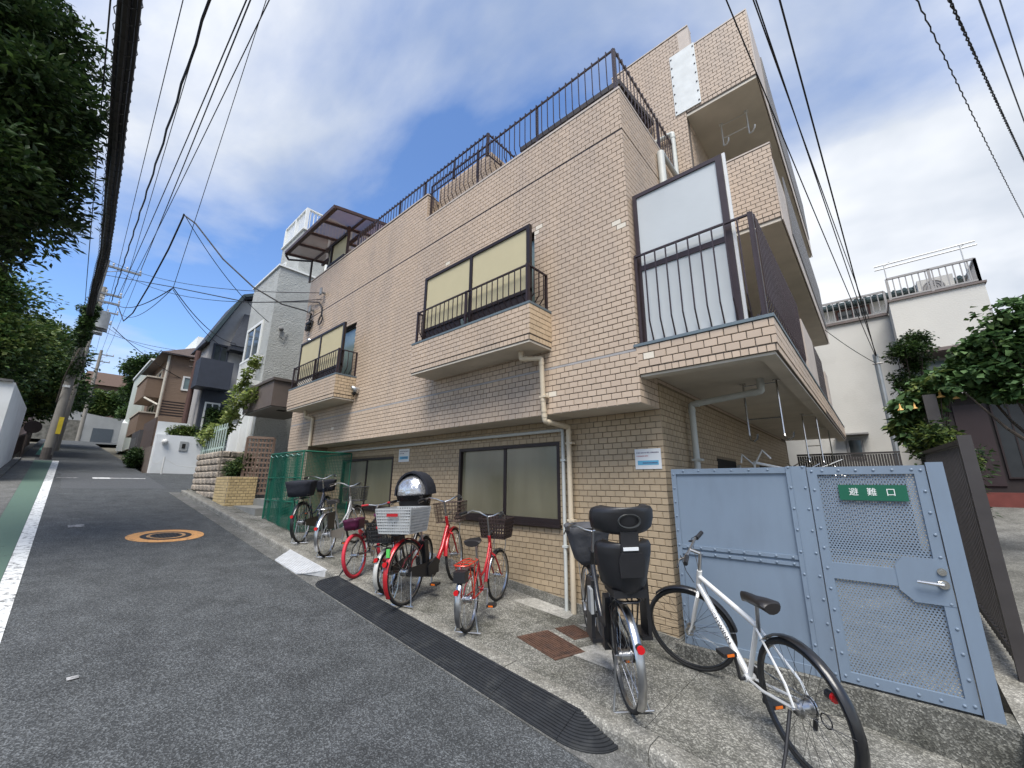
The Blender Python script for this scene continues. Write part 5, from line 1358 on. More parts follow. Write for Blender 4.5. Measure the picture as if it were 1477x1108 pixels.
# ---- entrance canopy with relief lettering
CANB = mat('canopy_taupe', (0.115, 0.092, 0.080), 0.7, var=0.06)
ec = thing('entrance_canopy', (-12.4, 3.6, 3.5), 'taupe porch canopy with raised lettering over the lattice entrance', 'canopy')
b = MB(); b.box(-13.6, -11.3, 3.47, 4.6, 3.62, 4.28); b.build('fascia', CANB, ec)
b = MB(); b.box(-13.65, -11.25, 3.43, 4.6, 4.281, 4.35); b.build('roof_edge', mat('canopy_edge', (0.085, 0.070, 0.062), 0.6, var=0.06), ec)
b = MB(); b.box(-13.55, -11.35, 3.50, 4.6, 3.595, 3.619); sf = b.build('soffit', mat('canopy_soffit', (0.26, 0.24, 0.22), 0.7, var=0.06), ec)
b = MB(); b.box(-11.9, -11.7, 3.8, 4.0, 3.588, 3.5945); b.build('downlight', DARK, sf)
put_text('lettering', 'ｺｰﾎﾟﾗｽ', 0.20, mat('letter_relief', (0.075, 0.062, 0.055), 0.6, var=0), ec, (-12.5, 3.467, 4.0), (1,0,0), (0,0,1), 1.2)
# ---- brown lattice screens, steps and brick planter
LAT = mat('lattice_brown', (0.190, 0.130, 0.100), 0.65, var=0.06)
def lattice(x, y0, y1, z0, z1, label, ny, nz, dx=0.0, stile=True):
    t_ = thing('lattice_screen', (x, (y0+y1)/2, z0), label, 'screen')
    D = Vector((dx, y1-y0, 0)); A = Vector((x, y0, 0)); Lh = D.length; D.normalize()
    def at_(s, z): return A+D*s+Vector((0,0,z))
    b = MB(); w_ = 0.06
    b.bar(at_(0, z0), at_(0, z1), w_, w_*0.8); b.bar(at_(Lh, z0), at_(Lh, z1), w_, w_*0.8); b.bar(at_(0, z1), at_(Lh, z1), w_*.9, w_); b.bar(at_(0, z0+0.10), at_(Lh, z0+0.10), w_*.9, w_)
    if stile: b.bar(at_(Lh*0.42, z0+.1), at_(Lh*0.42, z1), w_*.8, w_*.6)
    b.build('frame', LAT, t_)
    for i in range(1, ny): MB().bar(at_(Lh*i/ny, z0+0.13), at_(Lh*i/ny, z1-0.03), 0.036, 0.030).build('upright', LAT, t_)
    for j in range(1, nz):
        z = z0+0.1+(z1-z0-0.1)*j/nz; MB().bar(at_(0.03, z), at_(Lh-0.03, z), 0.034, 0.042).build('rail', LAT, t_)
lattice(-12.05, 3.30, 3.84, 1.34, 2.84, 'tall brown lattice screen between the brick planter and the green net', 7, 11, 0.25)
lattice(-11.4, 4.5, 4.95, 1.5, 3.1, 'narrow brown lattice door set back behind the green net', 4, 9, 0.1, False)
stp = thing('entrance_steps', (-11.2, 3.8, 1.0), 'grey concrete steps at the lattice entrance', 'steps')
for i in range(2): MB().box(-12.05, -10.2, 3.15+i*0.42, 4.6, za(-11.2)-0.25, 1.16+i*0.16).build('step', mat('step_grey', (0.22, 0.22, 0.205), 0.8, var=0.12, scale=6), stp)
def brick_faces(root, faces, bl, bh, joint, m, jitter=0.0, depth=0.012):
    """each brick an object of its own on the given faces (o, u, n, width, height)"""
    src = {}
    off = Vector(OFF[root.name])
    for (o, u, n, wd, ht, base) in faces:
        o, u, n = Vector(o), Vector(u).normalized(), Vector(n).normalized(); rows = max(1, round(ht/bh)); ph = ht/rows
        for r in range(rows):
            x = -0.5*bl if r % 2 else 0
            while x < wd-0.03:
                s0, s1 = max(0, x), min(wd, x+bl); x += bl
                if s1-s0 < 0.04: continue
                c = o+u*((s0+s1)/2)+Vector((0,0,(r+.5)*ph))
                if base and c.z < za(c.x)-0.04: continue
                key = (round(s1-s0, 3), tuple(n), round(ph, 4))
                if key not in src:
                    b = MB(); e = 0.030 if jitter else 0.006; l = s1-s0-joint; h = ph-joint
                    P = lambda a, q, k: u*a+Vector((0,0,q))+n*k
                    b.loft([[P(-l/2, -h/2, -.01), P(l/2, -h/2, -.01), P(l/2, h/2, -.01), P(-l/2, h/2, -.01)], [P(-l/2, -h/2, depth-e), P(l/2, -h/2, depth-e), P(l/2, h/2, depth-e), P(-l/2, h/2, depth-e)], [P(-l/2+e, -h/2+e, depth), P(l/2-e, -h/2+e, depth), P(l/2-e, h/2-e, depth), P(-l/2+e, h/2-e, depth)]])
                    if jitter:
                        o_ = b.build('stone_block', m, root, off=(0,0,0))
                    else: o_ = b.build('brick', m, root, off=(0,0,0))
                    o_.location = c-off; src[key] = o_
                else: inst(src[key], src[key].name.split('.')[0], root, c-off+n*random.uniform(-jitter, jitter))
BRY = mat('planter_brick', (0.50, 0.38, 0.20), 0.75, var=0.08, island=0.12, scale=4)
plt = thing('brick_planter', (-12.2, 3.2, 1.1), 'low yellowish brick planter at the foot of the lattice screen', 'planter')
MB().box(-12.85, -11.82, 2.965, 3.6, 0.95, 1.845).build('core', mat('pale_mortar', (0.30, 0.26, 0.20), 0.9, var=0.1), plt)
brick_faces(plt, [((-12.85, 2.963, 1.02), (1,0,0), (0,-1,0), 1.03, 0.82, True), ((-11.818, 2.965, 1.02), (0,1,0), (1,0,0), 0.63, 0.82, False)], 0.118, 0.067, 0.009, BRY)
# ---- rock-faced block wall at the corner of the side street
BLK = mat('rock_face_block', (0.36, 0.305, 0.245), 0.9, var=0.35, scale=9, island=0.18, bump=2.5, bscale=9, col2=(0.10, 0.09, 0.078), c2scale=3.2, c2lo=0.50, c2hi=0.70)
sw = thing('block_wall', (-14.1, 3.1, 1.2), 'rock-faced stone block wall at the corner of the side street', 'wall')
MB().box(-15.38, -12.90, 2.99, 3.9, 0.9, 2.50).build('core', mat('dark_mortar', (0.10, 0.09, 0.08), 0.9, var=0.1), sw)
brick_faces(sw, [((-15.38, 2.987, 1.12), (1,0,0), (0,-1,0), 2.48, 1.40, True), ((-12.898, 2.99, 1.12), (0,1,0), (1,0,0), 0.9, 1.40, False), ((-15.382, 3.89, 1.3), (0,-1,0), (-1,0,0), 0.9, 1.2, False)], 0.40, 0.175, 0.018, BLK, 0.010, 0.045)
# slatted white-green fence on that wall
PGR = mat('pale_green_fence', (0.50, 0.60, 0.55), 0.5, 0.1, var=0.06)
fc = thing('picket_fence', (-14.2, 3.02, 2.5), 'pale green metal fence on top of the stone block wall', 'fence')
b = MB(); b.box(-15.33, -12.95, 3.02, 3.05, 2.60, 2.65); b.box(-15.33, -12.95, 3.02, 3.05, 3.12, 3.17); b.build('rail', PGR, fc)
for i in range(11):
    x = -15.33+i*0.236; MB().box(x, x+0.035, 2.995, 3.0195, 2.52, 3.26).build('picket', PGR, fc)
# ---- surveillance camera under the canopy
sc2 = thing('wall_camera', (-13.4, 3.4, 3.4), 'white security camera below the taupe canopy', 'camera')
b = MB(); b.obox((-13.45, 3.30, 3.38), V(0.16, -0.05, -0.02), V(0.02, 0.05, 0), V(0, 0.01, 0.06)); b.build('housing', WHT, sc2)
b = MB(); b.tube([(-13.4, 3.34, 3.42), (-13.3, 3.4, 3.42), (-13.28, 3.46, 3.62)], 0.015, 6); b.build('bracket', STEELW, sc2)
# ---- white garden wall across the side street
gw = thing('white_garden_wall', (-22.6, 3.6, 2.0), 'white rendered garden wall with globe lamp across the side street', 'wall')
b = MB(); b.box(-22.9, -22.5, 2.82, 6.2, 1.7, 3.66); b.box(-22.95, -22.899+0.0, 2.80, 3.9, 1.7, 4.25); b.build('wall', WWALL, gw)
b = MB(); b.box(-28.5, -22.951, 2.80, 3.05, 1.8, 3.2); b.build('return_wall', mat('brown_stone', (0.16, 0.13, 0.11), 0.85, var=0.25, scale=6, bump=0.6), gw)
b = MB(); b.sphere((-22.42, 3.10, 3.36), 0.115); b.build('globe_lamp', mat('globe_glass', (0.62, 0.62, 0.60), 0.3, var=0), gw, smooth='all')
b = MB(); b.box(-22.499, -22.46, 3.62, 3.90, 3.02, 3.42); ib = b.build('letter_box', mat('box_grey', (0.36, 0.37, 0.37), 0.5, 0.3, var=0.1), gw); MB().box(-22.459, -22.45, 3.70, 3.82, 3.12, 3.32).build('slot', DARK, ib)
cp = thing('chain_post', (-22.1, 3.2, 2.0), 'short steel post with slack chains in front of the white garden wall', 'post')
b = MB(); b.cyl((-22.1, 3.15, 1.95), (-22.1, 3.15, 2.72), 0.03, 8); b.build('post', STEELW, cp)
b = MB(); b.tube([(-22.1, 3.15, 2.65), (-22.15, 2.95, 2.42), (-22.2, 2.80, 2.46), (-22.25, 2.72, 2.75)], 0.010, 5); b.tube([(-22.1, 3.15, 2.65), (-22.15, 3.6, 2.38), (-22.2, 4.1, 2.33), (-22.3, 4.5, 2.4)], 0.010, 5); b.build('chain', STEELW, cp)
# ---- navy house
NVY = mat('navy_siding', (0.040, 0.046, 0.062), 0.55, var=0.1); SLT = mat('slate_shingle', (0.035, 0.040, 0.052), 0.7, var=0.2, scale=9, bump=0.8, bscale=22)
PALE = mat('pale_siding', (0.40, 0.385, 0.37), 0.8, var=0.08, bump=0.3)
hC = thing('navy_house', (-26, 7, 2.2), 'narrow house with navy balcony and dark slate roof behind the block wall', 'house')
b = MB(); b.box(-25.6, -22.95, 4.05, 9.4, 2.0, 8.6); b.build('wall', PALE, hC)
b = MB(); b.prism([(-22.96, 4.06, 8.601), (-22.96, 9.3, 8.601), (-22.96, 8.0, 10.7), (-22.96, 6.5, 11.4), (-22.96, 5.0, 10.6)], (-2.6, 0, 0)); b.build('gable', PALE, hC)
b = MB(); b.prism([(-22.6, 3.82, 8.1), (-22.6, 4.95, 10.85), (-22.6, 6.5, 11.65), (-22.6, 8.1, 10.85), (-22.6, 9.6, 8.1), (-22.6, 9.45, 8.1), (-22.6, 7.98, 10.72), (-22.6, 6.5, 11.45), (-22.6, 5.05, 10.72), (-22.6, 3.97, 8.1)], (-3.1, 0, 0)); rfc = b.build('roof', SLT, hC)
b = MB(); b.bar((-22.55, 3.84, 8.1), (-22.55, 4.97, 10.83), 0.1, 0.14); b.bar((-22.55, 4.97, 10.83), (-22.55, 6.5, 11.6), 0.1, 0.14); b.build('fascia', mat('dark_teal_trim', (0.035, 0.055, 0.06), 0.5, var=0.1), rfc)
b = MB(); b.box(-22.949, -22.3, 4.75, 7.6, 7.9, 8.1); b.prism([(-22.3, 4.7, 8.101), (-22.3, 7.6, 8.101), (-22.9, 7.6, 10.0), (-22.9, 5.2, 10.0)], (0.03, 0, 0.02)); b.build('slate_skirt', SLT, hC)
b = MB(); b.box(-22.949, -21.9, 3.66, 4.92, 5.85, 6.02); bc = b.build('balcony', NVY, hC)
b = MB(); b.box(-21.95, -21.9, 3.66, 4.92, 6.021, 7.15); b.box(-22.9, -21.951, 3.66, 3.71, 6.021, 7.15); b.box(-22.9, -21.951, 4.87, 4.92, 6.021, 7.15); b.build('balcony_panel', NVY, bc)
b = MB(); b.box(-22.949, -22.7, 4.10, 5.3, 2.4, 5.84); b.build('navy_bay', NVY, hC)
win(hC, 4.2, 4.85, 7.0, 8.2, 'y', -22.95, NVY, GLASSD, 0.08, True, 0.05, 1); win(hC, 4.25, 4.85, 3.6, 5.3, 'y', -22.7, WHT, GLASSD, 0.07, True, 0.04, 1); win(hC, 5.2, 6.4, 9.0, 9.9, 'y', -22.96, NVY, GLASSD, 0.08, True, 0.05, 1)
b = MB(); b.tube([(-22.6, 5.7, 6.6), (-22.6, 5.7, 5.2), (-22.8, 5.8, 5.0), (-22.8, 5.8, 2.3)], 0.04, 6); b.build('downpipe', NVY, hC)
# ---- brown house with rounded balconies
BRN = mat('brown_siding', (0.205, 0.145, 0.105), 0.8, var=0.06, scale=2, bump=0.6, bscale=5, stretch=(0.4, 0.4, 9)); CRM = mat('cream_trim', (0.56, 0.52, 0.44), 0.6, var=0.05)
hE = thing('brown_house', (-33, 6, 3.0), 'brown sided house with two street balconies up the hill', 'house')
b = MB(); b.box(-36.8, -29.7, 3.62, 11, 2.8, 8.9); b.build('wall', BRN, hE)
b = MB(); b.prism([(-29.3, 3.1, 8.85), (-29.3, 11.5, 8.85), (-31.5, 7.0, 10.9)], (-0.01, 0, 0))
b.add([(-29.3, 3.1, 8.9), (-37.2, 3.1, 8.9), (-37.2, 11.5, 8.9), (-29.3, 11.5, 8.9), (-31.6, 7, 10.9), (-35, 7, 10.9)], [(0,4,5,1), (1,5,2), (2,5,4,3), (3,4,0), (0,1,2,3)]); b.build('roof', mat('brown_shingle', (0.085, 0.065, 0.058), 0.75, var=0.15), hE)
for z in (4.4, 6.5):
    b = MB(); b.box(-35.0, -31.0, 2.9, 3.619, z, z+1.15); bb_ = b.build('balcony', BRN, hE); MB().box(-35.05, -30.95, 2.85, 3.619, z+1.151, z+1.23).build('rail_cap', CRM, bb_)
    win(hE, -34.5, -32.0, z+1.25, z+1.95, 'x', 3.62, CRM, GLASSD, 0.08)
win(hE, 4.3, 5.05, 6.9, 7.75, 'y', -29.7, WHT, GLASSB, 0.09, False, 0.05, 1); win(hE, 4.1, 5.1, 4.3, 5.05, 'y', -29.7, CRM, GLASSD, 0.09, False, 0.05, 1)
b = MB(); b.tube([(-29.6, 3.5, 8.8), (-29.6, 3.5, 3.0)], 0.06, 8); b.tube([(-30.9, 2.95, 6.4), (-30.3, 3.1, 6.2), (-29.65, 3.45, 5.9)], 0.06, 6); b.build('downpipe', CRM, hE)
b = MB(); b.box(-31.5, -28.6, 2.85, 3.19, 2.6, 4.35); gr_ = b.build('garage_wall', mat('garage_grey', (0.085, 0.082, 0.085), 0.6, var=0.1), hE); MB().box(-30.9, -29.2, 2.83, 2.849, 2.7, 4.0).build('garage_shutter', mat('shutter_grey', (0.15, 0.15, 0.15), 0.5, 0.3, var=0.1, stretch=(1, 1, 30)), gr_)
b = MB(); b.box(-29.0, -25.2, 3.06, 5.5, 3.2, 4.75); tb = b.build('terrace', BRN, hE)
for i in range(6): MB().box(-25.28, -25.2, 3.06, 5.5, 4.80+i*0.13, 4.86+i*0.13).build('terrace_slat', BRONZE, tb)
b = MB(); b.box(-28.9, -25.3, 3.0, 3.059, 2.7, 4.7); b.build('garage_front', mat('garage_brown', (0.10, 0.075, 0.065), 0.7, var=0.15), hE)
# ---- things further up the hill
fw_ = thing('retaining_wall', (-66, 2, 5.8), 'grey retaining wall with garage shutter at the top of the street', 'wall')
b = MB(); b.prism([(-66, -2.5, 5.6), (-66, 8, 5.6), (-66, 8, 8.6), (-66, 3, 9.0), (-66, -2.5, 9.9)], (-1.5, 0, 0)); b.build('wall', mat('grey_render', (0.30, 0.31, 0.31), 0.85, var=0.15, scale=0.8), fw_)
b = MB(); b.box(-65.98, -65.95, 2.6, 4.3, 5.75, 7.6); b.build('shutter', mat('blue_shutter', (0.085, 0.10, 0.115), 0.5, 0.3, var=0.08), fw_)
b = MB(); b.box(-65.99, -65.8, -2.5, 1.6, 5.6, 8.3); b.build('stone_facing', mat('old_stone', (0.12, 0.115, 0.10), 0.9, var=0.5, scale=3.2, bump=1, bscale=4, island=0.1), fw_)
wr_ = thing('white_rough_wall', (-50, 4, 5), 'whitish rough side wall at the far right bend of the street', 'wall')
b = MB(); b.prism([(-62, 4.9, 5.5), (-44, 3.25, 4.0), (-44, 3.25, 6.2), (-62, 4.9, 9.0)], (0.1, 0.6, 0)); b.build('wall', WWALL, wr_)
hF = thing('far_brown_house', (-78, 4, 6), 'far brown house with wide roof above the retaining wall', 'house')
b = MB(); b.box(-84, -75, 0.8, 8, 5.8, 14.0); b.build('wall', mat('far_brown', (0.13, 0.085, 0.06), 0.8, var=0.1), hF)
b = MB(); b.prism([(-74.5, 0.4, 14.0), (-74.5, 8.4, 14.0), (-76, 7.8, 15.9), (-76, 1.2, 15.9)], (-9, 0, 0)); b.build('roof', mat('far_roof', (0.10, 0.065, 0.05), 0.8, var=0.1), hF)
win(hF, 2.6, 4.0, 12.0, 13.2, 'y', -75, WHT, GLASSD, 0.12, True, 0.05, 1)
hW = thing('far_white_house', (-44, 9, 6), 'far white house peeking above the brown house roof', 'house')
b = MB(); b.box(-50, -40, 6.2, 12, 5, 13.3); b.build('wall', WHT, hW); win(hW, 7.0, 8.0, 11.2, 12.4, 'y', -40, NVY, GLASSD, 0.1, True, 0.04, 1)
hG = thing('pale_green_house', (-43, 5, 5), 'pale green house wall behind the balconies of the brown house', 'house')
b = MB(); b.box(-47, -38, 3.6, 9, 4, 10.2); b.build('wall', mat('pale_green_wall', (0.46, 0.50, 0.45), 0.8, var=0.06), hG)
b = MB(); b.box(-47.1, -37.9, 3.5, 9.1, 10.201, 10.35); b.build('roof_slab', WHT, hG)
# ---- white wall on the left side of the street
lw_ = thing('white_boundary_wall', (-22, -1.2, 1.6), 'tall white rendered boundary wall on the left side of the street', 'wall')
b = MB(); b.add([(-18.3, -1.07, 1.3), (-27.2, -1.07, 2.1), (-27.2, -1.07, 4.75), (-18.3, -1.07, 4.46), (-18.3, -9, 1.3), (-27.2, -9, 2.1), (-27.2, -9, 4.75), (-18.3, -9, 4.46)], [(0,1,2,3)[::-1], (4,5,6,7), (0,3,7,4)[::-1], (1,5,6,2), (3,2,6,7)[::-1]]); b.build('wall', WWALL, lw_)
b = MB(); b.slopebox(-18.25, -27.25, -1.10, -1.071, lambda x, y: zr(x)-0.1, lambda x, y: zr(x)+0.22); b.build('base_course', GUTM, lw_)
b = MB(); b.slopebox(-18.22, -27.28, -1.12, -0.9-8, lambda x, y: 4.462-(x+18.3)*0.0326, lambda x, y: 4.53-(x+18.3)*0.0326); b.build('coping', mat('dark_coping', (0.10, 0.10, 0.10), 0.7, var=0.2), lw_)
pk = thing('pink_wall', (-44, -1.6, 4), 'low pinkish wall with railing beyond the white boundary wall', 'wall')
b = MB(); b.slopebox(-29, -58, -2.1, -1.7, lambda x, y: zr(x)-0.3, lambda x, y: zr(x)+2.3); b.build('wall', mat('pink_render', (0.42, 0.30, 0.28), 0.85, var=0.1), pk)
for i in range(14):
    x = -30-i*1.2; MB().box(x, x-0.06, -1.25, -1.19, zr(x), zr(x)+0.95).build('rail_post', CANB, pk)
b = MB(); b.bar((-30, -1.22, zr(-30)+0.93), (-46, -1.22, zr(-46)+0.93), 0.05, 0.05); b.build('rail', CANB, pk)
mr_ = thing('street_mirror', (-30.5, -0.95, 2.7), 'dark round street mirror on a post past the white boundary wall', 'mirror')
b = MB(); b.cyl((-30.5, -0.95, 2.6), (-30.5, -0.95, 4.6), 0.04, 8); b.build('post', CANB, mr_)
b = MB(); b.cyl((-30.42, -0.82, 4.25), (-30.5, -0.84, 4.25), 0.30, 16); b.build('mirror_disc', BRONZE, mr_)
# rusty brown steel pole behind the white garden wall
bp_ = thing('steel_pole', (-23.1, 3.72, 2.2), 'rusty brown steel pole beside the navy house', 'pole')
b = MB(); b.cyl((-23.1, 3.72, 2.0), (-23.1, 3.72, 7.7), 0.11, 10); b.build('shaft', mat('rust_brown', (0.085, 0.045, 0.038), 0.7, var=0.15), bp_)
b = MB()
for z in (6.9, 7.2): b.cyl((-23.1, 3.47, z), (-23.1, 3.97, z), 0.03, 6)
b.build('crossbar', CANB, bp_)

# ================================================================ right-hand side
RW = mat('offwhite_render', (0.60, 0.585, 0.54), 0.85, var=0.07, scale=0.8, bump=0.2, bscale=30, col2=(0.50, 0.48, 0.44), c2scale=0.7, c2lo=0.52, c2hi=0.8)
hR = thing('offwhite_house', (1, 16, 1.4), 'off-white rendered house with roof terrace behind the gate', 'house')
b = MB(); b.box(-3.5, 2.5, 14.5, 20, 0.5, 6.28); b.build('wall', RW, hR)
b = MB(); b.box(0.87, 2.52, 13.7, 14.499, 4.98, 6.36); b.build('bay', RW, hR)
b = MB(); b.box(0.85, 2.56, 13.66, 14.6, 4.90, 4.979); b.box(0.85, 2.56, 13.66, 14.6, 6.361, 6.41); b.box(-3.5, 0.849, 14.44, 14.6, 6.281, 6.34); b.build('ledge', mat('dull_trim', (0.16, 0.13, 0.12), 0.7, var=0.1), hR)
b = MB(); b.box(-3.2, 2.3, 15.3, 19, 6.341, 7.02); pe = b.build('penthouse', RW, hR)
win(pe, -0.25, 0.55, 6.38, 6.98, 'x', 15.3, mat('red_brown_frame', (0.12, 0.06, 0.05), 0.6, var=0.1), GLASSD, 0.05)
b = MB(); b.prism([(-3.4, 15.0, 7.03), (-3.4, 19, 7.5), (-3.4, 19, 7.58), (-3.4, 15.0, 7.11)], (5.9, 0, 0))
for i in range(28): b.cyl((-3.3+i*0.21, 14.98, 7.09), (-3.3+i*0.21, 15.4, 7.14), 0.05, 6)
b.build('roof', mat('teal_roof', (0.045, 0.07, 0.075), 0.55, var=0.15), hR)
GRYM = mat('grey_railing', (0.30, 0.29, 0.28), 0.5, 0.2, var=0.1)
def rails(parent, p0, p1, z0, z1, n):
    b = MB(); b.bar((*p0, z1), (*p1, z1), 0.05, 0.05); b.bar((*p0, z0+.06), (*p1, z0+.06), 0.04, 0.04)
    for k_ in (0, 0.5, 1): q = Vector(p0).lerp(Vector(p1), k_); b.bar((*q, z0), (*q, z1), 0.05, 0.05)
    r = b.build('railing', GRYM, parent); s = None
    for i in range(1, n):
        q = Vector(p0).lerp(Vector(p1), i/n); MB().bar((*q, z0+.07), (*q, z1-.02), 0.022, 0.022).build('bar', GRYM, r)
rails(hR, (-3.4, 14.55), (0.87, 14.55), 6.34, 7.0, 30); rails(hR, (0.92, 13.75), (2.48, 13.75), 6.41, 7.02, 13); rails(hR, (2.48, 13.75), (2.48, 15.2), 6.41, 7.02, 12)
b = MB()
for x in (0.95, 2.35): b.cyl((x, 13.9, 6.41), (x, 13.9, 7.5), 0.018, 6); b.cyl((x, 13.9, 7.45), (x+0.12, 13.9, 7.55), 0.012, 5)
b.cyl((0.75, 13.9, 7.40), (2.62, 13.9, 7.42), 0.018, 6); b.cyl((0.75, 13.9, 7.50), (2.6, 13.9, 7.52), 0.018, 6); b.build('laundry_frame', STEELW, hR)
ac = thing('air_conditioner', (1.85, 14.3, 6.41), 'outdoor air conditioner unit on the terrace of the off-white house', 'air conditioner')
b = MB(); b.box(1.5, 2.15, 14.2, 14.45, 6.42, 6.95); b.build('case', RW, ac); b = MB()
for r_ in (0.07, 0.13, 0.19): b.torus((1.78, 14.19, 6.68), (1,0,0), (0,0,1), r_, 0.008, 20, 4)
b.cyl((1.78, 14.2, 6.68), (1.78, 14.196, 6.68), 0.21, 20); b.build('fan_grille', GRYM, ac)
win(hR, 1.0, 2.35, 4.05, 4.88, 'x', 14.5, GRYM, GLASSB, 0.05); win(hR, -0.55, -0.2, 2.45, 3.0, 'x', 14.5, GRYM, GLASSD, 0.05, False)
MB().box(-0.75, -0.05, 14.2, 14.499, 3.08, 3.12).build('window_hood', GRYM, hR)
# ground-floor entrance part to the right
hR2 = thing('dark_entrance', (2.2, 13.4, 1.4), 'dark brown entrance front with barred window above a red tiled step', 'entrance')
b = MB(); b.box(1.2, 5.0, 13.3, 14.4, 0.9, 4.0); b.build('wall', mat('dark_brown_wall', (0.020, 0.016, 0.016), 0.7, var=0.2), hR2)
b = MB(); b.box(1.45, 1.95, 13.27, 13.299, 1.75, 3.5); b.build('door', mat('plum_door', (0.028, 0.018, 0.020), 0.5, var=0.1), hR2)
win(hR2, 2.0, 2.5, 1.9, 3.7, 'x', 13.3, BRONZE, mat('dark_pane', (0.02, 0.022, 0.024), 0.2, var=0.3, scale=4), 0.03); b = MB(); b.box(2.5, 2.75, 13.25, 13.299, 1.5, 4.0); b.build('white_pier', RW, hR2)
b = MB(); b.box(1.15, 5.0, 12.7, 13.299, 1.2, 1.62); b.build('red_tiled_step', mat('red_tile', (0.14, 0.035, 0.028), 0.6, var=0.15, scale=8), hR2)
b = MB(); b.box(1.1, 5.0, 13.0, 13.9, 3.72, 3.86); b.build('eave', GRYM, hR2)
# dark ribbed fences
RIB = mat('dark_ribbed', (0.060, 0.054, 0.053), 0.5, 0.3, var=0.15)
def slat_fence(name, p0, p1, zf0, zf1, n, label, w_=0.030, post0=True):
    t_ = thing(name, (p0[0], p0[1], zf0(0)), label, 'fence'); p0, p1 = Vector(p0), Vector(p1); d = (p1-p0).normalized()
    for i in range(n):
        f = (i+0.5)/n; q = p0.lerp(p1, f); MB().bar((q.x, q.y, zf0(f)), (q.x, q.y, zf1(f)-0.03), 0.016, w_, up=(d.x, d.y, 0)).build('slat', RIB, t_)
    b = MB(); b.bar((p0.x, p0.y, zf1(0)), (p1.x, p1.y, zf1(1)), 0.05, 0.04); b.bar((p0.x, p0.y, zf0(0)+.1), (p1.x, p1.y, zf0(1)+.1), 0.05, 0.04); b.build('rail', RIB, t_)
    if post0:
        b = MB(); b.box(p0.x-0.03, p0.x+0.05, p0.y-0.06, p0.y-0.01, zf0(0)-0.1, zf1(0)+0.05); b.build('post', RIB, t_)
    return t_
slat_fence('slatted_fence', (0.55, 4.95), (0.50, 8.6), lambda f: 0.42+0.28*f, lambda f: 2.07+0.12*f, 44, 'dark slatted metal fence running back from the blue gate')
slat_fence('ribbed_fence', (-1.5, 12.6), (0.42, 12.6), lambda f: 0.4, lambda f: 2.48, 40, 'dark ribbed fence across the back of the passage', w_=0.04, post0=False)
tpost = MB().box(0.66, 0.80, 8.5, 8.64, 0.6, 3.05).build('tall_post', RIB); tag(tpost, 'dark post rising among the trumpet flower plants', 'post')
rp = thing('conduit_pole', (0.39, 13.5, 1.4), 'grey steel service pole in front of the off-white house', 'pole')
b = MB(); b.cyl((0.39, 13.5, 1.2), (0.39, 13.5, 5.0), 0.06, 10); b.build('shaft', mat('galvanised', (0.28, 0.30, 0.31), 0.45, 0.5, var=0.1), rp)
b = MB(); b.cyl((0.3, 13.45, 4.75), (0.5, 13.45, 4.75), 0.02, 6); b.cyl((0.3, 13.45, 3.6), (0.5, 13.45, 3.6), 0.02, 6); b.build('bracket', GRYM, rp)
# clutter under the balcony behind the gate: rack with hanging wires and folded things
cl = thing('garden_rack', (-0.9, 6.2, 0.2), 'white wire rack with hooks showing above the gate', 'rack')
b = MB(); b.tube([(-1.1, 5.6, 0.3), (-1.1, 5.6, 1.95), (-1.0, 5.6, 2.12), (-0.92, 5.58, 2.02)], 0.012, 6); b.tube([(-1.1, 5.6, 1.95), (-1.22, 5.6, 2.08), (-1.24, 5.6, 1.98)], 0.012, 6)
b.tube([(-1.1, 5.6, 1.98), (-0.8, 6.3, 1.90), (-0.6, 7.4, 1.92)], 0.016, 6); b.build('hook_stand', STEELW, cl)
b = MB(); b.box(-1.35, -0.65, 5.5, 6.1, 1.86, 1.90); b.build('shelf', STEELW, cl)
b = MB(); rnd = random.Random(5)
for i in range(26):
    p = Vector((rnd.uniform(-1.0, -0.45), rnd.uniform(6, 8.5), rnd.uniform(1.75, 2.05))); q = p+Vector((rnd.uniform(-.3, .3), rnd.uniform(-.5, .5), rnd.uniform(-.15, .15))); b.cyl(p, q, 0.008, 4)
b.build('loose_rods', CHROME, cl)
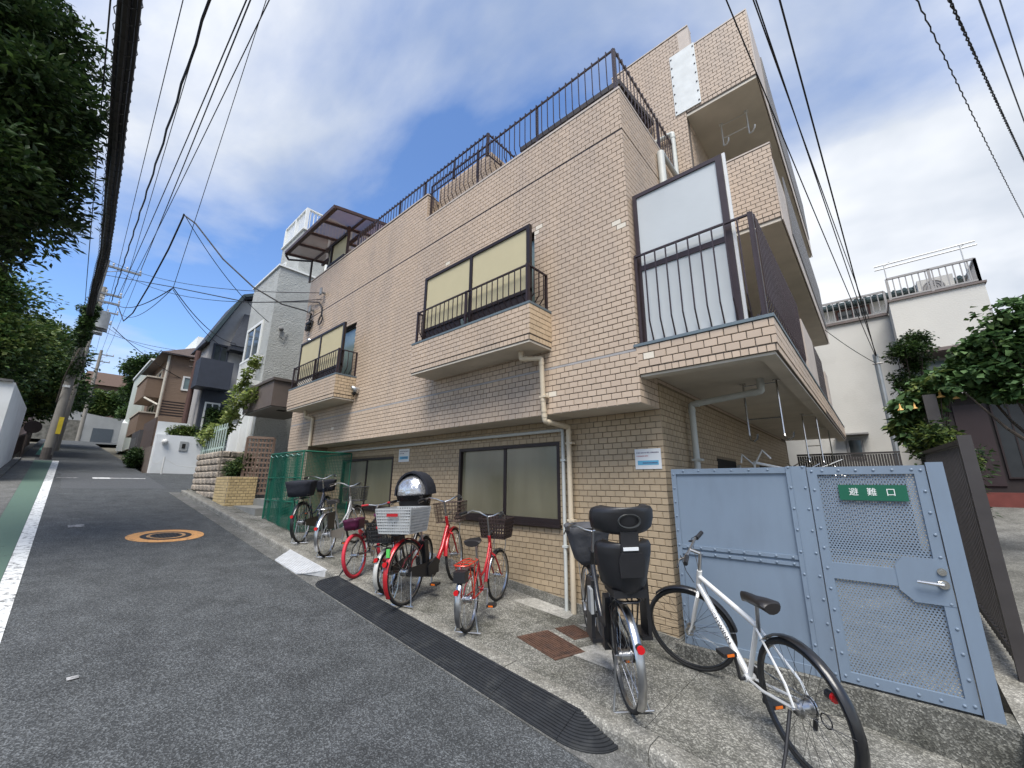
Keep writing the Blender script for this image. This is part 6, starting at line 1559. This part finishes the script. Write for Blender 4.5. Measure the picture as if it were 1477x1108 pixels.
# ================================================================ utility poles and wires
CONCP = mat('pole_concrete', (0.22, 0.205, 0.18), 0.85, var=0.15, scale=3); CABLE = mat('black_cable', (0.012, 0.012, 0.013), 0.6, var=0.1); INSU = mat('insulator', (0.5, 0.5, 0.5), 0.3, var=0.05); GALV = mat('galvanised_arm', (0.24, 0.25, 0.26), 0.5, 0.5, var=0.1)
def pole(x, y, zb, h, r, label, arms, transformer=None, lean=0.0, group='utility poles up the street'):
    p = thing('utility_pole', (x, y, zb), label, 'utility pole', group)
    b = MB(); b.tube([(x, y, zb-0.5), (x, y+lean*h*0.5, zb+h*0.5), (x, y+lean*h, zb+h)], [r, r*0.85, r*0.68], 14); b.build('shaft', CONCP, p, smooth=True)
    for (z, y0, y1, n) in arms:
        b = MB(); b.box(x-0.05, x+0.05, y+y0, y+y1, z-0.05, z+0.05); a = b.build('crossarm', GALV, p)
        for i in range(n):
            yy = y+y0+(y1-y0)*(i+1)/n-0.06; q = MB(); q.cyl((x, yy, z+0.05), (x, yy, z+0.16), 0.03, 8); q.cyl((x, yy, z+0.16), (x, yy, z+0.24), 0.055, 10, 0.035); q.build('insulator', INSU, a)
        b = MB(); b.cyl((x, y, z-0.5), (x, y+y1*0.55, z-0.04), 0.02, 6); b.build('brace', GALV, a)
    for (z0, z1, yy, rr) in transformer or []:
        b = MB(); b.cyl((x+0.05, y+yy, z0), (x+0.05, y+yy, z1), rr, 16); b.cyl((x+0.05, y+yy, z1), (x+0.05, y+yy, z1+0.08), rr*0.6, 12); t_ = b.build('transformer', mat('transformer_grey', (0.36, 0.37, 0.37), 0.5, 0.2, var=0.1), p, smooth=True)
        b = MB(); b.box(x-0.08, x+0.18, y, y+yy+rr, z0-0.10, z0-0.001); b.build('platform', GALV, t_)
    return p
p1 = pole(-29.0, -0.14, zr(-29), 10.5, 0.19, 'nearest concrete utility pole at the end of the green lane', [(12.85, 0.0, 1.62, 3), (11.3, 0.0, 1.1, 2), (10.85, -0.1, 1.1, 2)], [(9.35, 10.2, 0.55, 0.33)], 0.018)
b = MB(); b.box(-28.83, -28.80, -0.06, 0.10, zr(-29)+1.2, zr(-29)+2.0); b.build('yellow_guard', mat('yellow_guard', (0.55, 0.42, 0.03), 0.5, var=0.1), p1)
b = MB(); b.cyl((-29, -0.14, zr(-29)+0.02), (-29, -0.14, zr(-29)+0.55), 0.196, 14); b.build('dark_footing', mat('dark_band', (0.08, 0.07, 0.065), 0.8, var=0.2), p1)
b = MB(); b.box(-28.80, -28.79, -0.26, 0.0, zr(-29)+3.45, zr(-29)+3.56); b.build('white_band', WHT, p1)
p2 = pole(-38.0, 0.10, zr(-38), 11.2, 0.17, 'second concrete utility pole, thin, just behind the nearest one', [(13.0, -0.7, 1.2, 4), (12.2, -0.5, 1.0, 3)], [(11.4, 12.1, 0.4, 0.28)], 0.02)
p3 = pole(-63.5, 1.6, ZE, 10.3, 0.19, 'far utility pole with double crossarms at the top of the hill', [(15.6, -1.1, 1.1, 4), (14.8, -0.9, 0.9, 3)], [], 0.0)

def sagline(a, c, sag, n=14, wig=0.0, wf=5.0):
    a, c = Vector(a), Vector(c); out = []
    for i in range(n+1):
        t = i/n; p = a.lerp(c, t); p.z -= sag*4*t*(1-t)
        if wig: p.y += wig*math.sin(wf*i); p.z += wig*math.cos(wf*1.3*i)
        out.append(p)
    return out
def wire(pts, r, label, group=None, n=5, m=None):
    b = MB(); b.tube(pts, r, n); return tag(b.build('overhead_wire', m or CABLE), label, 'wire', group)
HVg = 'power lines along the street'
def ext(a, c, k): a, c = Vector(a), Vector(c); return a+(c-a)*k     # carry the line on past the camera
for i, (end, mid) in enumerate((((-29, 0.52, 13.1), (-8.9, 0.05, 11.9)), ((-29, 0.98, 13.1), (-8.5, 0.42, 11.9)), ((-29, 1.41, 13.1), (-7.9, 1.02, 11.9)))):
    d = Vector(mid)-CAM; 
    wire(sagline(end, ext(end, mid, 1.55), 0.15), 0.011 if i < 2 else 0.016, ['left', 'middle', 'right'][i]+'most of the three thin power lines running from the crossarm over the street' if i != 1 else 'middle one of the three thin power lines running from the crossarm over the street', HVg)
    wire(sagline(end, (-63.5, 1.2+0.4*i, 15.8), 0.5), 0.012, ['left', 'centre', 'right'][i]+' power line continuing from the nearest pole up the hill', HVg)
# thick low-voltage cable with a wavy wrap
def pxline(pts): return [Vector(p) for p in pts]
lv = sagline((-29, 0.62, 10.95), (-5.2, 0.28, 8.1), -0.2, 40, 0.012, 2.1)
wire(lv, 0.020, 'thick wavy black supply cable hanging over the middle of the street')
wire(sagline((-29, 0.8, 11.3), (2, 0.75, 9.4), 0.4), 0.012, 'thin dark line passing the cable joint over the street')
wire(sagline((-29, 1.0, 11.3), (3, 1.05, 9.6), 0.45), 0.010, 'thin dark line right of the cable joint over the street')
# the cable bundle on spiral hangers along the left side
bundle = thing('cable_bundle', (-15, -0.3, 7.0), 'thick black bundle of communication cables along the left of the street', 'cables')
BX = [3.2, -1.0, -4.81, -9.0, -13.25, -18.0, -23.0, -29.0]
BY = [-0.60, -0.47, -0.34, -0.19, -0.06, -0.07, -0.02, 0.06]
BZ = [5.72, 5.98, 6.30, 6.66, 7.06, 7.62, 8.02, 8.40]
def bpath(dy, dz, k_, n=44):
    out = []
    for i in range(n+1):
        x = 3.2-32.2*i/n
        out.append(Vector((x, np.interp(-x, [-q for q in BX], BY)+dy+0.004*math.sin(1.7*i+k_), np.interp(-x, [-q for q in BX], BZ)+dz+0.004*math.cos(2.3*i+k_))))
    return out
for k_, (dy, dz, r_) in enumerate(((0, 0, 0.034), (0.06, 0.03, 0.026), (-0.05, 0.02, 0.022), (0.03, 0.10, 0.018), (-0.035, 0.085, 0.020), (0.01, 0.16, 0.010), (0.10, -0.02, 0.016))):
    MB().tube(bpath(dy, dz, k_), r_, 6).build('cable', CABLE, bundle, smooth=True)
b = MB(); hp = bpath(0.01, 0.06, 0)
for i in range(44):
    for j in range(3): b.torus(hp[i].lerp(hp[i+1], j/3), (0,1,0), (0,0,1), 0.105, 0.005, 10, 4)
tag(b.build('hanger_rings', CABLE, bundle), kind='stuff')
wire(sagline((-29, 0.06, 8.4), (-63.5, 1.4, 12.0), 0.9), 0.05, 'cable bundle continuing from the nearest pole to the hilltop')
wire(sagline((-29, -0.12, 9.3), (-2.6, -0.62, 7.2), 0.1), 0.010, 'thin line just left of the thick cable bundle')
# service drops to the tiled building
J = Vector((-13.25, 1.2, 8.86)); J2 = Vector((-14.95, 1.5, 7.35))
wire([J+Vector((0.03, 0, 0.0)), J+Vector((-0.25, 0.02, 0.05)), (-14.6, 1.17, 8.35), (-17.5, 1.13, 8.1), (-21, 1.10, 8.15), (-24.5, 1.05, 8.75), (-29, 0.9, 10.8)], 0.021, 'thick drop cable curving from the nearest pole to the joint above the street', n=8)
wire([J, J+Vector((0.3, 0.25, -0.28)), (-12.35, 2.1, 7.55), (-11.75, 2.75, 6.78), (-11.2, 3.35, 6.32), (-10.7, 3.74, 6.13), (-10.35, 3.79, 5.95), (-10.42, 3.79, 5.72)], 0.019, 'thick black drop cable from the joint to the tiled building wall', n=8)
wire(sagline((-29, 0.0, 13.2), (-9.75, 3.78, 6.34), 0.5), 0.010, 'upper thin service wire from the nearest pole to the tiled building')
wire(sagline((-29, 0.3, 12.9), (-9.80, 3.78, 6.18), 0.75), 0.010, 'lower thin service wire from the nearest pole to the tiled building')
wire([(-29, 0.1, 12.3), (-19, 1.9, 8.9), (-13.5, 3.1, 7.0), (-10.6, 3.75, 6.35), (-9.95, 3.79, 6.15), (-9.72, 3.79, 5.95), (-9.70, 3.79, 5.70)], 0.016, 'black service cable ending in a loop on the tiled wall')
wire(sagline(J+Vector((0.05, 0, 0)), (-13.9, 3.85, 6.7), 0.25), 0.010, 'thin wire from the cable joint to the grey stucco house')
wire(sagline((-29, 0.95, 10.8), J2, 0.3), 0.016, 'black wire from the nearest pole to the lower cable joint')
wire(sagline((-29, 1.0, 10.5), J2, 0.6), 0.010, 'slack thin wire under the black wire to the lower cable joint')
wire(sagline(J2, ext(J2, (-9.0, 1.25, 10.8), 1.9), 0.0), 0.008, 'thin stay wire rising from the lower cable joint')
wire(sagline(J2, (-22.9, 5.2, 8.4), 0.4), 0.014, 'dark wire from the lower cable joint to the navy house')
wire(sagline(J2+Vector((0, 0, -.06)), (-22.9, 5.6, 7.9), 0.5), 0.010, 'second dark wire from the lower cable joint to the navy house')
wire(sagline((-29, 0.9, 9.6), (-29.7, 4.2, 7.6), 0.2), 0.018, 'short drop cable from the nearest pole to the brown house')
wire(sagline((-38, 0.8, 11.6), (-31, 4.5, 9.6), 0.2), 0.014, 'drop wire from the second pole to the brown house roof')
wire(sagline((-38, 0.6, 12.2), (-23.1, 3.72, 7.4), 0.5), 0.012, 'wire from the second pole to the rusty steel pole')
b = MB()
for (cx_, cz_, r_) in ((-10.42, 5.62, 0.13), (-10.28, 5.58, 0.11), (-9.70, 5.60, 0.12), (-9.66, 5.58, 0.10)): b.torus((cx_, 3.775, cz_), (1,0,0.2), (0.1,0,1), r_, 0.010, 16, 5)
b.box(-10.5, -10.2, 3.74, 3.82, 5.66, 5.72); b.box(-10.45, -10.35, 3.72, 3.82, 5.5, 5.6)
b.build('cable_loops', CABLE, apt)
b = MB()
for x, z in ((-9.72, 6.33), (-10.28, 6.02)): b.box(x-0.02, x+0.02, 3.70, 3.83, z-0.02, z+0.02); b.box(x-0.02, x+0.10, 3.69, 3.71, z-0.09, z+0.09); b.cyl((x+.05, 3.70, z-.08), (x+.05, 3.70, z+.08), 0.03, 8)
b.build('wire_bracket', GALV, apt)
# right-hand wires
wire(sagline((0.39, 13.5, 4.95), ext((0.39, 13.5, 4.95), (-0.45, 4.1, 7.0), 1.25), 0.12), 0.008, 'leftmost thin wire from the grey service pole over the tiled building corner')
wire(sagline((0.40, 13.5, 4.95), ext((0.40, 13.5, 4.95), (-0.01, 4.48, 7.0), 1.25), 0.10), 0.011, 'thicker wire from the grey service pole over the gate')
wire(sagline((0.45, 14.45, 6.3), ext((0.45, 14.45, 6.3), (-0.23, 4.25, 7.0), 1.25), 0.1), 0.008, 'thin wire from the off-white house over the balcony corner')
wire(sagline((0.42, 13.5, 4.9), ext((0.42, 13.5, 4.9), (-0.21, 4.3, 7.0), 1.25), 0.05), 0.008, 'right one of the wires fanning out from the grey service pole')
def twisted(a, c, r, off_, turns, label, two=True, sag=0.2):
    b = MB(); base = sagline(a, c, sag, 160)
    for ph in ((0, math.pi) if two else (0,)):
        b.tube([p+Vector((math.cos(ph+turns*i/160*2*math.pi)*off_, 0, math.sin(ph+turns*i/160*2*math.pi)*off_)) for i, p in enumerate(base)], r, 5)
    return tag(b.build('overhead_wire', CABLE), label, 'wire')
twisted((3.7, 15.0, 8.1), (0.45, 2.8, 6.3), 0.007, 0.007, 60, 'wavy single wire at the right of the sky', False)
twisted((3.75, 14.0, 8.6), (0.6, 2.8, 6.2), 0.008, 0.011, 45, 'twisted pair of black cables at the right of the sky')
wire(sagline((3.85, 13.8, 8.9), (0.78, 2.8, 6.35), 0.2), 0.009, 'smooth wire right of the twisted cables')
wire(sagline((3.95, 13.6, 9.1), (0.9, 2.8, 6.45), 0.2), 0.008, 'rightmost smooth wire in the sky')
wire(sagline((2.48, 13.7, 5.7), (5.5, 12.0, 7.2), 0.25), 0.012, 'short drooping wire at the corner of the off-white house')
wire(sagline((0.39, 13.5, 4.75), (-0.45, 11.5, 5.3), 0.05), 0.008, 'short thin wire from the grey service pole to the tiled building')

# ================================================================ trees and plants
LV_D = leafmat('leaf_dark', (0.013, 0.032, 0.012), (0.040, 0.068, 0.020)); LV_M = leafmat('leaf_mid', (0.030, 0.070, 0.020), (0.080, 0.135, 0.035)); LV_Y = leafmat('leaf_yellow', (0.075, 0.125, 0.026), (0.17, 0.21, 0.06)); LV_B = leafmat('leaf_bright', (0.045, 0.105, 0.035), (0.110, 0.190, 0.070), 0.6)
BARK = mat('bark', (0.075, 0.060, 0.048), 0.9, var=0.3, scale=8, bump=0.8, bscale=20)
def leaves(rng_, centres, spread, n, size, aspect=2.4, droop=0.0, flat=0.5):
    """n folded leaves scattered round the clump centres -> verts, faces"""
    C = np.asarray(centres); k = rng_.integers(0, len(C), n)
    sp = np.asarray(spread)
    dirs = rng_.normal(size=(n, 3)); dirs /= np.linalg.norm(dirs, axis=1, keepdims=True)
    P = C[k][:, :3]+dirs*(rng_.random((n, 1))**0.45)*(C[k][:, 3:4] if C.shape[1] > 3 else 1.0)*sp
    ax_ = dirs*0.7+rng_.normal(size=(n, 3))*0.6; ax_[:, 2] = ax_[:, 2]*flat-droop; ax_ /= np.linalg.norm(ax_, axis=1, keepdims=True)
    up = rng_.normal(size=(n, 3))*0.55+np.array([0, 0, 1.0]); sd_v = np.cross(ax_, up); sd_v /= np.linalg.norm(sd_v, axis=1, keepdims=True); nn = np.cross(sd_v, ax_)
    s = size*(0.65+0.7*rng_.random((n, 1))); w_ = s/aspect
    v = np.stack([P, P+ax_*s*0.5+sd_v*w_*0.5+nn*w_*0.18, P+ax_*s, P+ax_*s*0.5-sd_v*w_*0.5+nn*w_*0.18], axis=1).reshape(-1, 3)
    i = np.arange(n)*4
    f = np.concatenate([np.stack([i, i+1, i+2], 1), np.stack([i, i+2, i+3], 1)])
    return v, f
def leafobj(name, parts, mats, parent):
    off = np.array(OFF[parent.name]); vs, fs, mi = [], [], []; o = 0
    for (v, f, m) in parts: vs.append(v-off); fs.append(f+o); mi += [m]*len(f); o += len(v)
    me = bpy.data.meshes.new(name); V_ = np.concatenate(vs); F_ = np.concatenate(fs)
    me.vertices.add(len(V_)); me.vertices.foreach_set('co', V_.astype(np.float32).ravel())
    me.loops.add(F_.size); me.loops.foreach_set('vertex_index', F_.astype(np.int32).ravel())
    me.polygons.add(len(F_)); me.polygons.foreach_set('loop_start', np.arange(0, F_.size, 3, dtype=np.int32))
    for m in mats: me.materials.append(m)
    me.polygons.foreach_set('material_index', np.array(mi, dtype=np.int32)); me.update(); me.validate()
    ob = bpy.data.objects.new(name, me); COL.objects.link(ob); ob.parent = parent; OFF[ob.name] = OFF[parent.name]
    return ob
def blob(rng_, c, rad, k, cr, shell=0.55):
    """k clump centres spread through an ellipsoid, each with its own radius"""
    d = rng_.normal(size=(k, 3)); d /= np.linalg.norm(d, axis=1, keepdims=True)
    r = shell+(1-shell)*rng_.random((k, 1))
    return np.concatenate([np.asarray(c)+d*r*np.asarray(rad), cr*(0.6+0.8*rng_.random((k, 1)))], axis=1)
def tree(name, base, label, cat, blobs, nleaf, size, mats, mixw, seed, trunk_r=0.12, aspect=2.4, group=None, droop=0.1, limbs=7, lean=(0, 0)):
    rg = np.random.default_rng(seed); t_ = thing(name, base, label, cat, group)
    cl_ = np.concatenate([blob(rg, c, rad, k, cr) for (c, rad, k, cr) in blobs])
    parts = []
    for m, w_ in enumerate(mixw):
        sel = cl_ if m == 0 else cl_[rg.random(len(cl_)) < 0.5]
        parts.append((*leaves(rg, sel, (1, 1, 0.8), int(nleaf*w_), size, aspect, droop), m))
    leafobj('crown', parts, mats, t_)
    b = MB(); bx_ = Vector(base); cc = Vector(tuple(np.mean([x[0] for x in blobs], axis=0)))
    top = Vector((bx_.x*0.5+cc.x*0.5, bx_.y*0.5+cc.y*0.5, bx_.z+(cc.z-bx_.z)*0.55))
    b.tube([bx_-Vector((0,0,0.3)), bx_.lerp(top, 0.5)+Vector((0.05, -0.04, 0)), top], [trunk_r, trunk_r*0.85, trunk_r*0.65], 8)
    for i in rg.choice(len(cl_), min(limbs, len(cl_)), replace=False):
        e = Vector(tuple(cl_[i][:3])); m_ = top.lerp(e, 0.5)+Vector((0, 0, -0.12*(e-top).length)); b.tube([top-Vector((0,0,0.1)), m_, e], [trunk_r*0.5, trunk_r*0.3, trunk_r*0.08], 6)
    b.build('trunk', BARK, t_, smooth=True)
    return t_
# big evergreen overhanging at the upper left, close to the camera
evg = tree('evergreen_tree', (-8.6, -3.2, za(-8.6)), 'dark glossy evergreen tree overhanging the street at the upper left', 'tree',
     [((-8.6, -2.0, 7.3), (1.3, 1.15, 1.9), 70, 0.52), ((-8.4, -1.5, 5.6), (1.1, 0.95, 1.2), 45, 0.42), ((-9.2, -2.6, 8.8), (1.6, 1.4, 1.5), 50, 0.6), ((-8.3, -1.25, 6.6), (0.9, 0.7, 1.2), 36, 0.36)], 115000, 0.11, [LV_D, LV_M], (0.82, 0.18), 11, 0.16, 2.7)
tw_ = evg
b = MB(); rg = np.random.default_rng(5); lp = []
for a, c in (((-8.3, -1.2, 7.5), (-8.0, -0.55, 7.75)), ((-8.3, -1.25, 7.7), (-8.0, -0.68, 8.2)), ((-8.3, -1.2, 7.35), (-8.0, -0.80, 7.85)), ((-8.2, -1.1, 6.9), (-8.0, -0.62, 7.05))):
    a, c = Vector(a), Vector(c); b.tube([a, a.lerp(c, 0.5)+Vector((0, 0, 0.03)), c], [0.012, 0.008, 0.004], 5)
    cen = np.array([tuple(a.lerp(c, 0.35+0.65*i/9))+(0.03,) for i in range(10)]); lp.append((*leaves(rg, cen, (1, 1, 1), 46, 0.14, 3.4, 0.05), 0))
b.build('twig', BARK, tw_); tag(leafobj('sprig_leaves', lp, [LV_D], tw_), kind='stuff')
# maples and shrubs behind the white boundary wall
tree('maple_tree', (-24, -3.2, 2.3), 'leafy green tree above the white boundary wall, nearest the camera', 'tree', [((-23.5, -2.6, 6.4), (3.0, 1.7, 1.5), 60, 0.8), ((-24.5, -3.0, 8.1), (2.8, 1.6, 1.5), 50, 0.8), ((-21.5, -3.4, 5.6), (2.0, 1.3, 1.0), 30, 0.6)], 26000, 0.17, [LV_M, LV_Y, LV_D], (0.5, 0.4, 0.1), 21, 0.2, 1.7)
tree('garden_tree', (-33, -2.6, 3.0), 'dark green tree just past the white boundary wall', 'tree', [((-32, -1.6, 6.7), (3.2, 1.3, 1.9), 60, 0.9), ((-35, -1.8, 9.0), (3.0, 1.4, 1.6), 50, 0.9)], 22000, 0.22, [LV_D, LV_M, LV_Y], (0.3, 0.45, 0.25), 22, 0.2, 1.8)
tree('garden_tree', (-44, -2.6, 4.0), 'green tree between the nearest pole and the hilltop wall', 'tree', [((-45, -1.0, 8.6), (4.5, 1.6, 2.2), 60, 1.1), ((-42, -1.6, 10.4), (3.5, 1.6, 1.5), 40, 1.0)], 16000, 0.28, [LV_D, LV_M], (0.6, 0.4), 23, 0.2, 1.8)
tree('ivy_growth', (-29.0, -0.3, zr(-29)+3), 'ivy climbing the nearest utility pole and cable bundle', 'ivy', [((-28.8, -0.05, 8.0), (0.3, 0.35, 1.9), 22, 0.32), ((-24, -0.03, 8.0), (3.8, 0.12, 0.25), 40, 0.15), ((-28.9, 0.0, 10.0), (0.3, 0.3, 1.0), 12, 0.25)], 9000, 0.10, [LV_D, LV_M], (0.5, 0.5), 24, 0.03, 1.4, limbs=2)
tree('hill_bush', (-67.5, 1.0, 7.5), 'dark green bushes on the left above the retaining wall', 'bush', [((-68, -0.5, 10.6), (1.5, 2.2, 1.5), 40, 0.9)], 8000, 0.30, [LV_D, LV_M], (0.6, 0.4), 31, 0.2, 1.6)
tree('hill_bush', (-67.5, 3.2, 7.5), 'yellow-green bush in the middle above the retaining wall', 'bush', [((-68, 2.6, 10.6), (1.5, 1.3, 1.9), 34, 0.8)], 7000, 0.30, [LV_Y, LV_M], (0.6, 0.4), 32, 0.2, 1.6)
tree('hill_bush', (-67.5, 5.5, 7.5), 'mid green bush on the right above the retaining wall', 'bush', [((-67.5, 5.4, 10.4), (1.5, 1.8, 1.5), 34, 0.8)], 7000, 0.30, [LV_M, LV_D], (0.6, 0.4), 33, 0.2, 1.6)
tree('round_tree', (-59, 6.0, 6.0), 'large round green tree standing behind the brown house', 'tree', [((-60, 5.8, 13.2), (2.5, 2.1, 2.8), 70, 1.0)], 15000, 0.30, [LV_M, LV_D], (0.55, 0.45), 34, 0.25, 1.7)
tree('clipped_hedge', (-22.9, 3.8, 3.66), 'clipped hedge on top of the white garden wall', 'hedge', [((-22.95, 3.85, 3.88), (0.25, 0.75, 0.22), 40, 0.20)], 7000, 0.09, [LV_Y, LV_M], (0.6, 0.4), 35, 0.03, 1.6, limbs=3)
tree('conifer_shrub', (-22.4, 4.9, 2.1), 'dark layered shrub beside the rusty steel pole', 'shrub', [((-22.4, 4.75, 4.0), (0.35, 0.45, 1.2), 40, 0.3)], 6000, 0.10, [LV_M, LV_D], (0.5, 0.5), 36, 0.05, 1.8, limbs=4)
tree('round_bush', (-27, 2.55, 2.5), 'small round dark bush beside the garage', 'bush', [((-25.2, 2.6, 2.75), (0.6, 0.3, 0.35), 24, 0.25)], 3500, 0.10, [LV_D, LV_M], (0.6, 0.4), 37, 0.03, 1.6, limbs=3)
tree('terrace_pine', (-50, 4.0, 6.5), 'low green shrub on the far whitish wall', 'shrub', [((-52, 4.3, 8.0), (1.5, 0.7, 0.5), 20, 0.5)], 3000, 0.25, [LV_M], (1.0,), 38, 0.08, 1.7, limbs=3)
# planter shrub, vine on the fence
tree('planter_shrub', (-12.3, 3.3, 1.84), 'leafy shrub growing in the brick planter', 'shrub', [((-12.4, 3.25, 2.05), (0.36, 0.2, 0.20), 36, 0.13), ((-12.2, 3.4, 2.25), (0.18, 0.15, 0.18), 12, 0.11)], 5200, 0.055, [LV_D, LV_M, LV_Y], (0.5, 0.35, 0.15), 41, 0.02, 2.2, limbs=6)
vb = []
for i in range(15):
    t = i/14; vb.append(((-15.3+2.7*t**1.1, 3.02+0.10*math.sin(i)+0.25*t, 3.05+0.35*math.sin(i*1.7)*0.3+1.55*max(0, t-0.25)**1.3), (0.22, 0.10, 0.20), 5, 0.15))
for i in range(6): vb.append(((-13.5+0.13*i, 3.25+0.03*i, 4.25+i*0.17), (0.16, 0.08, 0.14), 4, 0.10))
tree('climbing_vine', (-13.9, 3.1, 2.5), 'bright yellow-green vine climbing over the pale green fence', 'vine', vb, 3000, 0.095, [leafmat('leaf_vine', (0.16, 0.22, 0.05), (0.30, 0.34, 0.11)), LV_Y], (0.7, 0.3), 42, 0.015, 1.4, limbs=14)
# right-hand garden
atr = tree('angel_trumpet', (0.75, 8.9, 0.7), 'trumpet flower shrub with light green leaves and hanging orange blooms beside the slatted fence', 'shrub', [((0.62, 8.9, 3.0), (0.24, 0.25, 0.18), 22, 0.13), ((0.88, 8.8, 3.25), (0.20, 0.25, 0.20), 16, 0.13), ((0.45, 8.9, 2.62), (0.14, 0.2, 0.22), 14, 0.10)], 1900, 0.14, [LV_B, LV_Y], (0.65, 0.35), 51, 0.04, 2.2, droop=0.5)
tree('clipped_tree', (0.62, 10.2, 1.0), 'small dark rounded tree in front of the off-white house', 'tree', [((0.78, 10.0, 4.1), (0.30, 0.30, 0.36), 50, 0.13), ((0.62, 10.0, 3.55), (0.16, 0.2, 0.2), 14, 0.12)], 7000, 0.055, [LV_D, LV_M], (0.5, 0.5), 52, 0.05, 2.0)
tree('broad_leaf_tree', (1.9, 8.6, 0.6), 'big-leaved green tree at the right edge over the dark entrance', 'tree', [((1.45, 8.8, 3.55), (0.45, 0.4, 0.38), 40, 0.16), ((2.0, 8.6, 3.75), (0.65, 0.5, 0.55), 50, 0.2), ((1.25, 8.6, 3.25), (0.35, 0.3, 0.2), 22, 0.14), ((1.8, 8.6, 3.05), (0.55, 0.35, 0.2), 22, 0.15)], 9000, 0.098, [LV_B, LV_M], (0.6, 0.4), 53, 0.06, 1.25, droop=0.35)
tree('low_shrub', (0.62, 8.2, 0.6), 'twiggy low shrub between the slatted fence and the dark post', 'shrub', [((0.68, 8.3, 2.2), (0.25, 0.4, 0.45), 24, 0.16), ((0.95, 8.6, 1.9), (0.25, 0.3, 0.5), 16, 0.15)], 2600, 0.08, [LV_D, LV_Y], (0.6, 0.4), 54, 0.02, 2.0)
FLW = mat('trumpet_orange', (0.72, 0.42, 0.14), 0.6, var=0.1)
for i, (x, y, z, s, lb) in enumerate(((0.40, 8.62, 2.97, 0.52, 'leftmost hanging orange trumpet flower'), (0.56, 8.6, 2.97, 0.5, 'hanging orange trumpet flower second from the left'), (0.85, 8.55, 3.12, 0.60, 'pale yellow-orange trumpet flower hanging under the light green leaves'), (1.0, 8.55, 3.06, 0.5, 'rightmost hanging trumpet flower by the dark post'))):
    b = MB(); b.loft([[(x+r_*math.cos(2*math.pi*k_/10)*(1+0.15*(j == 3)*math.cos(5*2*math.pi*k_/10)), y+r_*math.sin(2*math.pi*k_/10), z-dz) for k_ in range(10)] for j, (r_, dz) in enumerate(((0.010*s, 0), (0.020*s, 0.07*s), (0.030*s, 0.14*s), (0.078*s, 0.20*s), (0.04*s, 0.192*s)))])
    b.build('trumpet_flower', FLW, atr, smooth=True)
